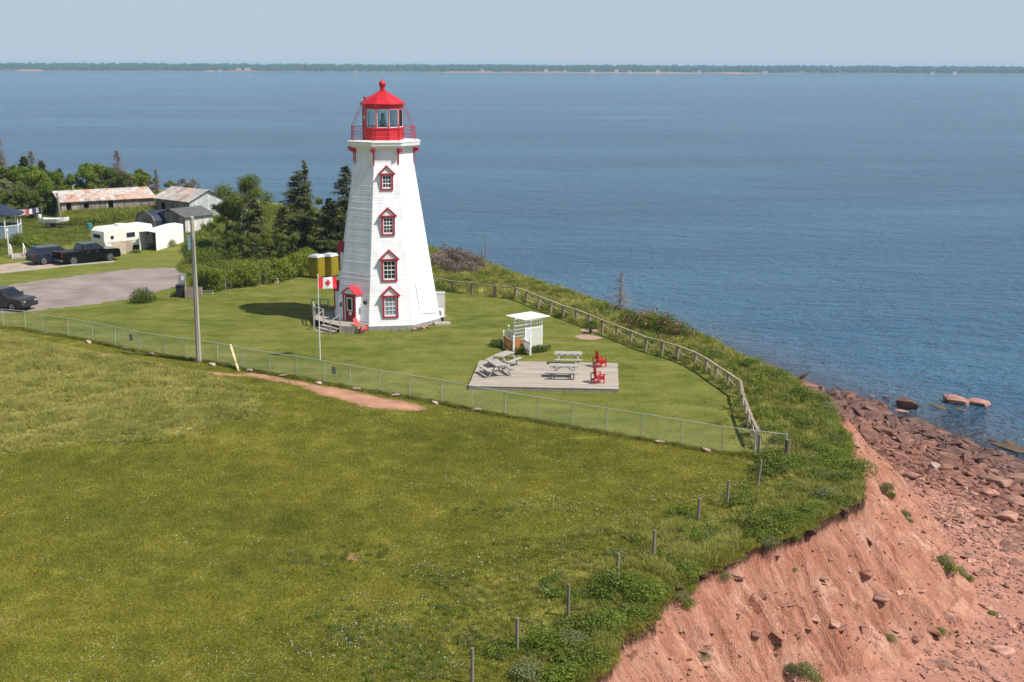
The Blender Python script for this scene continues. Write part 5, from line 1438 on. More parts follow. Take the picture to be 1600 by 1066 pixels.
# ================================================================ BEACH ROCKS
mRockD = M('dark_wet_sandstone', (0.165, 0.082, 0.06), .75, .45, 1.6, .8, 9, rnd=.3)
mRockB = M('brown_sandstone', (0.24, 0.11, 0.075), .9, .45, 1.6, .8, 9, rnd=.25)
mWeed = M('brown_weed_rock', (0.10, 0.062, 0.032), .8, .35, 3, .8, 14, rnd=.2)
RK = {}
for key, m in (('dry', mRock), ('mid', mRockB), ('wet', mRockD)):
    RK[key] = [rock_mesh('beach_rock', m, 100 + i, 12 + i % 5, (.42, .3, .55, .36, .7)[i % 5], (1.5, 1.9, 1.3, 1.7, 1.15)[i % 5]) for i in range(8)]
WL = np.array([G(1310, 626, SEA)[:2], G(1600, 738, SEA)[:2]])
sdv = (WL[1] - WL[0]) / np.linalg.norm(WL[1] - WL[0]); SA = math.atan2(sdv[1], sdv[0])
q = rng.uniform([16, 44], [44, 104], (110000, 2)); z, d, s, l, c = terrain(q[:, 0], q[:, 1])
dens = np.clip(1.45 - l / 13.0, 0.26, 1) * (l > -1.4) + .0
dens *= np.clip(.85 + 1.0 * fbm(q[:, 0] * .3, q[:, 1] * .3, 3), .12, 1.3)
k_ = (c == 2) & (rng.uniform(0, 1, len(q)) < dens * .45); q, z, l = q[k_], z[k_], l[k_]
size = np.exp(rng.normal(-1.12, .50, len(q))) * np.clip(1.15 - l / 24, .42, 1.2)
# visible in frame, and nearest/largest first
vis = (q[:, 0] / q[:, 1] < .43)
app = size / q[:, 1] * vis
order = np.argsort(-app); big, rest = order[:288], order[288:]
def rkind(l): return 'wet' if l < 2.6 + rng.normal(0, .9) else ('mid' if l < 9.0 + rng.normal(0, 1.5) else 'dry')
lab = {'wet': 'dark wet sandstone slab near the waterline', 'mid': 'brown sandstone slab on the rocky beach', 'dry': 'pinkish sandstone block on the upper beach'}
for i in big:
    kd = rkind(l[i]); o = link('beach_rock', RK[kd][rng.integers(8)], None, (q[i, 0], q[i, 1], z[i] + size[i] * .10), (rng.normal(0, .2), rng.normal(0, .22), SA + rng.normal(0, .38)))
    s_ = size[i] * 1.0; o.scale = (s_, s_ * rng.uniform(.65, 1), s_ * rng.uniform(.7, 1.05)); tag(o, lab[kd], 'rock', lab[kd].replace('slab', 'slabs').replace('block', 'blocks'))
for kd in ('wet', 'mid', 'dry'):
    kk = np.array([i for i in rest if rkind(l[i]) == kd])
    if len(kk): scatter('beach_rubble', np.stack([q[kk, 0], q[kk, 1], z[kk] + size[kk] * .08], -1), np.stack([rng.normal(0, .15, len(kk)), rng.normal(0, .15, len(kk)), SA + rng.normal(0, .5, len(kk))], -1), size[kk][:, None] * np.array([1, .8, .85]), RK[kd],
        {'wet': 'dark wet rubble along the waterline', 'mid': 'brown rubble between the larger slabs', 'dry': 'pinkish stone rubble on the upper beach'}[kd], 'rubble')
# pebbles and clods lying on the slope
q = rng.uniform([0, 34], [32, 76], (26000, 2)); z, d, s, l, c = terrain(q[:, 0], q[:, 1])
k_ = ((c == 1) & (rng.uniform(0, 1, len(q)) < .20 + .5 * (fbm(q[:, 0] * .4, q[:, 1] * .4, 2) > .12))) | ((c == 2) & (rng.uniform(0, 1, len(q)) < .4)); q, z = q[k_], z[k_]
ss = np.exp(rng.normal(-2.5, .55, len(q)))
scatter('slope_stones', np.stack([q[:, 0], q[:, 1], z + ss * .1], -1), rz(len(q), .4), ss, RK['dry'] + RK['mid'][:2], 'small red stones and clods scattered down the bare slope', 'stones')
BR = [(1350,898,.75),(1375,936,.8),(1478,968,.85),(1455,985,.9),(1100,1035,.6),(1018+80,1020,.5),(1218,1000,.5),(1272,968,.5),(1300,975,.6),(1310,985,.55),(1182,992,.4),(1343,978,.6),(1430,1000,.5),(1150,900,.4),(1285,905,.45),(1530,900,.6),(1540,950,.6),(1565,1020,.8),(1190,930,.5),(1235,945,.4),(1110,990,.4),(1560,935,.5),(1360,845,.4),(1215,868,.45),(1500,1010,.5),(1395,985,.45)]
for i, (px, py, s_) in enumerate(BR):
    p = GT(px, py); o = link('slope_rock', RK['dry' if i % 3 else 'mid'][i % 8], None, p + Vector((0, 0, s_ * .08)), (random.uniform(-.4, .4), random.uniform(-.3, .5), random.uniform(-1.2, 0)))
    o.scale = (s_ * .8,) * 3; tag(o, 'reddish boulder lodged in the ' + slope_place(px, py), 'rock', 'boulders lodged in the slope')
# boulders standing in the shallows
def sea_rock(px, py, sx, sy, sz_, m, label, seed, rot=.0, dz=0.0, flat=.8):
    p = G(px, py, SEA); o = link('sea_boulder', rock_mesh('sea_boulder', m, seed, 22, flat, 1.0), None, p + Vector((0, 0, dz)), (0, 0, SA + rot)); o.scale = (sx, sy, sz_)
    return tag(o, label, 'boulder', 'boulders in the shallow water')
sea_rock(1420,636,1.9,1.5,1.25,mRockD,'largest dark red boulder standing in the shallow water',201,.3,.25)
sea_rock(1377,638,.9,.8,1.0,mRockB,'pointed brown boulder left of the largest dark one',202,.5,.2)
sea_rock(1362,634,1.0,.7,.6,mRockD,'low dark boulder beside the pointed one',203,.2,.05)
sea_rock(1367,643,.8,.6,.35,mRockD,'flat dark rock just in front of the pointed boulder',204,.2,.02)
sea_rock(1492,629,2.3,1.6,1.0,mRock,'long pale boulder farthest out, left half',205,.4,.1)
sea_rock(1525,631,2.0,1.3,.7,mRock,'long pale boulder farthest out, right half',206,.35,.1)
sea_rock(1430,657,2.3,1.1,.35,mWeed,'weed covered flat rock awash below the largest boulder',207,.1,.0,.5)
sea_rock(1408,643,1.1,.7,.3,mRock,'pale flat rock in front of the largest boulder',208,.1,.0,.5)
sea_rock(1580,700,2.6,1.6,.4,mWeed,'large weed covered rock awash at the right edge',209,.1,.0,.5)
sea_rock(1575,692,1.2,.8,.45,mWeed,'small weed covered rock behind the large one at right',210,.1,.0,.5)
sea_rock(1475,683,1.2,.7,.3,mWeed,'weed covered rock awash in the middle of the shallows',211,.1,.0,.5)
sea_rock(1510,686,1.1,.5,.25,mWeed,'thin strip of weed covered rock awash',212,.1,.0,.5)
sea_rock(1552,688,.9,.5,.25,mWeed,'low brown rock awash left of the large weedy one',213,.1,.0,.5)
sea_rock(1465,635,2.0,.7,.22,mWeed,'flat brown rock awash between the two pairs of boulders',214,.1,.0,.5)
sea_rock(1385,620,.7,.4,.25,mRockB,'small brown rock farther out behind the pointed boulder',215,.1,.0,.5)
sea_rock(1362,619,.7,.4,.25,mRockB,'tiny brown rock behind the low dark boulder',216,.1,.0,.5)
sea_rock(1500,640,1.4,.5,.2,mWeed,'low weedy ledge in front of the long pale boulders',217,.1,.0,.5)
# great slabs at the right edge of the beach
for i, (px, py, sx, sy, sz_, rt_) in enumerate([(1555,756,2.6,1.7,1.1,.25),(1592,752,2.2,1.8,1.2,.2),(1590,790,1.9,1.5,.9,.3),(1570,812,1.6,1.2,1.0,.5),(1545,775,1.5,1.0,.8,.1),(1460,733,.9,.75,.9,.0),(1424,748,1.3,.9,.7,.2)]):
    p = GT(px, py); o = link('great_slab', rock_mesh('great_slab', mRock if i not in (5,) else mRockPale, 240 + i, 20, .6, 1.1), None, p + Vector((0, 0, .2)), (.08, -.1, SA + rt_)); o.scale = (sx * .8, sy * .8, sz_ * .8)
    tag(o, ['great reddish slab at the right edge of the beach, left of the dark crack', 'great pale red slab cut by the right edge of the photo', 'flat slab below the great ones at the right edge', 'rounded reddish slab lowest of the right edge group', 'dark tilted slab before the great left slab', 'pale squarish block standing alone amid the rubble', 'broad pinkish block left of the pale squarish one'][i], 'rock', 'great slabs on the beach')

# slumped pieces of turf under the lip
for i, (px, py, s_) in enumerate([(1340,782,.65),(1318,797,.6),(1262,834,.8),(1240,838,.5),(1128,880,.6),(1062,918,.55),(1098,897,.5),(1022,964,.5)]):
    p = GT(px, py); o = link('turf_clod', rock_mesh('turf_clod', mClod, 300 + i, 18, .6, 1.3), None, p + Vector((0, 0, .02)), (.2, .1, random.uniform(0, 3))); o.scale = (s_ * .8,) * 3
    tag(o, ['largest brown turf clod hanging at the corner of the cliff', 'brown turf clod just left of the corner one', 'broad brown turf clod under the steep lip', 'small brown clod beside the broad one', 'brown clod on the lip in the middle of the cliff edge', 'brown clod on the lip beside the lone lip bush', 'small brown clod right of the lone lip bush', 'brown clod under the large cliff edge bush'][i], 'turf clod', 'turf clods under the lip')
# ================================================================ THE YARDS ON THE LEFT
mAsph = M('grey_gravel_asphalt', (0.255, 0.205, 0.18), .95, .26, .35, .4, 20)
mDrive = M('sandy_drive', (0.36, 0.27, 0.21), .95, .2, .8, .5, 20)
mCurb = M('pale_kerb_stone', (0.42, 0.40, 0.36), .9, .15, 3)
sheet('parking_lot', [tuple(G(*p)[:2]) for p in ((-160,462),(0,448),(75,437),(150,427),(225,419),(270,419),(297,423),(302,431),(290,443),(262,452),(215,466),(130,478),(50,486.5),(0,490),(-160,501))], mAsph, .012, .4, .6)
sheet('drive', [tuple(G(*p)[:2]) for p in ((-160,422),(0,414),(40,409),(90,407),(150,408),(178,410),(110,415),(60,421),(0,427),(-160,440))], mDrive, .012, .5, .2)
kp = [G(*p) for p in ((-100,434),(0,427.5),(60,421),(110,415.5),(178,409.5))]
for i in range(len(kp) - 1):
    k = max(1, int((kp[i + 1] - kp[i]).length / 1.2))
    if i == 0: KB = empty('timber_kerb', kp[0], 0, 'thin pale kerb along the near side of the sandy drive', 'kerb')
    for j in range(k):
        a, b_ = kp[i].lerp(kp[i + 1], j / k), kp[i].lerp(kp[i + 1], (j + 1) / k); mb = MB(); d = (b_ - a).normalized() * .01
        mb.bar(a - kp[0] + d + Vector((0, 0, .05)), b_ - kp[0] - d + Vector((0, 0, .05)), .14, .14); mb.build('kerb_stone', mCurb, KB)

# ---- vehicles
mBlack = M('black_car_paint', (0.004, 0.0045, 0.006), .18, .1, 1, spec=.3)
mNavy = M('dark_blue_car_paint', (0.012, 0.018, 0.035), .25, .1, 1, coat=.15)
mBronze = M('dark_bronze_car_paint', (0.035, 0.028, 0.03), .28, .1, 1, coat=.15)
mTyre = M('black_tyre', (.018, .018, .018), .85, .1)
mRim = M('alloy_rim', (.45, .46, .48), .35, .1, 3, metal=.8)
mCarGlass = M('car_glass', (.012, .016, .02), .05, .1)
mHeadL = M('headlight_glass', (.35, .37, .40), .1, .05)
mTail = M('tail_light_red', (.45, .01, .01), .2, .05)
mPlastic = M('black_trim_plastic', (.02, .02, .022), .6, .1)
def wheel(t, x, y, r, w_):
    sy = 1 if y > 0 else -1
    Mw = Matrix.Translation((x, y, r)) @ Matrix.Rotation(R(90), 4, 'X')
    mb = MB(); mb.lathe([(r * .62, -w_/2), (r * .93, -w_/2), (r, -w_/2 + .03), (r, w_/2 - .03), (r * .93, w_/2), (r * .62, w_/2)], 22, M=Mw); wh = mb.build('wheel', mTyre, t)
    mb = MB(); yo = -sy * w_/2
    mb.lathe([(r * .60, yo * .98), (r * .63, yo * 1.0), (r * .60, yo * 1.04), (r * .2, yo * .80), (r*.05, yo * .85)], 22, M=Mw)
    for k in range(5):
        a = k * 1.2566; mb.bar(Mw @ Vector((r * .12 * math.cos(a), r * .12 * math.sin(a), yo * .95)), Mw @ Vector((r * .6 * math.cos(a), r * .6 * math.sin(a), yo * .97)), .06, .05)
    mb.build('rim', mRim, wh)
def arch(cx, r, z0, n=9):
    return [(cx - r * math.cos(math.pi * i / (n - 1)), z0 + r * math.sin(math.pi * i / (n - 1))) for i in range(n)]
def vehicle(name, label, loc, rz_, paint, prof, wb, r, W, cab, wins, kind='car', light_z=.75, L0=None, L1=None):
    """prof: outline above the sills from tail to nose; wb: wheel centre x; cab: (x0b,x1b,x0t,x1t,z0,z1)"""
    t = empty(name, loc, rz_, label, kind)
    sill = .30
    xs_ = [p[0] for p in prof]; x0, x1 = min(xs_), max(xs_)
    bot = [(x0 + .06, sill + .08)]
    for cx in wb: bot += arch(cx, r + .075, r * .85)
    bot.append((x1 - .06, sill + .05))
    pts = [(p[0], p[1]) for p in prof]
    poly = bot + pts[::-1]
    mb = MB(); mb.prism(poly, -W/2, W/2, M=Matrix.Rotation(R(90), 4, 'X')); body = mb.build('body', paint, t, bevel=.035)
    a0, a1, b0, b1, z0, z1 = cab; wb_, wt = W/2 - .03, W/2 - .24
    Bm = [Vector((a0, -wb_, z0)), Vector((a1, -wb_, z0)), Vector((a1, wb_, z0)), Vector((a0, wb_, z0))]
    Tp = [Vector((b0, -wt, z1)), Vector((b1, -wt, z1)), Vector((b1, wt, z1)), Vector((b0, wt, z1))]
    mb = MB(); mb.add(Bm + Tp, [(0, 3, 2, 1), (4, 5, 6, 7), (0, 1, 5, 4), (1, 2, 6, 5), (2, 3, 7, 6), (3, 0, 4, 7)]); mb.build('cabin', paint, t, bevel=.05)
    def pane(q0, q1, q2, q3, u0, u1, v0, v1, name='side_window', m=mCarGlass):
        n = (q1 - q0).cross(q3 - q0).normalized() * .012
        f = lambda u, v: (q0.lerp(q1, u)).lerp(q3.lerp(q2, u), v) + n
        P = [f(u0, v0), f(u1, v0), f(u1, v1), f(u0, v1)]; P2 = [p - n * 1.5 for p in P]
        mb = MB(); mb.add(P + P2, [(0, 1, 2, 3), (0, 4, 5, 1), (1, 5, 6, 2), (2, 6, 7, 3), (3, 7, 4, 0)]); mb.build(name, m, t)
    for u0, u1 in wins:
        pane(Bm[0], Bm[1], Tp[1], Tp[0], u0, u1, .18, .88); pane(Bm[2], Bm[3], Tp[3], Tp[2], 1 - u1, 1 - u0, .18, .88)
    pane(Bm[1], Bm[2], Tp[2], Tp[1], .06, .94, .10, .90, 'windscreen'); pane(Bm[3], Bm[0], Tp[0], Tp[3], .08, .92, .18, .88, 'rear_window')
    for cx in wb:
        for sy in (-1, 1): wheel(t, cx, sy * (W/2 - .13), r, .25)
    for sy in (-1, 1):
        mb = MB(); mb.box(x1 - .16, x1 + .012, sy * (W/2 - .42) - .16, sy * (W/2 - .42) + .30 * 1 - (.0 if sy > 0 else .14), light_z - .05, light_z + .06); mb.build('headlight', mHeadL, t)
        mb = MB(); mb.box(x0 - .012, x0 + .10, sy * (W/2 - .12) - .10, sy * (W/2 - .12) + .10, light_z, light_z + .34); mb.build('tail_light', mTail, t)
        mb = MB(); mb.box(a1 - .45, a1 - .25, sy * (W/2 + .09) - .08, sy * (W/2 + .09) + .08, z0 + .06, z0 + .22); mb.build('mirror', mPlastic, t, bevel=.02)
        for k, cx in enumerate((0.15, 1.05)):
            mb = MB(); mb.box(a0 + cx + .4, a0 + cx + .56, sy * W/2 - .01, sy * W/2 + .02, z0 - .16, z0 - .13); mb.build('door_handle', mRim, t)
    mb = MB(); mb.box(x1 - .05, x1 + .03, -W/2 + .45, W/2 - .45, light_z - .22, light_z + .06); mb.build('grille', mPlastic, t)
    mb = MB(); mb.box(x1 - .04, x1 + .05, -W/2 + .06, W/2 - .06, .34, .52); mb.build('front_bumper', mPlastic if kind == 'car' else mRim, t, bevel=.02)
    mb = MB(); mb.box(x0 - .06, x0 + .04, -W/2 + .06, W/2 - .06, .38, .56); mb.build('rear_bumper', mPlastic if kind == 'car' else mRim, t, bevel=.02)
    return t
def park(rear, front, wbr, wbf, W):
    """where a vehicle stands whose near wheels touch the ground at these two places"""
    a, b_ = G(*rear), G(*front); d = (b_ - a).normalized(); ang = math.atan2(d.y, d.x); nrm = Vector((-d.y, d.x, 0))
    o = (a + b_) / 2 - d * (wbr + wbf) / 2 + nrm * (W/2 - .1); return o, ang
prof = [(-2.95, .60), (-2.95, 1.22), (-2.90, 1.25), (1.15, 1.25), (2.65, 1.20), (2.92, 1.08), (2.97, .62)]
o, an = park((117, 414), (170.5, 408.2), -1.85, 1.85, 2.0)
PU = vehicle('pickup_truck', 'black crew cab pickup truck with chromed bumpers parked by the white trailer', o, an, mBlack, prof, (-1.85, 1.85), .40, 2.0, (-1.0, 1.45, -.75, .72, 1.22, 1.86), ((.05, .42), (.47, .86)), 'pickup truck', .82)
mb = MB(); mb.box(-2.86, -1.12, -.86, .86, 1.252, 1.262); mb.build('bed_cover', mPlastic, PU)
prof = [(-2.35, .55), (-2.36, .95), (-2.28, 1.08), (1.0, 1.05), (2.0, .98), (2.3, .84), (2.36, .55)]
o, an = park((68.5, 414), (113, 409.2), -1.38, 1.40, 1.9)
vehicle('parked_car', 'dark blue estate SUV parked behind the black pickup, rear to the camera', o, an, mNavy, prof, (-1.38, 1.40), .36, 1.9, (-2.25, 1.15, -1.9, .35, 1.04, 1.68), ((.04, .28), (.31, .58), (.61, .90)))
o, an = park((-31, 483), (25.5, 487.5), -1.38, 1.40, 1.9)
vehicle('parked_car', 'dark bronze SUV on the grey lot, half cut by the left edge', o, an, mBronze, prof, (-1.38, 1.40), .36, 1.9, (-2.2, 1.15, -1.8, .30, 1.04, 1.66), ((.04, .28), (.31, .58), (.61, .90)))

# ---- sheds and barns
mOldW = M('old_grey_boards', (0.27, 0.235, 0.20), .95, .3, 2, .6, 20, stretch=(1, 1, .25), rnd=.28)
mWhiteOld = M('worn_white_boards', (0.58, 0.57, 0.54), .9, .3, 2, .4, 20, stretch=(1, 1, .3), rnd=.15, col2=(.36, .34, .31))
mGreyW = M('pale_grey_boards', (0.46, 0.48, 0.49), .9, .2, 2, .4, 20, rnd=.08)
mRoofM = M('bare_roof_sheet', (0.42, 0.39, 0.36), .7, .3, 1.5, rnd=.15, col2=(.32, .26, .22))
mRoofRust = M('rusty_roof_sheet', (0.42, 0.29, 0.23), .8, .35, 2.0, rnd=.25, col2=(.33, .17, .11))
mShing = M('dark_roof_felt', (0.10, 0.10, 0.10), .95, .25, 2, .4, 20)
mDarkIn = M('dark_interior_shade', (0.03, 0.026, 0.022), .95, .2)  # interior shade put into a near-black colour
mNavyT = M('navy_tarpaulin', (0.022, 0.032, 0.062), .5, .2, 2, .3, 8)
def frame_of(FL, FR):
    a, b_ = G(*FL), G(*FR); d = b_ - a; return a, math.atan2(d.y, d.x), d.length
def shed(name, label, FL, FR, depth, eave, ridge, mw, mr, mr2=None, rust=.5, openings=(), ridge_at=.5, ov=.3, plank=.28, sheet_w=.9, rows=3, cat='shed', gable_m=None, back_eave=None):
    a, an, W = frame_of(FL, FR); t = empty(name, a, an, label, cat)
    be = eave if back_eave is None else back_eave
    n = int(W / plank); w = W / n
    for i in range(n):
        x0, x1 = i * w + .006, (i + 1) * w - .006; segs = [(0, eave)]
        for ox0, ox1, oz0, oz1 in openings:
            if x0 >= ox0 and x1 <= ox1: segs = [s_ for s_ in ((0, oz0), (oz1, eave)) if s_[1] - s_[0] > .05]
        for s0, s1 in segs:
            mb = MB(); j = random.uniform(0, .03); mb.box(x0, x1, -j, .03, s0 - (.1 if s0 == 0 else 0), s1 - random.uniform(0, .02)); mb.build('wall_board', mw, t)
    gm = gable_m or mw; ry = depth * ridge_at; n2 = max(4, int(depth / (plank * 1.3)))
    for x in (0.02, W - .05):
        for i in range(n2):
            y0, y1 = .04 + (depth - .08) * i / n2, .04 + (depth - .08) * (i + 1) / n2 - .01
            hgt = lambda y: eave + (ridge - eave) * y / ry if y < ry else be + (ridge - be) * (depth - y) / (depth - ry)
            mb = MB(); mb.add([(x, y0, -.1), (x, y1, -.1), (x, y1, hgt(y1) - .03), (x, y0, hgt(y0) - .03), (x + .03, y0, -.1), (x + .03, y1, -.1), (x + .03, y1, hgt(y1) - .03), (x + .03, y0, hgt(y0) - .03)], [(0, 1, 2, 3), (7, 6, 5, 4), (0, 4, 5, 1), (1, 5, 6, 2), (2, 6, 7, 3), (3, 7, 4, 0)]); mb.build('gable_board', gm, t)
    mb = MB(); mb.box(.06, W - .06, depth - .04, depth, -.1, be - .02); mb.build('back_wall', mw, t)
    mb = MB(); mb.box(.06, W - .06, .9, .95, 0, eave - .05); mb.build('opening_shade_sheet', mDarkIn, t)  # near-black sheet standing in for the shade seen through the openings
    ns = max(3, int((W + 2 * ov) / sheet_w)); sw = (W + 2 * ov) / ns
    for side in (0, 1):
        e0, e1 = (Vector((0, -ov, eave - ov * (ridge - eave) / ry)), Vector((0, ry, ridge))) if side == 0 else (Vector((0, depth + ov, be - ov * (ridge - be) / (depth - ry))), Vector((0, ry, ridge)))
        nr = rows if side == 0 else 1
        for i in range(ns):
            for r_ in range(nr):
                p, q_ = e0.lerp(e1, r_ / nr), e0.lerp(e1, (r_ + 1) / nr + (.02 if r_ < nr - 1 else 0)); x0 = -ov + i * sw + .004; x1 = x0 + sw - .008; lift = .012 * (nr - r_) + random.uniform(0, .012)
                u = Vector((0, 0, lift + .02)); P = [Vector((x0, p.y, p.z)), Vector((x1, p.y, p.z)), Vector((x1, q_.y, q_.z)), Vector((x0, q_.y, q_.z))]
                mb = MB(); mb.add(P + [v + u for v in P], [(0, 3, 2, 1), (4, 5, 6, 7), (0, 1, 5, 4), (1, 2, 6, 5), (2, 3, 7, 6), (3, 0, 4, 7)])
                mb.build('roof_sheet', mr2 if (mr2 and random.random() < rust * (1.25 if r_ < 2 else .5)) else mr, t)
    return t
B1 = shed('long_barn', 'long low barn of old grey boards under a patchy rusty tin roof', (97,340), (241,331.5), 6.2, 1.95, 3.0, mOldW, mRoofM, mRoofRust, .60, openings=((.5, 1.25, 0, 1.75), (5.6, 6.7, .35, 1.75), (8.6, 8.9, .6, 1.5), (2.6, 3.4, 1.0, 1.6)), plank=.30, sheet_w=.62, rows=5, cat='barn')
B2 = shed('grey_barn', 'grey barn with a pale tin roof and a light gable, right of the rusty roof', (244,334), (297,341), 5.5, 2.1, 3.3, mOldW, mRoofM, mRoofRust, .12, openings=((1.2, 2.4, .5, 1.6),), plank=.3, sheet_w=.8, rows=2, cat='barn', gable_m=mGreyW)
B3 = shed('white_shed', 'low shed with dark felt roof and worn white board doors behind the pole', (290,364), (333,358.5), 4.6, 1.85, 2.55, mWhiteOld, mShing, None, 0, openings=(), plank=.22, sheet_w=3.4, rows=1, cat='shed', gable_m=mOldW)
def hoop(name, label, FL, FC, FRt, h, prof, cov, endm, open_front=False, cat='shed'):
    a, b_, c_ = G(*FL), G(*FC), G(*FRt); w = (b_ - a).length; L = (c_ - b_).length; an = math.atan2((b_ - a).y, (b_ - a).x)
    dv = Matrix.Rotation(-an, 3, 'Z') @ (c_ - b_); t = empty(name, a, an, label, cat)
    P = [(u * w, v * h) for u, v in prof]; n = len(P)
    for i in range(n - 1):   # each panel of the cover
        (x0, z0), (x1, z1) = P[i], P[i + 1]; nn = Vector((-(z1 - z0), 0, x1 - x0)).normalized() * .03
        q_ = [Vector((x0, 0, z0)), Vector((x1, 0, z1)), Vector((x1, 0, z1)) + dv, Vector((x0, 0, z0)) + dv]
        mb = MB(); mb.add(q_ + [p + nn for p in q_], [(0, 3, 2, 1), (4, 5, 6, 7), (0, 1, 5, 4), (1, 2, 6, 5), (2, 3, 7, 6), (3, 0, 4, 7)]); mb.build('cover_panel', cov, t)
    mb = MB(); k = len(P); mb.add([Vector((x, 0, z)) + dv * .985 for x, z in P], [tuple(range(k))]); mb.build('end_wall', cov, t, fix=False)
    if not open_front:
        mb = MB(); mb.add([Vector((x, 0, z)) + dv * .01 for x, z in P], [tuple(range(k))]); mb.build('end_wall', endm, t, fix=False)
        mb = MB(); mb.box(w * .3, w * .7, -.02, .0, 0, h * .62); mb.build('door', mOldW, t)
    for i in range(n - 1):
        mb = MB(); mb.bar(Vector((P[i][0], -.03, P[i][1])), Vector((P[i + 1][0], -.03, P[i + 1][1])), .06, .06); mb.build('frame_hoop', mTrimW if open_front else mOldW, t)
    return t
hoop('tarp_shed', 'navy tarpaulin shed with an arched front behind the white trailer', (213,356), (243,362), (287,358), 2.15, [(0, 0), (0, .55), (.16, .82), (.5, 1), (.84, .82), (1, .55), (1, 0)], mNavyT, mOldW)
hoop('garage_tent', 'white garage tent, its dark front open, right of the trailer', (219,391), (245,392), (287,378), 2.0, [(0, 0), (0, .94), (.5, 1), (1, .94), (1, 0)], mTrimW, mTrimW, True, 'tent')
# trailer
a, b_, c_ = G(137,390), G(166,395), G(240,386); w = (b_ - a).length; an = math.atan2((c_ - b_).y, (c_ - b_).x); L = (c_ - b_).length
mCream = M('cream_trailer_skin', (.74, .73, .66), .45, .06, 2)
TR = empty('travel_trailer', b_, an, 'cream white travel trailer with dark windows parked beside the pickup truck', 'trailer')
w = 2.4
mb = MB(); mb.prism([(0.05, .42), (L, .42), (L, 2.3), (L - .15, 2.45), (.35, 2.45), (-.12, 2.1), (-.18, 1.2)], -w, 0, M=Matrix.Rotation(R(90), 4, 'X')); mb.build('body', mCream, TR, bevel=.05)
for nm, bx in (('window', (-.19, -.15, .5, 1.9, 1.35, 1.85)), ('window', (.55, 1.0, -.02, .0, 1.25, 1.7)), ('window', (2.4, 3.5, -.02, .0, 1.25, 1.85)), ('window', (L - .9, L - .5, -.02, .0, 1.35, 1.75))):
    mb = MB(); mb.box(*bx); f = mb.build(nm, mTrimW, TR); mb = MB(); e = .05
    if bx[1] - bx[0] < .1: mb.box(bx[0] - .02, bx[0] - .002, bx[2] + e, bx[3] - e, bx[4] + e, bx[5] - e)
    else: mb.box(bx[0] + e, bx[1] - e, -.032, -.022, bx[4] + e, bx[5] - e)
    mb.build('pane', mGlassDark, f)
mb = MB(); mb.box(4.0, 4.55, -.025, -.002, .55, 2.2); mb.build('door', mCream, TR, bevel=.005)
mb = MB(); mb.box(.3, L - .1, -.03, -.002, .95, 1.0); mb.build('stripe', M('beige_stripe', (.40, .33, .24), .5), TR)
mb = MB(); mb.box(2.0, 2.8, .7, 1.4, 2.45, 2.68); mb.build('roof_unit', mTrimW, TR, bevel=.05)
for x in (L * .45, L * .45 + .75): wheel(TR, x, .14, .33, .2)
for k, (px, py, rt_) in enumerate([(186,397,.2),(196,394,-.2)]):
    p = G(px, py); mb = MB(); mb.bar((-.75, 0, .02), (.75, 0, .02), .05, .05); mb = MB(); mb.add([(-.7, 0, 0), (.7, 0, 0), (.7, .45, 1.05), (-.7, .45, 1.05), (-.7, .03, 0), (.7, .03, 0), (.7, .48, 1.05), (-.7, .48, 1.05)], [(0, 1, 2, 3), (7, 6, 5, 4), (0, 4, 5, 1), (1, 5, 6, 2), (2, 6, 7, 3), (3, 7, 4, 0)])
    tag(mb.build('plywood_sheet', M('plywood', (.45, .36, .27), .85, .15, 2), None, p, (0, 0, rt_)), ['left', 'right'][k] + ' of two plywood sheets leaning against the white trailer', 'board')
# gazebo
p = G(-6, 374); GZ = empty('gazebo', p + Vector((0, 1.6, 0)), R(10), 'blue grey gazebo with dark roof cut by the left edge', 'gazebo')
mBlueG = M('blue_grey_boards', (.20, .26, .30), .7, .12, 3, rnd=.06)
RZ = 2.1
for k in range(8):
    c0, c1 = [Vector((RZ * math.cos(R(45 * (k + j) + 22.5)), RZ * math.sin(R(45 * (k + j) + 22.5)), 0)) for j in (0, 1)]
    mb = MB(); mb.bar(c0 + Vector((0, 0, 0)), c0 + Vector((0, 0, 2.7)), .1, .1); mb.build('post', mTrimW, GZ)
    for j in range(7):
        a, b_ = c0.lerp(c1, (j + .04) / 7), c0.lerp(c1, (j + .96) / 7); mb = MB(); mb.bar(a + Vector((0, 0, .8)), b_ + Vector((0, 0, .8)), .03, 1.2); mb.build('parapet_board', mBlueG, GZ)
    mb = MB(); mb.bar(c0 + Vector((0, 0, 1.42)), c1 + Vector((0, 0, 1.42)), .12, .05); mb.build('rail', mTrimW, GZ)
    e0, e1 = c0 * 1.22, c1 * 1.22; ap = Vector((0, 0, 3.7)); z_ = Vector((0, 0, 2.68))
    mb = MB(); mb.add([e0 + z_, e1 + z_, ap, e0 + z_ - Vector((0, 0, .12)), e1 + z_ - Vector((0, 0, .12))], [(0, 1, 2), (0, 3, 4, 1)]); mb.build('roof_panel', mNavyT, GZ, fix=False)
mb = MB(); mb.lathe([(RZ, -.05), (RZ, .2)], 8, rot=R(22.5)); mb.build('floor', mOldW, GZ)
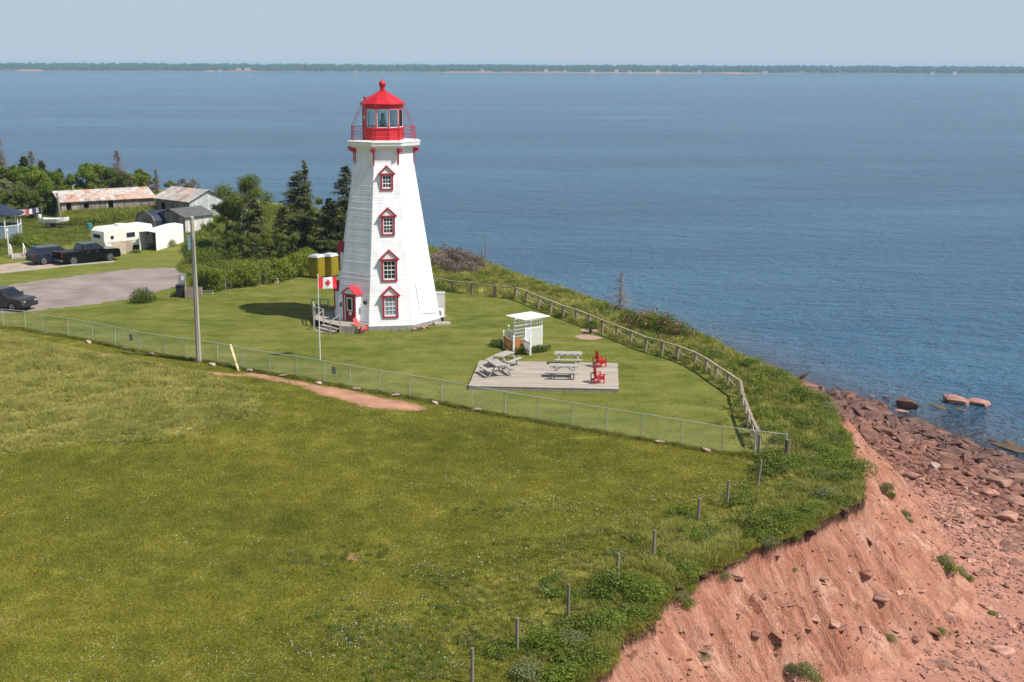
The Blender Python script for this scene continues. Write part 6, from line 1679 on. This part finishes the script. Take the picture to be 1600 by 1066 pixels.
# clothesline with laundry
a, b_ = G(24, 350), G(66, 345); CLN = empty('clothesline', a, 0, 'clothesline between two poles', 'clothesline')
CLN['label'] = 'clothesline strung between two poles left of the boat'
d = b_ - a
for q_ in (Vector((0, 0, 0)), d): mb = MB(); mb.tube([q_, q_ + Vector((0, 0, 1.75))], .05, 7); mb.build('pole', mOldW, CLN)
mb = MB(); mb.tube([Vector((0, 0, 1.7)), d * .5 + Vector((0, 0, 1.55)), d + Vector((0, 0, 1.7))], .008, 5); mb.build('line', mRope, CLN)
lc_ = [('white', (.7, .7, .7)), ('grey', (.3, .3, .33)), ('pale pink', (.6, .42, .42)), ('red', (.42, .08, .09)), ('white', (.7, .7, .72)), ('dark blue', (.03, .04, .09)), ('grey striped', (.35, .36, .4))]
for i, (nm, cc) in enumerate(lc_):
    u = .1 + i * .125; q_ = a + d * u; z1 = 1.7 - .5 * u * (1 - u) * 1.1; w_ = .38 + .06 * (i % 3); hh = .62 + .14 * (i % 2); dd = d.normalized()
    mb = MB(); nn = Vector((-dd.y, dd.x, 0))
    vs = [q_ + dd * (w_ * (k / 3 - .5)) + nn * (.05 * math.sin(k * 2.1 + j)) + Vector((0, 0, z1 - hh * j / 3)) for j in range(4) for k in range(4)]
    mb.add(vs, [(j * 4 + k, j * 4 + k + 1, j * 4 + k + 5, j * 4 + k + 4) for j in range(3) for k in range(3)])
    tag(mb.build('laundry', M(nm.replace(' ', '_') + '_cloth_' + 'abcdefg'[i], cc, .9, .1), fix=False), ['leftmost white cloth', 'dark grey cloth beside the leftmost white one', 'pale pink cloth', 'red cloth', 'white cloth between red and dark blue', 'dark blue cloth', 'rightmost grey cloth'][i] + ' hanging on the clothesline', 'laundry', 'laundry on the line')
# boat on its trailer, tall post
p = G(86, 356); BT = empty('small_boat', p + Vector((0, 0, .55)), R(-4), 'small white open boat with outboard motor standing on a trailer', 'boat')
st_ = [(-1.6, .62, .0, .55), (-.6, .72, -.05, .52), (.5, .66, -.03, .55), (1.3, .38, .1, .66), (1.75, .03, .35, .78)]
V, Fq = [], []
for x, hw, zb, zt in st_: V += [(x, -hw, zt), (x, -hw * .75, zb + .12), (x, 0, zb), (x, hw * .75, zb + .12), (x, hw, zt), (x, hw - .06, zt), (x, hw * .6, zb + .16), (x, 0, zb + .12), (x, -hw * .6, zb + .16), (x, -max(hw - .06, .0), zt)]
for i in range(4):
    for k in range(10): Fq.append((i * 10 + k, i * 10 + (k + 1) % 10, (i + 1) * 10 + (k + 1) % 10, (i + 1) * 10 + k))
mb = MB(); mb.add(V, Fq + [tuple(range(10)), tuple(range(40, 50))[::-1]]); mb.build('hull', mTrimW, BT)
mb = MB(); mb.box(-.3, 0, -.6, .6, .38, .42); mb.build('thwart', mOldW, BT); mb = MB(); mb.box(-1.0, -.7, -.6, .6, .38, .42); mb.build('thwart', mOldW, BT)
mb = MB(); mb.box(-1.9, -1.6, -.16, .16, .55, 1.0); mb.build('outboard_motor', mTrimW, BT, bevel=.04); mb = MB(); mb.box(-1.8, -1.7, -.05, .05, -.1, .55); mb.build('motor_leg', mPlastic, BT)
BTt = empty('boat_trailer', p, R(-4), 'dark steel boat trailer under the small white boat', 'trailer')
mb = MB(); mb.bar((-1.4, -.5, .4), (1.9, 0, .38), .06, .08); mb.bar((-1.4, .5, .4), (1.9, 0, .38), .06, .08); mb.bar((-.5, -.6, .4), (-.5, .6, .4), .06); mb.build('frame', mIron, BTt)
for y in (-.65, .65): wheel(BTt, -.5, y, .28, .16)
p = G(95.5, 347); mb = MB(); mb.tube([(0, 0, -.3), (-.25, 0, 3.5)], [.16, .12], 10); tag(mb.build('leaning_post', mPostW, None, p), 'thick pale wooden post standing before the long barn', 'post')
p = G(14, 398); mb = MB(); mb.tube([(0, 0, 0), (0, 0, 2.3)], .05, 8); mb.lathe([(.05, 2.3), (.12, 2.35), (.10, 2.55), (0, 2.62)], 8); tag(mb.build('lamp_post', mTrimW, None, p), 'short white lamp post at the left edge', 'lamp post')
WS = empty('wooden_steps', G(30, 404), R(30), 'wooden garden steps with white hand rails left of the dark SUV', 'steps')
for k in range(3): mb = MB(); mb.box(-.6, .6, k * .35, k * .35 + .34, 0, .14 + .13 * k); mb.build('step', mStep, WS)
for x in (-.62, .62):
    for y, h_ in ((0.02, 1.0), (1.0, 1.35)): mb = MB(); mb.box(x - .04, x + .04, y, y + .08, 0, h_); mb.build('rail_post', mTrimW, WS)
    mb = MB(); mb.bar((x, .0, .96), (x, 1.08, 1.33), .07, .04); mb.build('hand_rail', mTrimW, WS)
p = G(140, 357); mb = MB(); mb.lathe([(.3, 0), (.32, .3), (.3, .62)], 12); tag(mb.build('blue_barrel', M('blue_plastic', (.04, .22, .28), .5), None, p), 'small blue barrel on the grass behind the trailer', 'barrel')

# ---- by the lot: bin, crate, cabinet, sign, toilets
p = G(282.5, 464); t = empty('wheeled_bin', p, R(5), 'black wheeled bin beside the wooden crate', 'bin')
mb = MB(); mb.add([(-.26, -.3, .05), (.26, -.3, .05), (.26, .3, .05), (-.26, .3, .05), (-.32, -.38, .95), (.32, -.38, .95), (.32, .38, .95), (-.32, .38, .95)], [(0, 3, 2, 1), (4, 5, 6, 7), (0, 1, 5, 4), (1, 2, 6, 5), (2, 3, 7, 6), (3, 0, 4, 7)]); mb.build('body', mPlastic, t, bevel=.02)
mb = MB(); mb.box(-.34, .34, -.42, .40, .95, 1.02); mb.build('lid', mPlastic, t, bevel=.02)
for x in (-.25, .25): mb = MB(); mb.lathe([(.1, -.03), (.1, .03)], 12, M=Matrix.Translation((x, .32, .1)) @ Matrix.Rotation(R(90), 4, 'Y')); mb.build('wheel', mTyre, t)
p = G(303, 464.5); t = empty('wooden_crate', p, R(4), 'weathered open wooden crate beside the black bin', 'crate')
for k in range(8): mb = MB(); x = -.62 + k * .157; mb.box(x, x + .14, -.5, -.47, 0, .82); mb.build('crate_board', mPostW, t)
for k in range(5): mb = MB(); y = -.46 + k * .16; mb.box(.63, .66, y, y + .14, 0, .82); mb.build('crate_board', mPostW, t)
for k in range(5): mb = MB(); y = -.46 + k * .16; mb.box(-.66, -.63, y, y + .14, 0, .82); mb.build('crate_board', mPostW, t)
mb = MB(); mb.box(-.62, .62, .3, .33, 0, .82); mb.build('crate_back', mPostW, t)
p = G(285, 451); t = empty('meter_cabinet', p, R(0), 'grey meter cabinet with a white notice behind the black bin', 'cabinet')
plank(t, 'body', mConc, -.3, .3, -.12, .12, 0, 1.25); plank(t, 'notice', mTrimW, -.02, .18, -.135, -.123, .75, 1.1)
p = G(324, 459); t = empty('metal_trestle', p, R(-5), 'low pale metal trestle lying at the left end of the hedge', 'trestle')
for bx in ((-.5, .5, -.03, .03, .22, .26), (-.5, -.45, -.2, .2, 0, .04), (.45, .5, -.2, .2, 0, .04), (-.48, -.44, -.03, .03, 0, .22), (.44, .48, -.03, .03, 0, .22)): plank(t, 'bar', mGalv, *bx)
p = G(231, 473); t = empty('small_sign', p, R(-15), 'thin post with a small blue sign in front of a round bush', 'sign')
mb = MB(); mb.tube([(0, 0, 0), (0, 0, 1.25)], .045, 8); mb.build('post', mPostW, t); plank(t, 'sign_plate', M('blue_sign', (.06, .2, .32), .5), -.07, .07, -.06, -.045, .75, 1.25)
mYel = M('yellow_toilet_plastic', (.27, .20, .012), .45, .08, 2); mTRoof = M('white_toilet_roof', (.45, .47, .47), .6, .1)
for i, (px, py, lb) in enumerate([(494, 435.5, 'yellow portable toilet with white roof, fully seen left of the lighthouse'), (515, 433.5, 'second yellow portable toilet partly behind the lighthouse and the flag')]):
    p = G(px, py); t = empty('portable_toilet', p + Vector((0, .6, 0)), R(-28), lb, 'portable toilet', 'yellow portable toilets')
    mb = MB(); mb.box(-.53, .53, -.53, .53, .12, 2.0); mb.build('body', mYel, t, bevel=.03); t.scale = (1, 1, .93); plank(t, 'base', mPlastic, -.56, .56, -.56, .56, 0, .12)
    mb = MB(); mb.add([(-.58, -.58, 2.0), (.58, -.58, 2.0), (.58, .58, 2.0), (-.58, .58, 2.0), (-.4, -.5, 2.25), (.4, -.5, 2.25), (.4, .5, 2.25), (-.4, .5, 2.25)], [(0, 3, 2, 1), (4, 5, 6, 7), (0, 1, 5, 4), (1, 2, 6, 5), (2, 3, 7, 6), (3, 0, 4, 7)]); mb.build('roof', mTRoof, t, bevel=.03)
    plank(t, 'door', mYel, -.38, .38, -.56, -.53, .2, 1.9); plank(t, 'door_latch', mIron, .28, .34, -.58, -.56, 1.0, 1.12)
    for z_ in (1.6, 1.7, 1.8): plank(t, 'vent_slot', mPlastic, -.25, .25, -.568, -.56, z_, z_ + .03)
    plank(t, 'side_panel', mYel, .53, .55, -.38, .38, .3, 1.85)
p = G(481, 414); t = empty('orange_sawhorse', p, R(10), 'small orange barrier left of the yellow toilets', 'barrier')
plank(t, 'board', M('orange_plastic', (.62, .16, .04), .5), -.5, .3, -.02, .02, .75, .9); plank(t, 'leg', mIron, -.4, -.36, -.02, .02, 0, .75); plank(t, 'leg', mIron, .2, .24, -.02, .02, 0, .75)
p = G(432, 442.5); mb = MB(); mb.box(-.2, .2, -.06, .06, 0, .5); tag(mb.build('stone_marker', M('pink_granite', (.45, .30, .24), .7, .1, 8), None, p, (-.2, 0, .2), bevel=.02), 'small pinkish stone marker leaning at the foot of the hedge', 'marker')

# ================================================================ TREES
def trunk(t, pts, rad_, m_, name='trunk'):
    mb = MB(); mb.tube(pts, rad_, 9, cap=False); return mb.build(name, m_, t, fix=False, smooth=True)
def make_spruce(h, rmax, m_, label, n_leaf=1.0, ragged=.35, dead=False, lean=0.0, bare=.06, group=None, name='spruce_tree', clear=0.0):
    t = empty(name, (0, 0, 0), 0, label, 'tree', group)
    trunk(t, [(0, 0, -.3), (lean * .3, 0, h * .35), (lean, 0, h)], [h * .022, h * .016, .015], mGreyWood if dead else mBark)
    C, D, U, Wd, Ln = [], [], [], [], []; mb = MB()
    z = h * (bare + clear)
    while z < h * .985:
        f = 1 - z / h; R_ = rmax * (f ** .68) * (1 if f < .85 else .85); nb = random.randint(4, 6)
        for k in range(nb):
            if random.random() < ragged * .45: continue
            a = random.uniform(0, 6.28); L = R_ * random.uniform(1 - ragged, 1 + ragged * .5) + .12
            base = Vector((lean * z / h, 0, z)); tip = base + Vector((L * math.cos(a), L * math.sin(a), -L * random.uniform(.05, .35) + (.25 * L if f < .3 else 0)))
            mb.tube([base, base.lerp(tip, .5) + Vector((0, 0, .06 * L)), tip], [.022 + .01 * L, .015, .006], 4, cap=False)
            m = int((16 + 34 * L) * n_leaf)
            ts = np.random.default_rng(random.randint(0, 10 ** 9)).uniform(.12, 1.05, m)
            side = rng.normal(0, .20 * L + .05, m) * (1.1 - ts * .6); b3, t3 = np.array(base[:]), np.array(tip[:])
            dv = (t3 - b3); pv = np.array([-dv[1], dv[0], 0]); pv = pv / (np.linalg.norm(pv) + 1e-6)
            c = b3 + dv * ts[:, None] + pv * side[:, None] + np.stack([np.zeros(m), np.zeros(m), -np.abs(rng.normal(0, .07 + .03 * L, m))], -1)
            C.append(c); D.append(dv / np.linalg.norm(dv) + pv * (side / (.2 * L + .05))[:, None] * .6 + rdir(m) * .35 + np.array([0, 0, -.25])); U.append(np.tile([0, 0, 1.], (m, 1)) + rdir(m) * .5)
        z += h * random.uniform(.017, .026)
    mb.build('limb', mGreyWood if dead else mBark, t, fix=False)
    C, D, U = np.concatenate(C), np.concatenate(D), np.concatenate(U); m = len(C)
    if dead: w_, l_ = rng.uniform(.008, .016, m), rng.uniform(.07, .18, m)
    else: w_, l_ = rng.uniform(.04, .075, m), rng.uniform(.09, .17, m)
    V, Fc = quads(C, D, U, w_, l_)
    link('twigs' if dead else 'crown', fast_mesh('crown', V, Fc, [m_], False, {'v': np.repeat(rng.uniform(0, 1, m), 4)}), t)
    return t
def make_tree(h, w_, m_, label, n=7000, size=.08, stem_m=None, k=16, clear=.25, nt_=1, name='leafy_tree', group=None, spread=1.0, gaps=.8):
    t = empty(name, (0, 0, 0), 0, label, 'tree', group); B_ = []; mb = MB(); sm = stem_m or mBark
    for i in range(nt_):
        a0 = random.uniform(0, 6.28); top = Vector((random.uniform(-.2, .2) * w_ + .12 * w_ * i, random.uniform(-.15, .15) * w_, h * random.uniform(.82, .95)))
        b0 = Vector((.15 * i, .1 * i, -.3)); mid = b0.lerp(top, .5) + Vector((random.uniform(-.2, .2), random.uniform(-.2, .2), 0))
        trunk(t, [b0, mid, top], [h * .02, h * .013, h * .004], sm)
        for j in range(int(k / nt_)):
            f = random.uniform(clear, .97); p0 = b0.lerp(mid, f * 2) if f < .5 else mid.lerp(top, f * 2 - 1)
            a = a0 + j * 2.4; rr = w_ * .5 * math.sin(math.pi * min(.96, max(.12, (f - clear * .4)))) * random.uniform(.5, 1.0) * spread
            p1 = p0 + Vector((rr * math.cos(a), rr * math.sin(a), rr * random.uniform(.3, .8)))
            mb.tube([p0, p0.lerp(p1, .55) + Vector((0, 0, -.05)), p1], [h * .008, h * .005, .01], 5, cap=False)
            br = w_ * random.uniform(.11, .19) * gaps; B_.append((p1.x, p1.y, min(p1.z, h - br), br, br * random.uniform(.7, 1)))
            if random.random() < .6: B_.append(((p0.x + p1.x) / 2, (p0.y + p1.y) / 2, (p0.z + p1.z) / 2 + .1, br * .8, br * .7))
        B_.append((top.x, top.y, top.z, w_ * .12, w_ * .14))
    mb.build('limb', sm, t, fix=False)
    V, Fc, v = leafblob(B_, n, size, .6, .45, -1.1)
    link('crown', fast_mesh('crown', V, Fc, [m_], False, {'v': v}), t)
    return t
# the group left of the lighthouse
b1 = make_tree(8.2, 5.0, mLfDark, 'x', 15000, .075, mBirch, 20, .28, 2, 'birch_tree', gaps=.95)
put(b1, G(376, 398), 1, .4, 'tall birch with forked white trunk in the middle of the tree group')
b2 = make_tree(5.2, 3.6, mLfDark, 'x', 6500, .075, mBark, 14, .1, 2)
put(b2, G(352, 400), 1, .4, 'rounder leafy tree left of the white trunked birch')
put(b2, G(392, 402), .85, 1.1, 'leafy tree right of the birch trunk, before the small spruce')
put(b2, G(366, 396), 1.05, 3.0, 'full leafy tree just behind the birch')
put(b2, G(338, 405), .72, 2.4, 'low leafy tree at the left end of the tree group')
s1 = make_spruce(8.6, 3.1, mLfSpruce, 'x', 1.0, .45)
put(s1, G(468, 400), 1, .3, 'tallest dark spruce left of the lighthouse, ragged, with a thin bare top')
s2 = make_spruce(9.6, 1.5, mLfSpruce, 'x', .8, .6, clear=.2)
put(s2, G(480, 398), 1.0, 1.0, 'thin topped spruce just right of the tallest dark one')
s3 = make_spruce(5.9, 2.1, mLfSpruce, 'x', .8, .45)
put(s3, G(401, 402), 1, .3, 'brownish small spruce right of the birch')
put(s3, G(444, 402), .85, 2.0, 'dark young spruce at the left foot of the tallest spruce')
s4 = make_spruce(9.4, 3.0, mLfSpruce, 'x', 1.0, .35)
put(s4, G(544, 408), 1, .3, 'broad dark spruce half hidden behind the lighthouse')
put(s3, G(517, 408), 1.05, 4.0, 'dense small spruce between the toilets and the broad spruce')
b3 = make_tree(6.6, 2.2, mLfDark, 'x', 3400, .07, mBirch, 10, .5, 1, 'birch_tree', gaps=.9)
put(b3, G(502, 403), 1, 1.2, 'slender young birch with thin white stem between the spruces')
b4 = make_tree(3.6, 3.0, mLfDark, 'x', 4500, .07, mBark, 12, .05, 2)
for i, (px, py, s_, lb) in enumerate([(420,408,.9,'leafy understorey tree between birch and tall spruce'),(440,412,.85,'low leafy tree under the tall spruce, left side'),(462,412,.8,'low leafy tree under the tall spruce, middle'),(486,410,.75,'low leafy tree behind the end of the hedge'),(395,412,.8,'low leafy tree in front of the small brownish spruce'),(372,412,.85,'low leafy tree at the foot of the birch'),(350,415,.7,'low leafy tree behind the left part of the hedge'),(500,408,.6,'dark low tree just behind the yellow toilets'),(520,415,.7,'dark low tree hidden behind the second toilet')]):
    put(b4, G(px, py), s_, label=lb, group='low trees behind the hedge')
dd1 = make_tree(5.6, 2.4, mLfGrey, 'x', 900, .05, mGreyWood, 12, .4, 1, 'dying_tree'); put(dd1, G(514, 392), 1, .3, 'nearly bare pale tree left of the broad spruce')
# hedge
hp = [G(*p) for p in ((304,455),(330,458),(352,455),(380,450),(410,446.5),(440,441),(462,433),(480,423))]
B_ = []
for i in range(len(hp) - 1):
    L = (hp[i + 1] - hp[i]).length
    for j in range(int(L / .42)):
        p = hp[i].lerp(hp[i + 1], random.random()) - hp[0]
        for zz in (.45, 1.0, 1.5):
            r_ = random.uniform(.42, .62); B_.append((p.x + random.gauss(0, .22), p.y + .7 + random.gauss(0, .25), zz + random.uniform(-.15, .22), r_, r_ * .85))
HD = empty('hedge', hp[0], 0, 'long bright green leafy hedge at the edge of the lighthouse lawn', 'hedge')
V, Fc, v = leafblob(B_, 26000, .075, .65, .15, -1.1); V[:, 2] = np.maximum(V[:, 2], 0.02)
link('foliage', fast_mesh('foliage', V, Fc, [mLfHedge], False, {'v': v}), HD)
mb = MB()
for i in range(60):
    k = random.randrange(len(hp) - 1); p = hp[k].lerp(hp[k + 1], random.random()) - hp[0] + Vector((0, .7, 0)); mb.tube([p + Vector((0, 0, -.1)), p + Vector((random.gauss(0, .15), random.gauss(0, .15), 1.3))], [.03, .012], 5, cap=False)
mb.build('stem', mGreyWood, HD, fix=False)
# shrubs along the lot and by the tent
put(shB, G(227, 472), .85, sz=1.25, label='round bush beside the thin blue sign post'); put(shD, G(238, 469), .8, label='small bush right of the round one by the sign')
for i, (px, py, p_, s_, lb) in enumerate([(265,385,shC,1.1,'round grey green bush before the white garage tent'),(300,392,shB,1.3,'dark low bush right of the garage tent'),(322,392,shA,1.3,'bright low bush under the trees right of the tent'),(305,408,shA,1.4,'bright bush above the dark shade by the lot corner'),(325,408,shA,1.4,'second bright bush behind the utility pole'),(345,408,shA,1.3,'third bright bush behind the hedge'),(318,418,shB,1.3,'dark bush in the shade between pole and hedge'),(340,422,shB,1.3,'dark bush just behind the left hedge end'),(300,378,shC,1.0,'weedy bush before the white board shed'),(325,375,shB,1.1,'weedy bush at the right foot of the white board shed'),
    (33,383,shB,1.2,'low garden bush left of the steps'),(50,386,shA,1.3,'bright garden bush behind the dark SUV'),(62,378,shA,1.0,'small garden bush beyond the SUV'),(28,374,shC,1.2,'pale flowering bush by the gazebo'),(8,384,shB,1.0,'low dark bush under the gazebo'),(330,448,shB,.7,'low bush at the left end of the hedge'),(278,460,shB,.6,'small weed bush behind the black bin'),(212,395,shB,.5,'weeds at the corner of the trailer')]):
    put(p_, G(px, py), s_, label=lb)
# rough hay bank before the barn and under the trees
HAY = [tuple(G(*p)[:2]) for p in ((100,352),(140,352),(180,346),(222,338),(244,335),(244,330),(100,337))]
q, z, d, s = field_pts(HAY, 900); scatter('barn_weeds', zstack(q, z), rz(len(q), .15), rng.uniform(1.5, 2.6, len(q)), pBank + pUnder[:1], 'tall green weeds growing before the long barn', 'weeds')
YARD = [tuple(G(*p)[:2]) for p in ((285,425),(300,380),(340,345),(540,345),(560,420),(480,425),(440,440),(300,452))]
q, z, d, s = field_pts(YARD, 5200); scatter('yard_weeds', zstack(q, z), rz(len(q), .15), rng.uniform(.8, 1.8, len(q)), pBank + pUnder[:3], 'rough grass and weeds beneath the tree group', 'weeds')
MEAD = [tuple(G(*p)[:2]) for p in ((-40,410),(0,400),(120,380),(290,375),(540,330),(330,312),(0,300),(-120,300))]
q, z, d, s = field_pts(MEAD, 9000); scatter('yard_grass', zstack(q, z), rz(len(q), .1), rng.uniform(1.2, 2.6, len(q)), pLawn, 'green grass of the yards around the sheds', 'grass')
# far left wood, each tree by itself
t1 = make_tree(4.6, 4.6, mLfBright, 'x', 4600, .13, mBark, 14, .08, 2); t2 = make_tree(4.2, 4.2, mLfDark, 'x', 4600, .13, mBark, 14, .08, 2); t3 = make_tree(3.6, 4.0, mLfGrey, 'x', 3600, .12, mBark, 12, .08, 2)
t4 = make_spruce(5.2, 1.6, mLfSpruce, 'x', 1.0, .35); t5 = make_spruce(6.6, 1.5, mLfDead, 'x', 1.2, .3, dead=True); t6 = make_tree(3.8, 4.0, mLfDead, 'x', 2600, .10, mGreyWood, 12, .1, 2, 'dead_tree')
WOOD = [(t1,30,318,1.1),(t1,52,316,1.05),(t2,10,316,1.15),(t2,75,314,.95),(t1,95,314,.85),(t1,62,330,1.1),(t3,30,334,1.0),(t3,8,332,1.1),(t1,75,336,.8),(t1,95,330,.7),(t2,45,342,.9),(t2,115,312,.8),(t1,130,312,.9),(t1,150,310,1.0),(t2,165,308,1.0),(t6,160,309,.95),(t2,180,308,.9),
    (t6,172,306,1.0),(t6,190,306,1.0),(t6,202,305,.8),(t1,140,306,1.0),(t2,215,303,.85),(t2,228,304,.8),(t1,222,308,.7),(t6,235,306,.6),(t4,42,308,1.15),(t4,68,306,1.0),(t5,53,306,1.0),(t5,186,304,1.0),(t5,245,302,.55),(t5,2,304,1.35),(t6,12,308,1.1),(t3,20,308,1.05),(t4,96,308,.8),(t1,-20,320,1.2),(t2,-45,318,1.2),(t6,285,302,.6),(t6,305,303,.6),(t3,270,304,.55),(t2,-20,340,1.0),(t1,-60,345,1.2)]
kinds = {t1.name: 'bright green bushy tree', t2.name: 'dark green bushy tree', t3.name: 'grey green bushy tree', t4.name: 'small dark spruce', t5.name: 'dead brown spruce', t6.name: 'dead brown leafless tree'}
for p_, px, py, s_ in WOOD:
    kn = kinds[p_.name]; pos = 'beyond the left edge of the photo' if px < 0 else ('at the far left of the wood' if px < 25 else ('behind the clothesline, front row' if px < 100 and py > 325 else ('on the skyline left of the long barn' if px < 100 else ('behind the left half of the rusty roof' if px < 155 else ('behind the right half of the rusty roof' if px < 205 else ('in the gap between rusty roof and pale roof' if px < 240 else 'behind the pale roofed barn'))))))
    put(p_, G(px, py), s_, label=kn + ' ' + pos, group='trees of the left wood')
# ---- right of the lighthouse: dead snags
sn = make_spruce(5.0, 1.7, mLfDead, 'x', .30, .75, dead=True)
put(sn, GT(967, 490) + Vector((0, 0, -.6)), .78, .3, 'dead twiggy tree leaning left beyond the rope fence, against the water').rotation_euler = (0, .05, .3)
for i, (px, py, h_, r_, lb) in enumerate([(758,420,3.1,.07,'tall bare pole in the dry thicket by the water'),(747,420,1.5,.06,'short broken stub beside the tall bare pole'),(752,421,2.3,.035,'thin dead stem between pole and stub'),(768,424,.8,.03,'low dead stem right of the tall bare pole'),(722,412,.9,.05,'dead branch sticking out of the dry thicket')]):
    p = GT(px, py); mb = MB(); mb.tube([(0, 0, -.3), (random.uniform(-.05, .05), 0, h_ * .5), (random.uniform(-.08, .08), 0, h_)], [r_, r_ * .9, r_ * .75], 7)
    for k in range(3 if r_ < .05 else 1): zz = h_ * random.uniform(.4, .9); mb.tube([(0, 0, zz), (random.uniform(-.4, .4), .1, zz + .3)], [.02, .008], 4)
    tag(mb.build('dead_snag', mGreyWood, None, p), lb, 'dead tree', 'dead snags by the water')
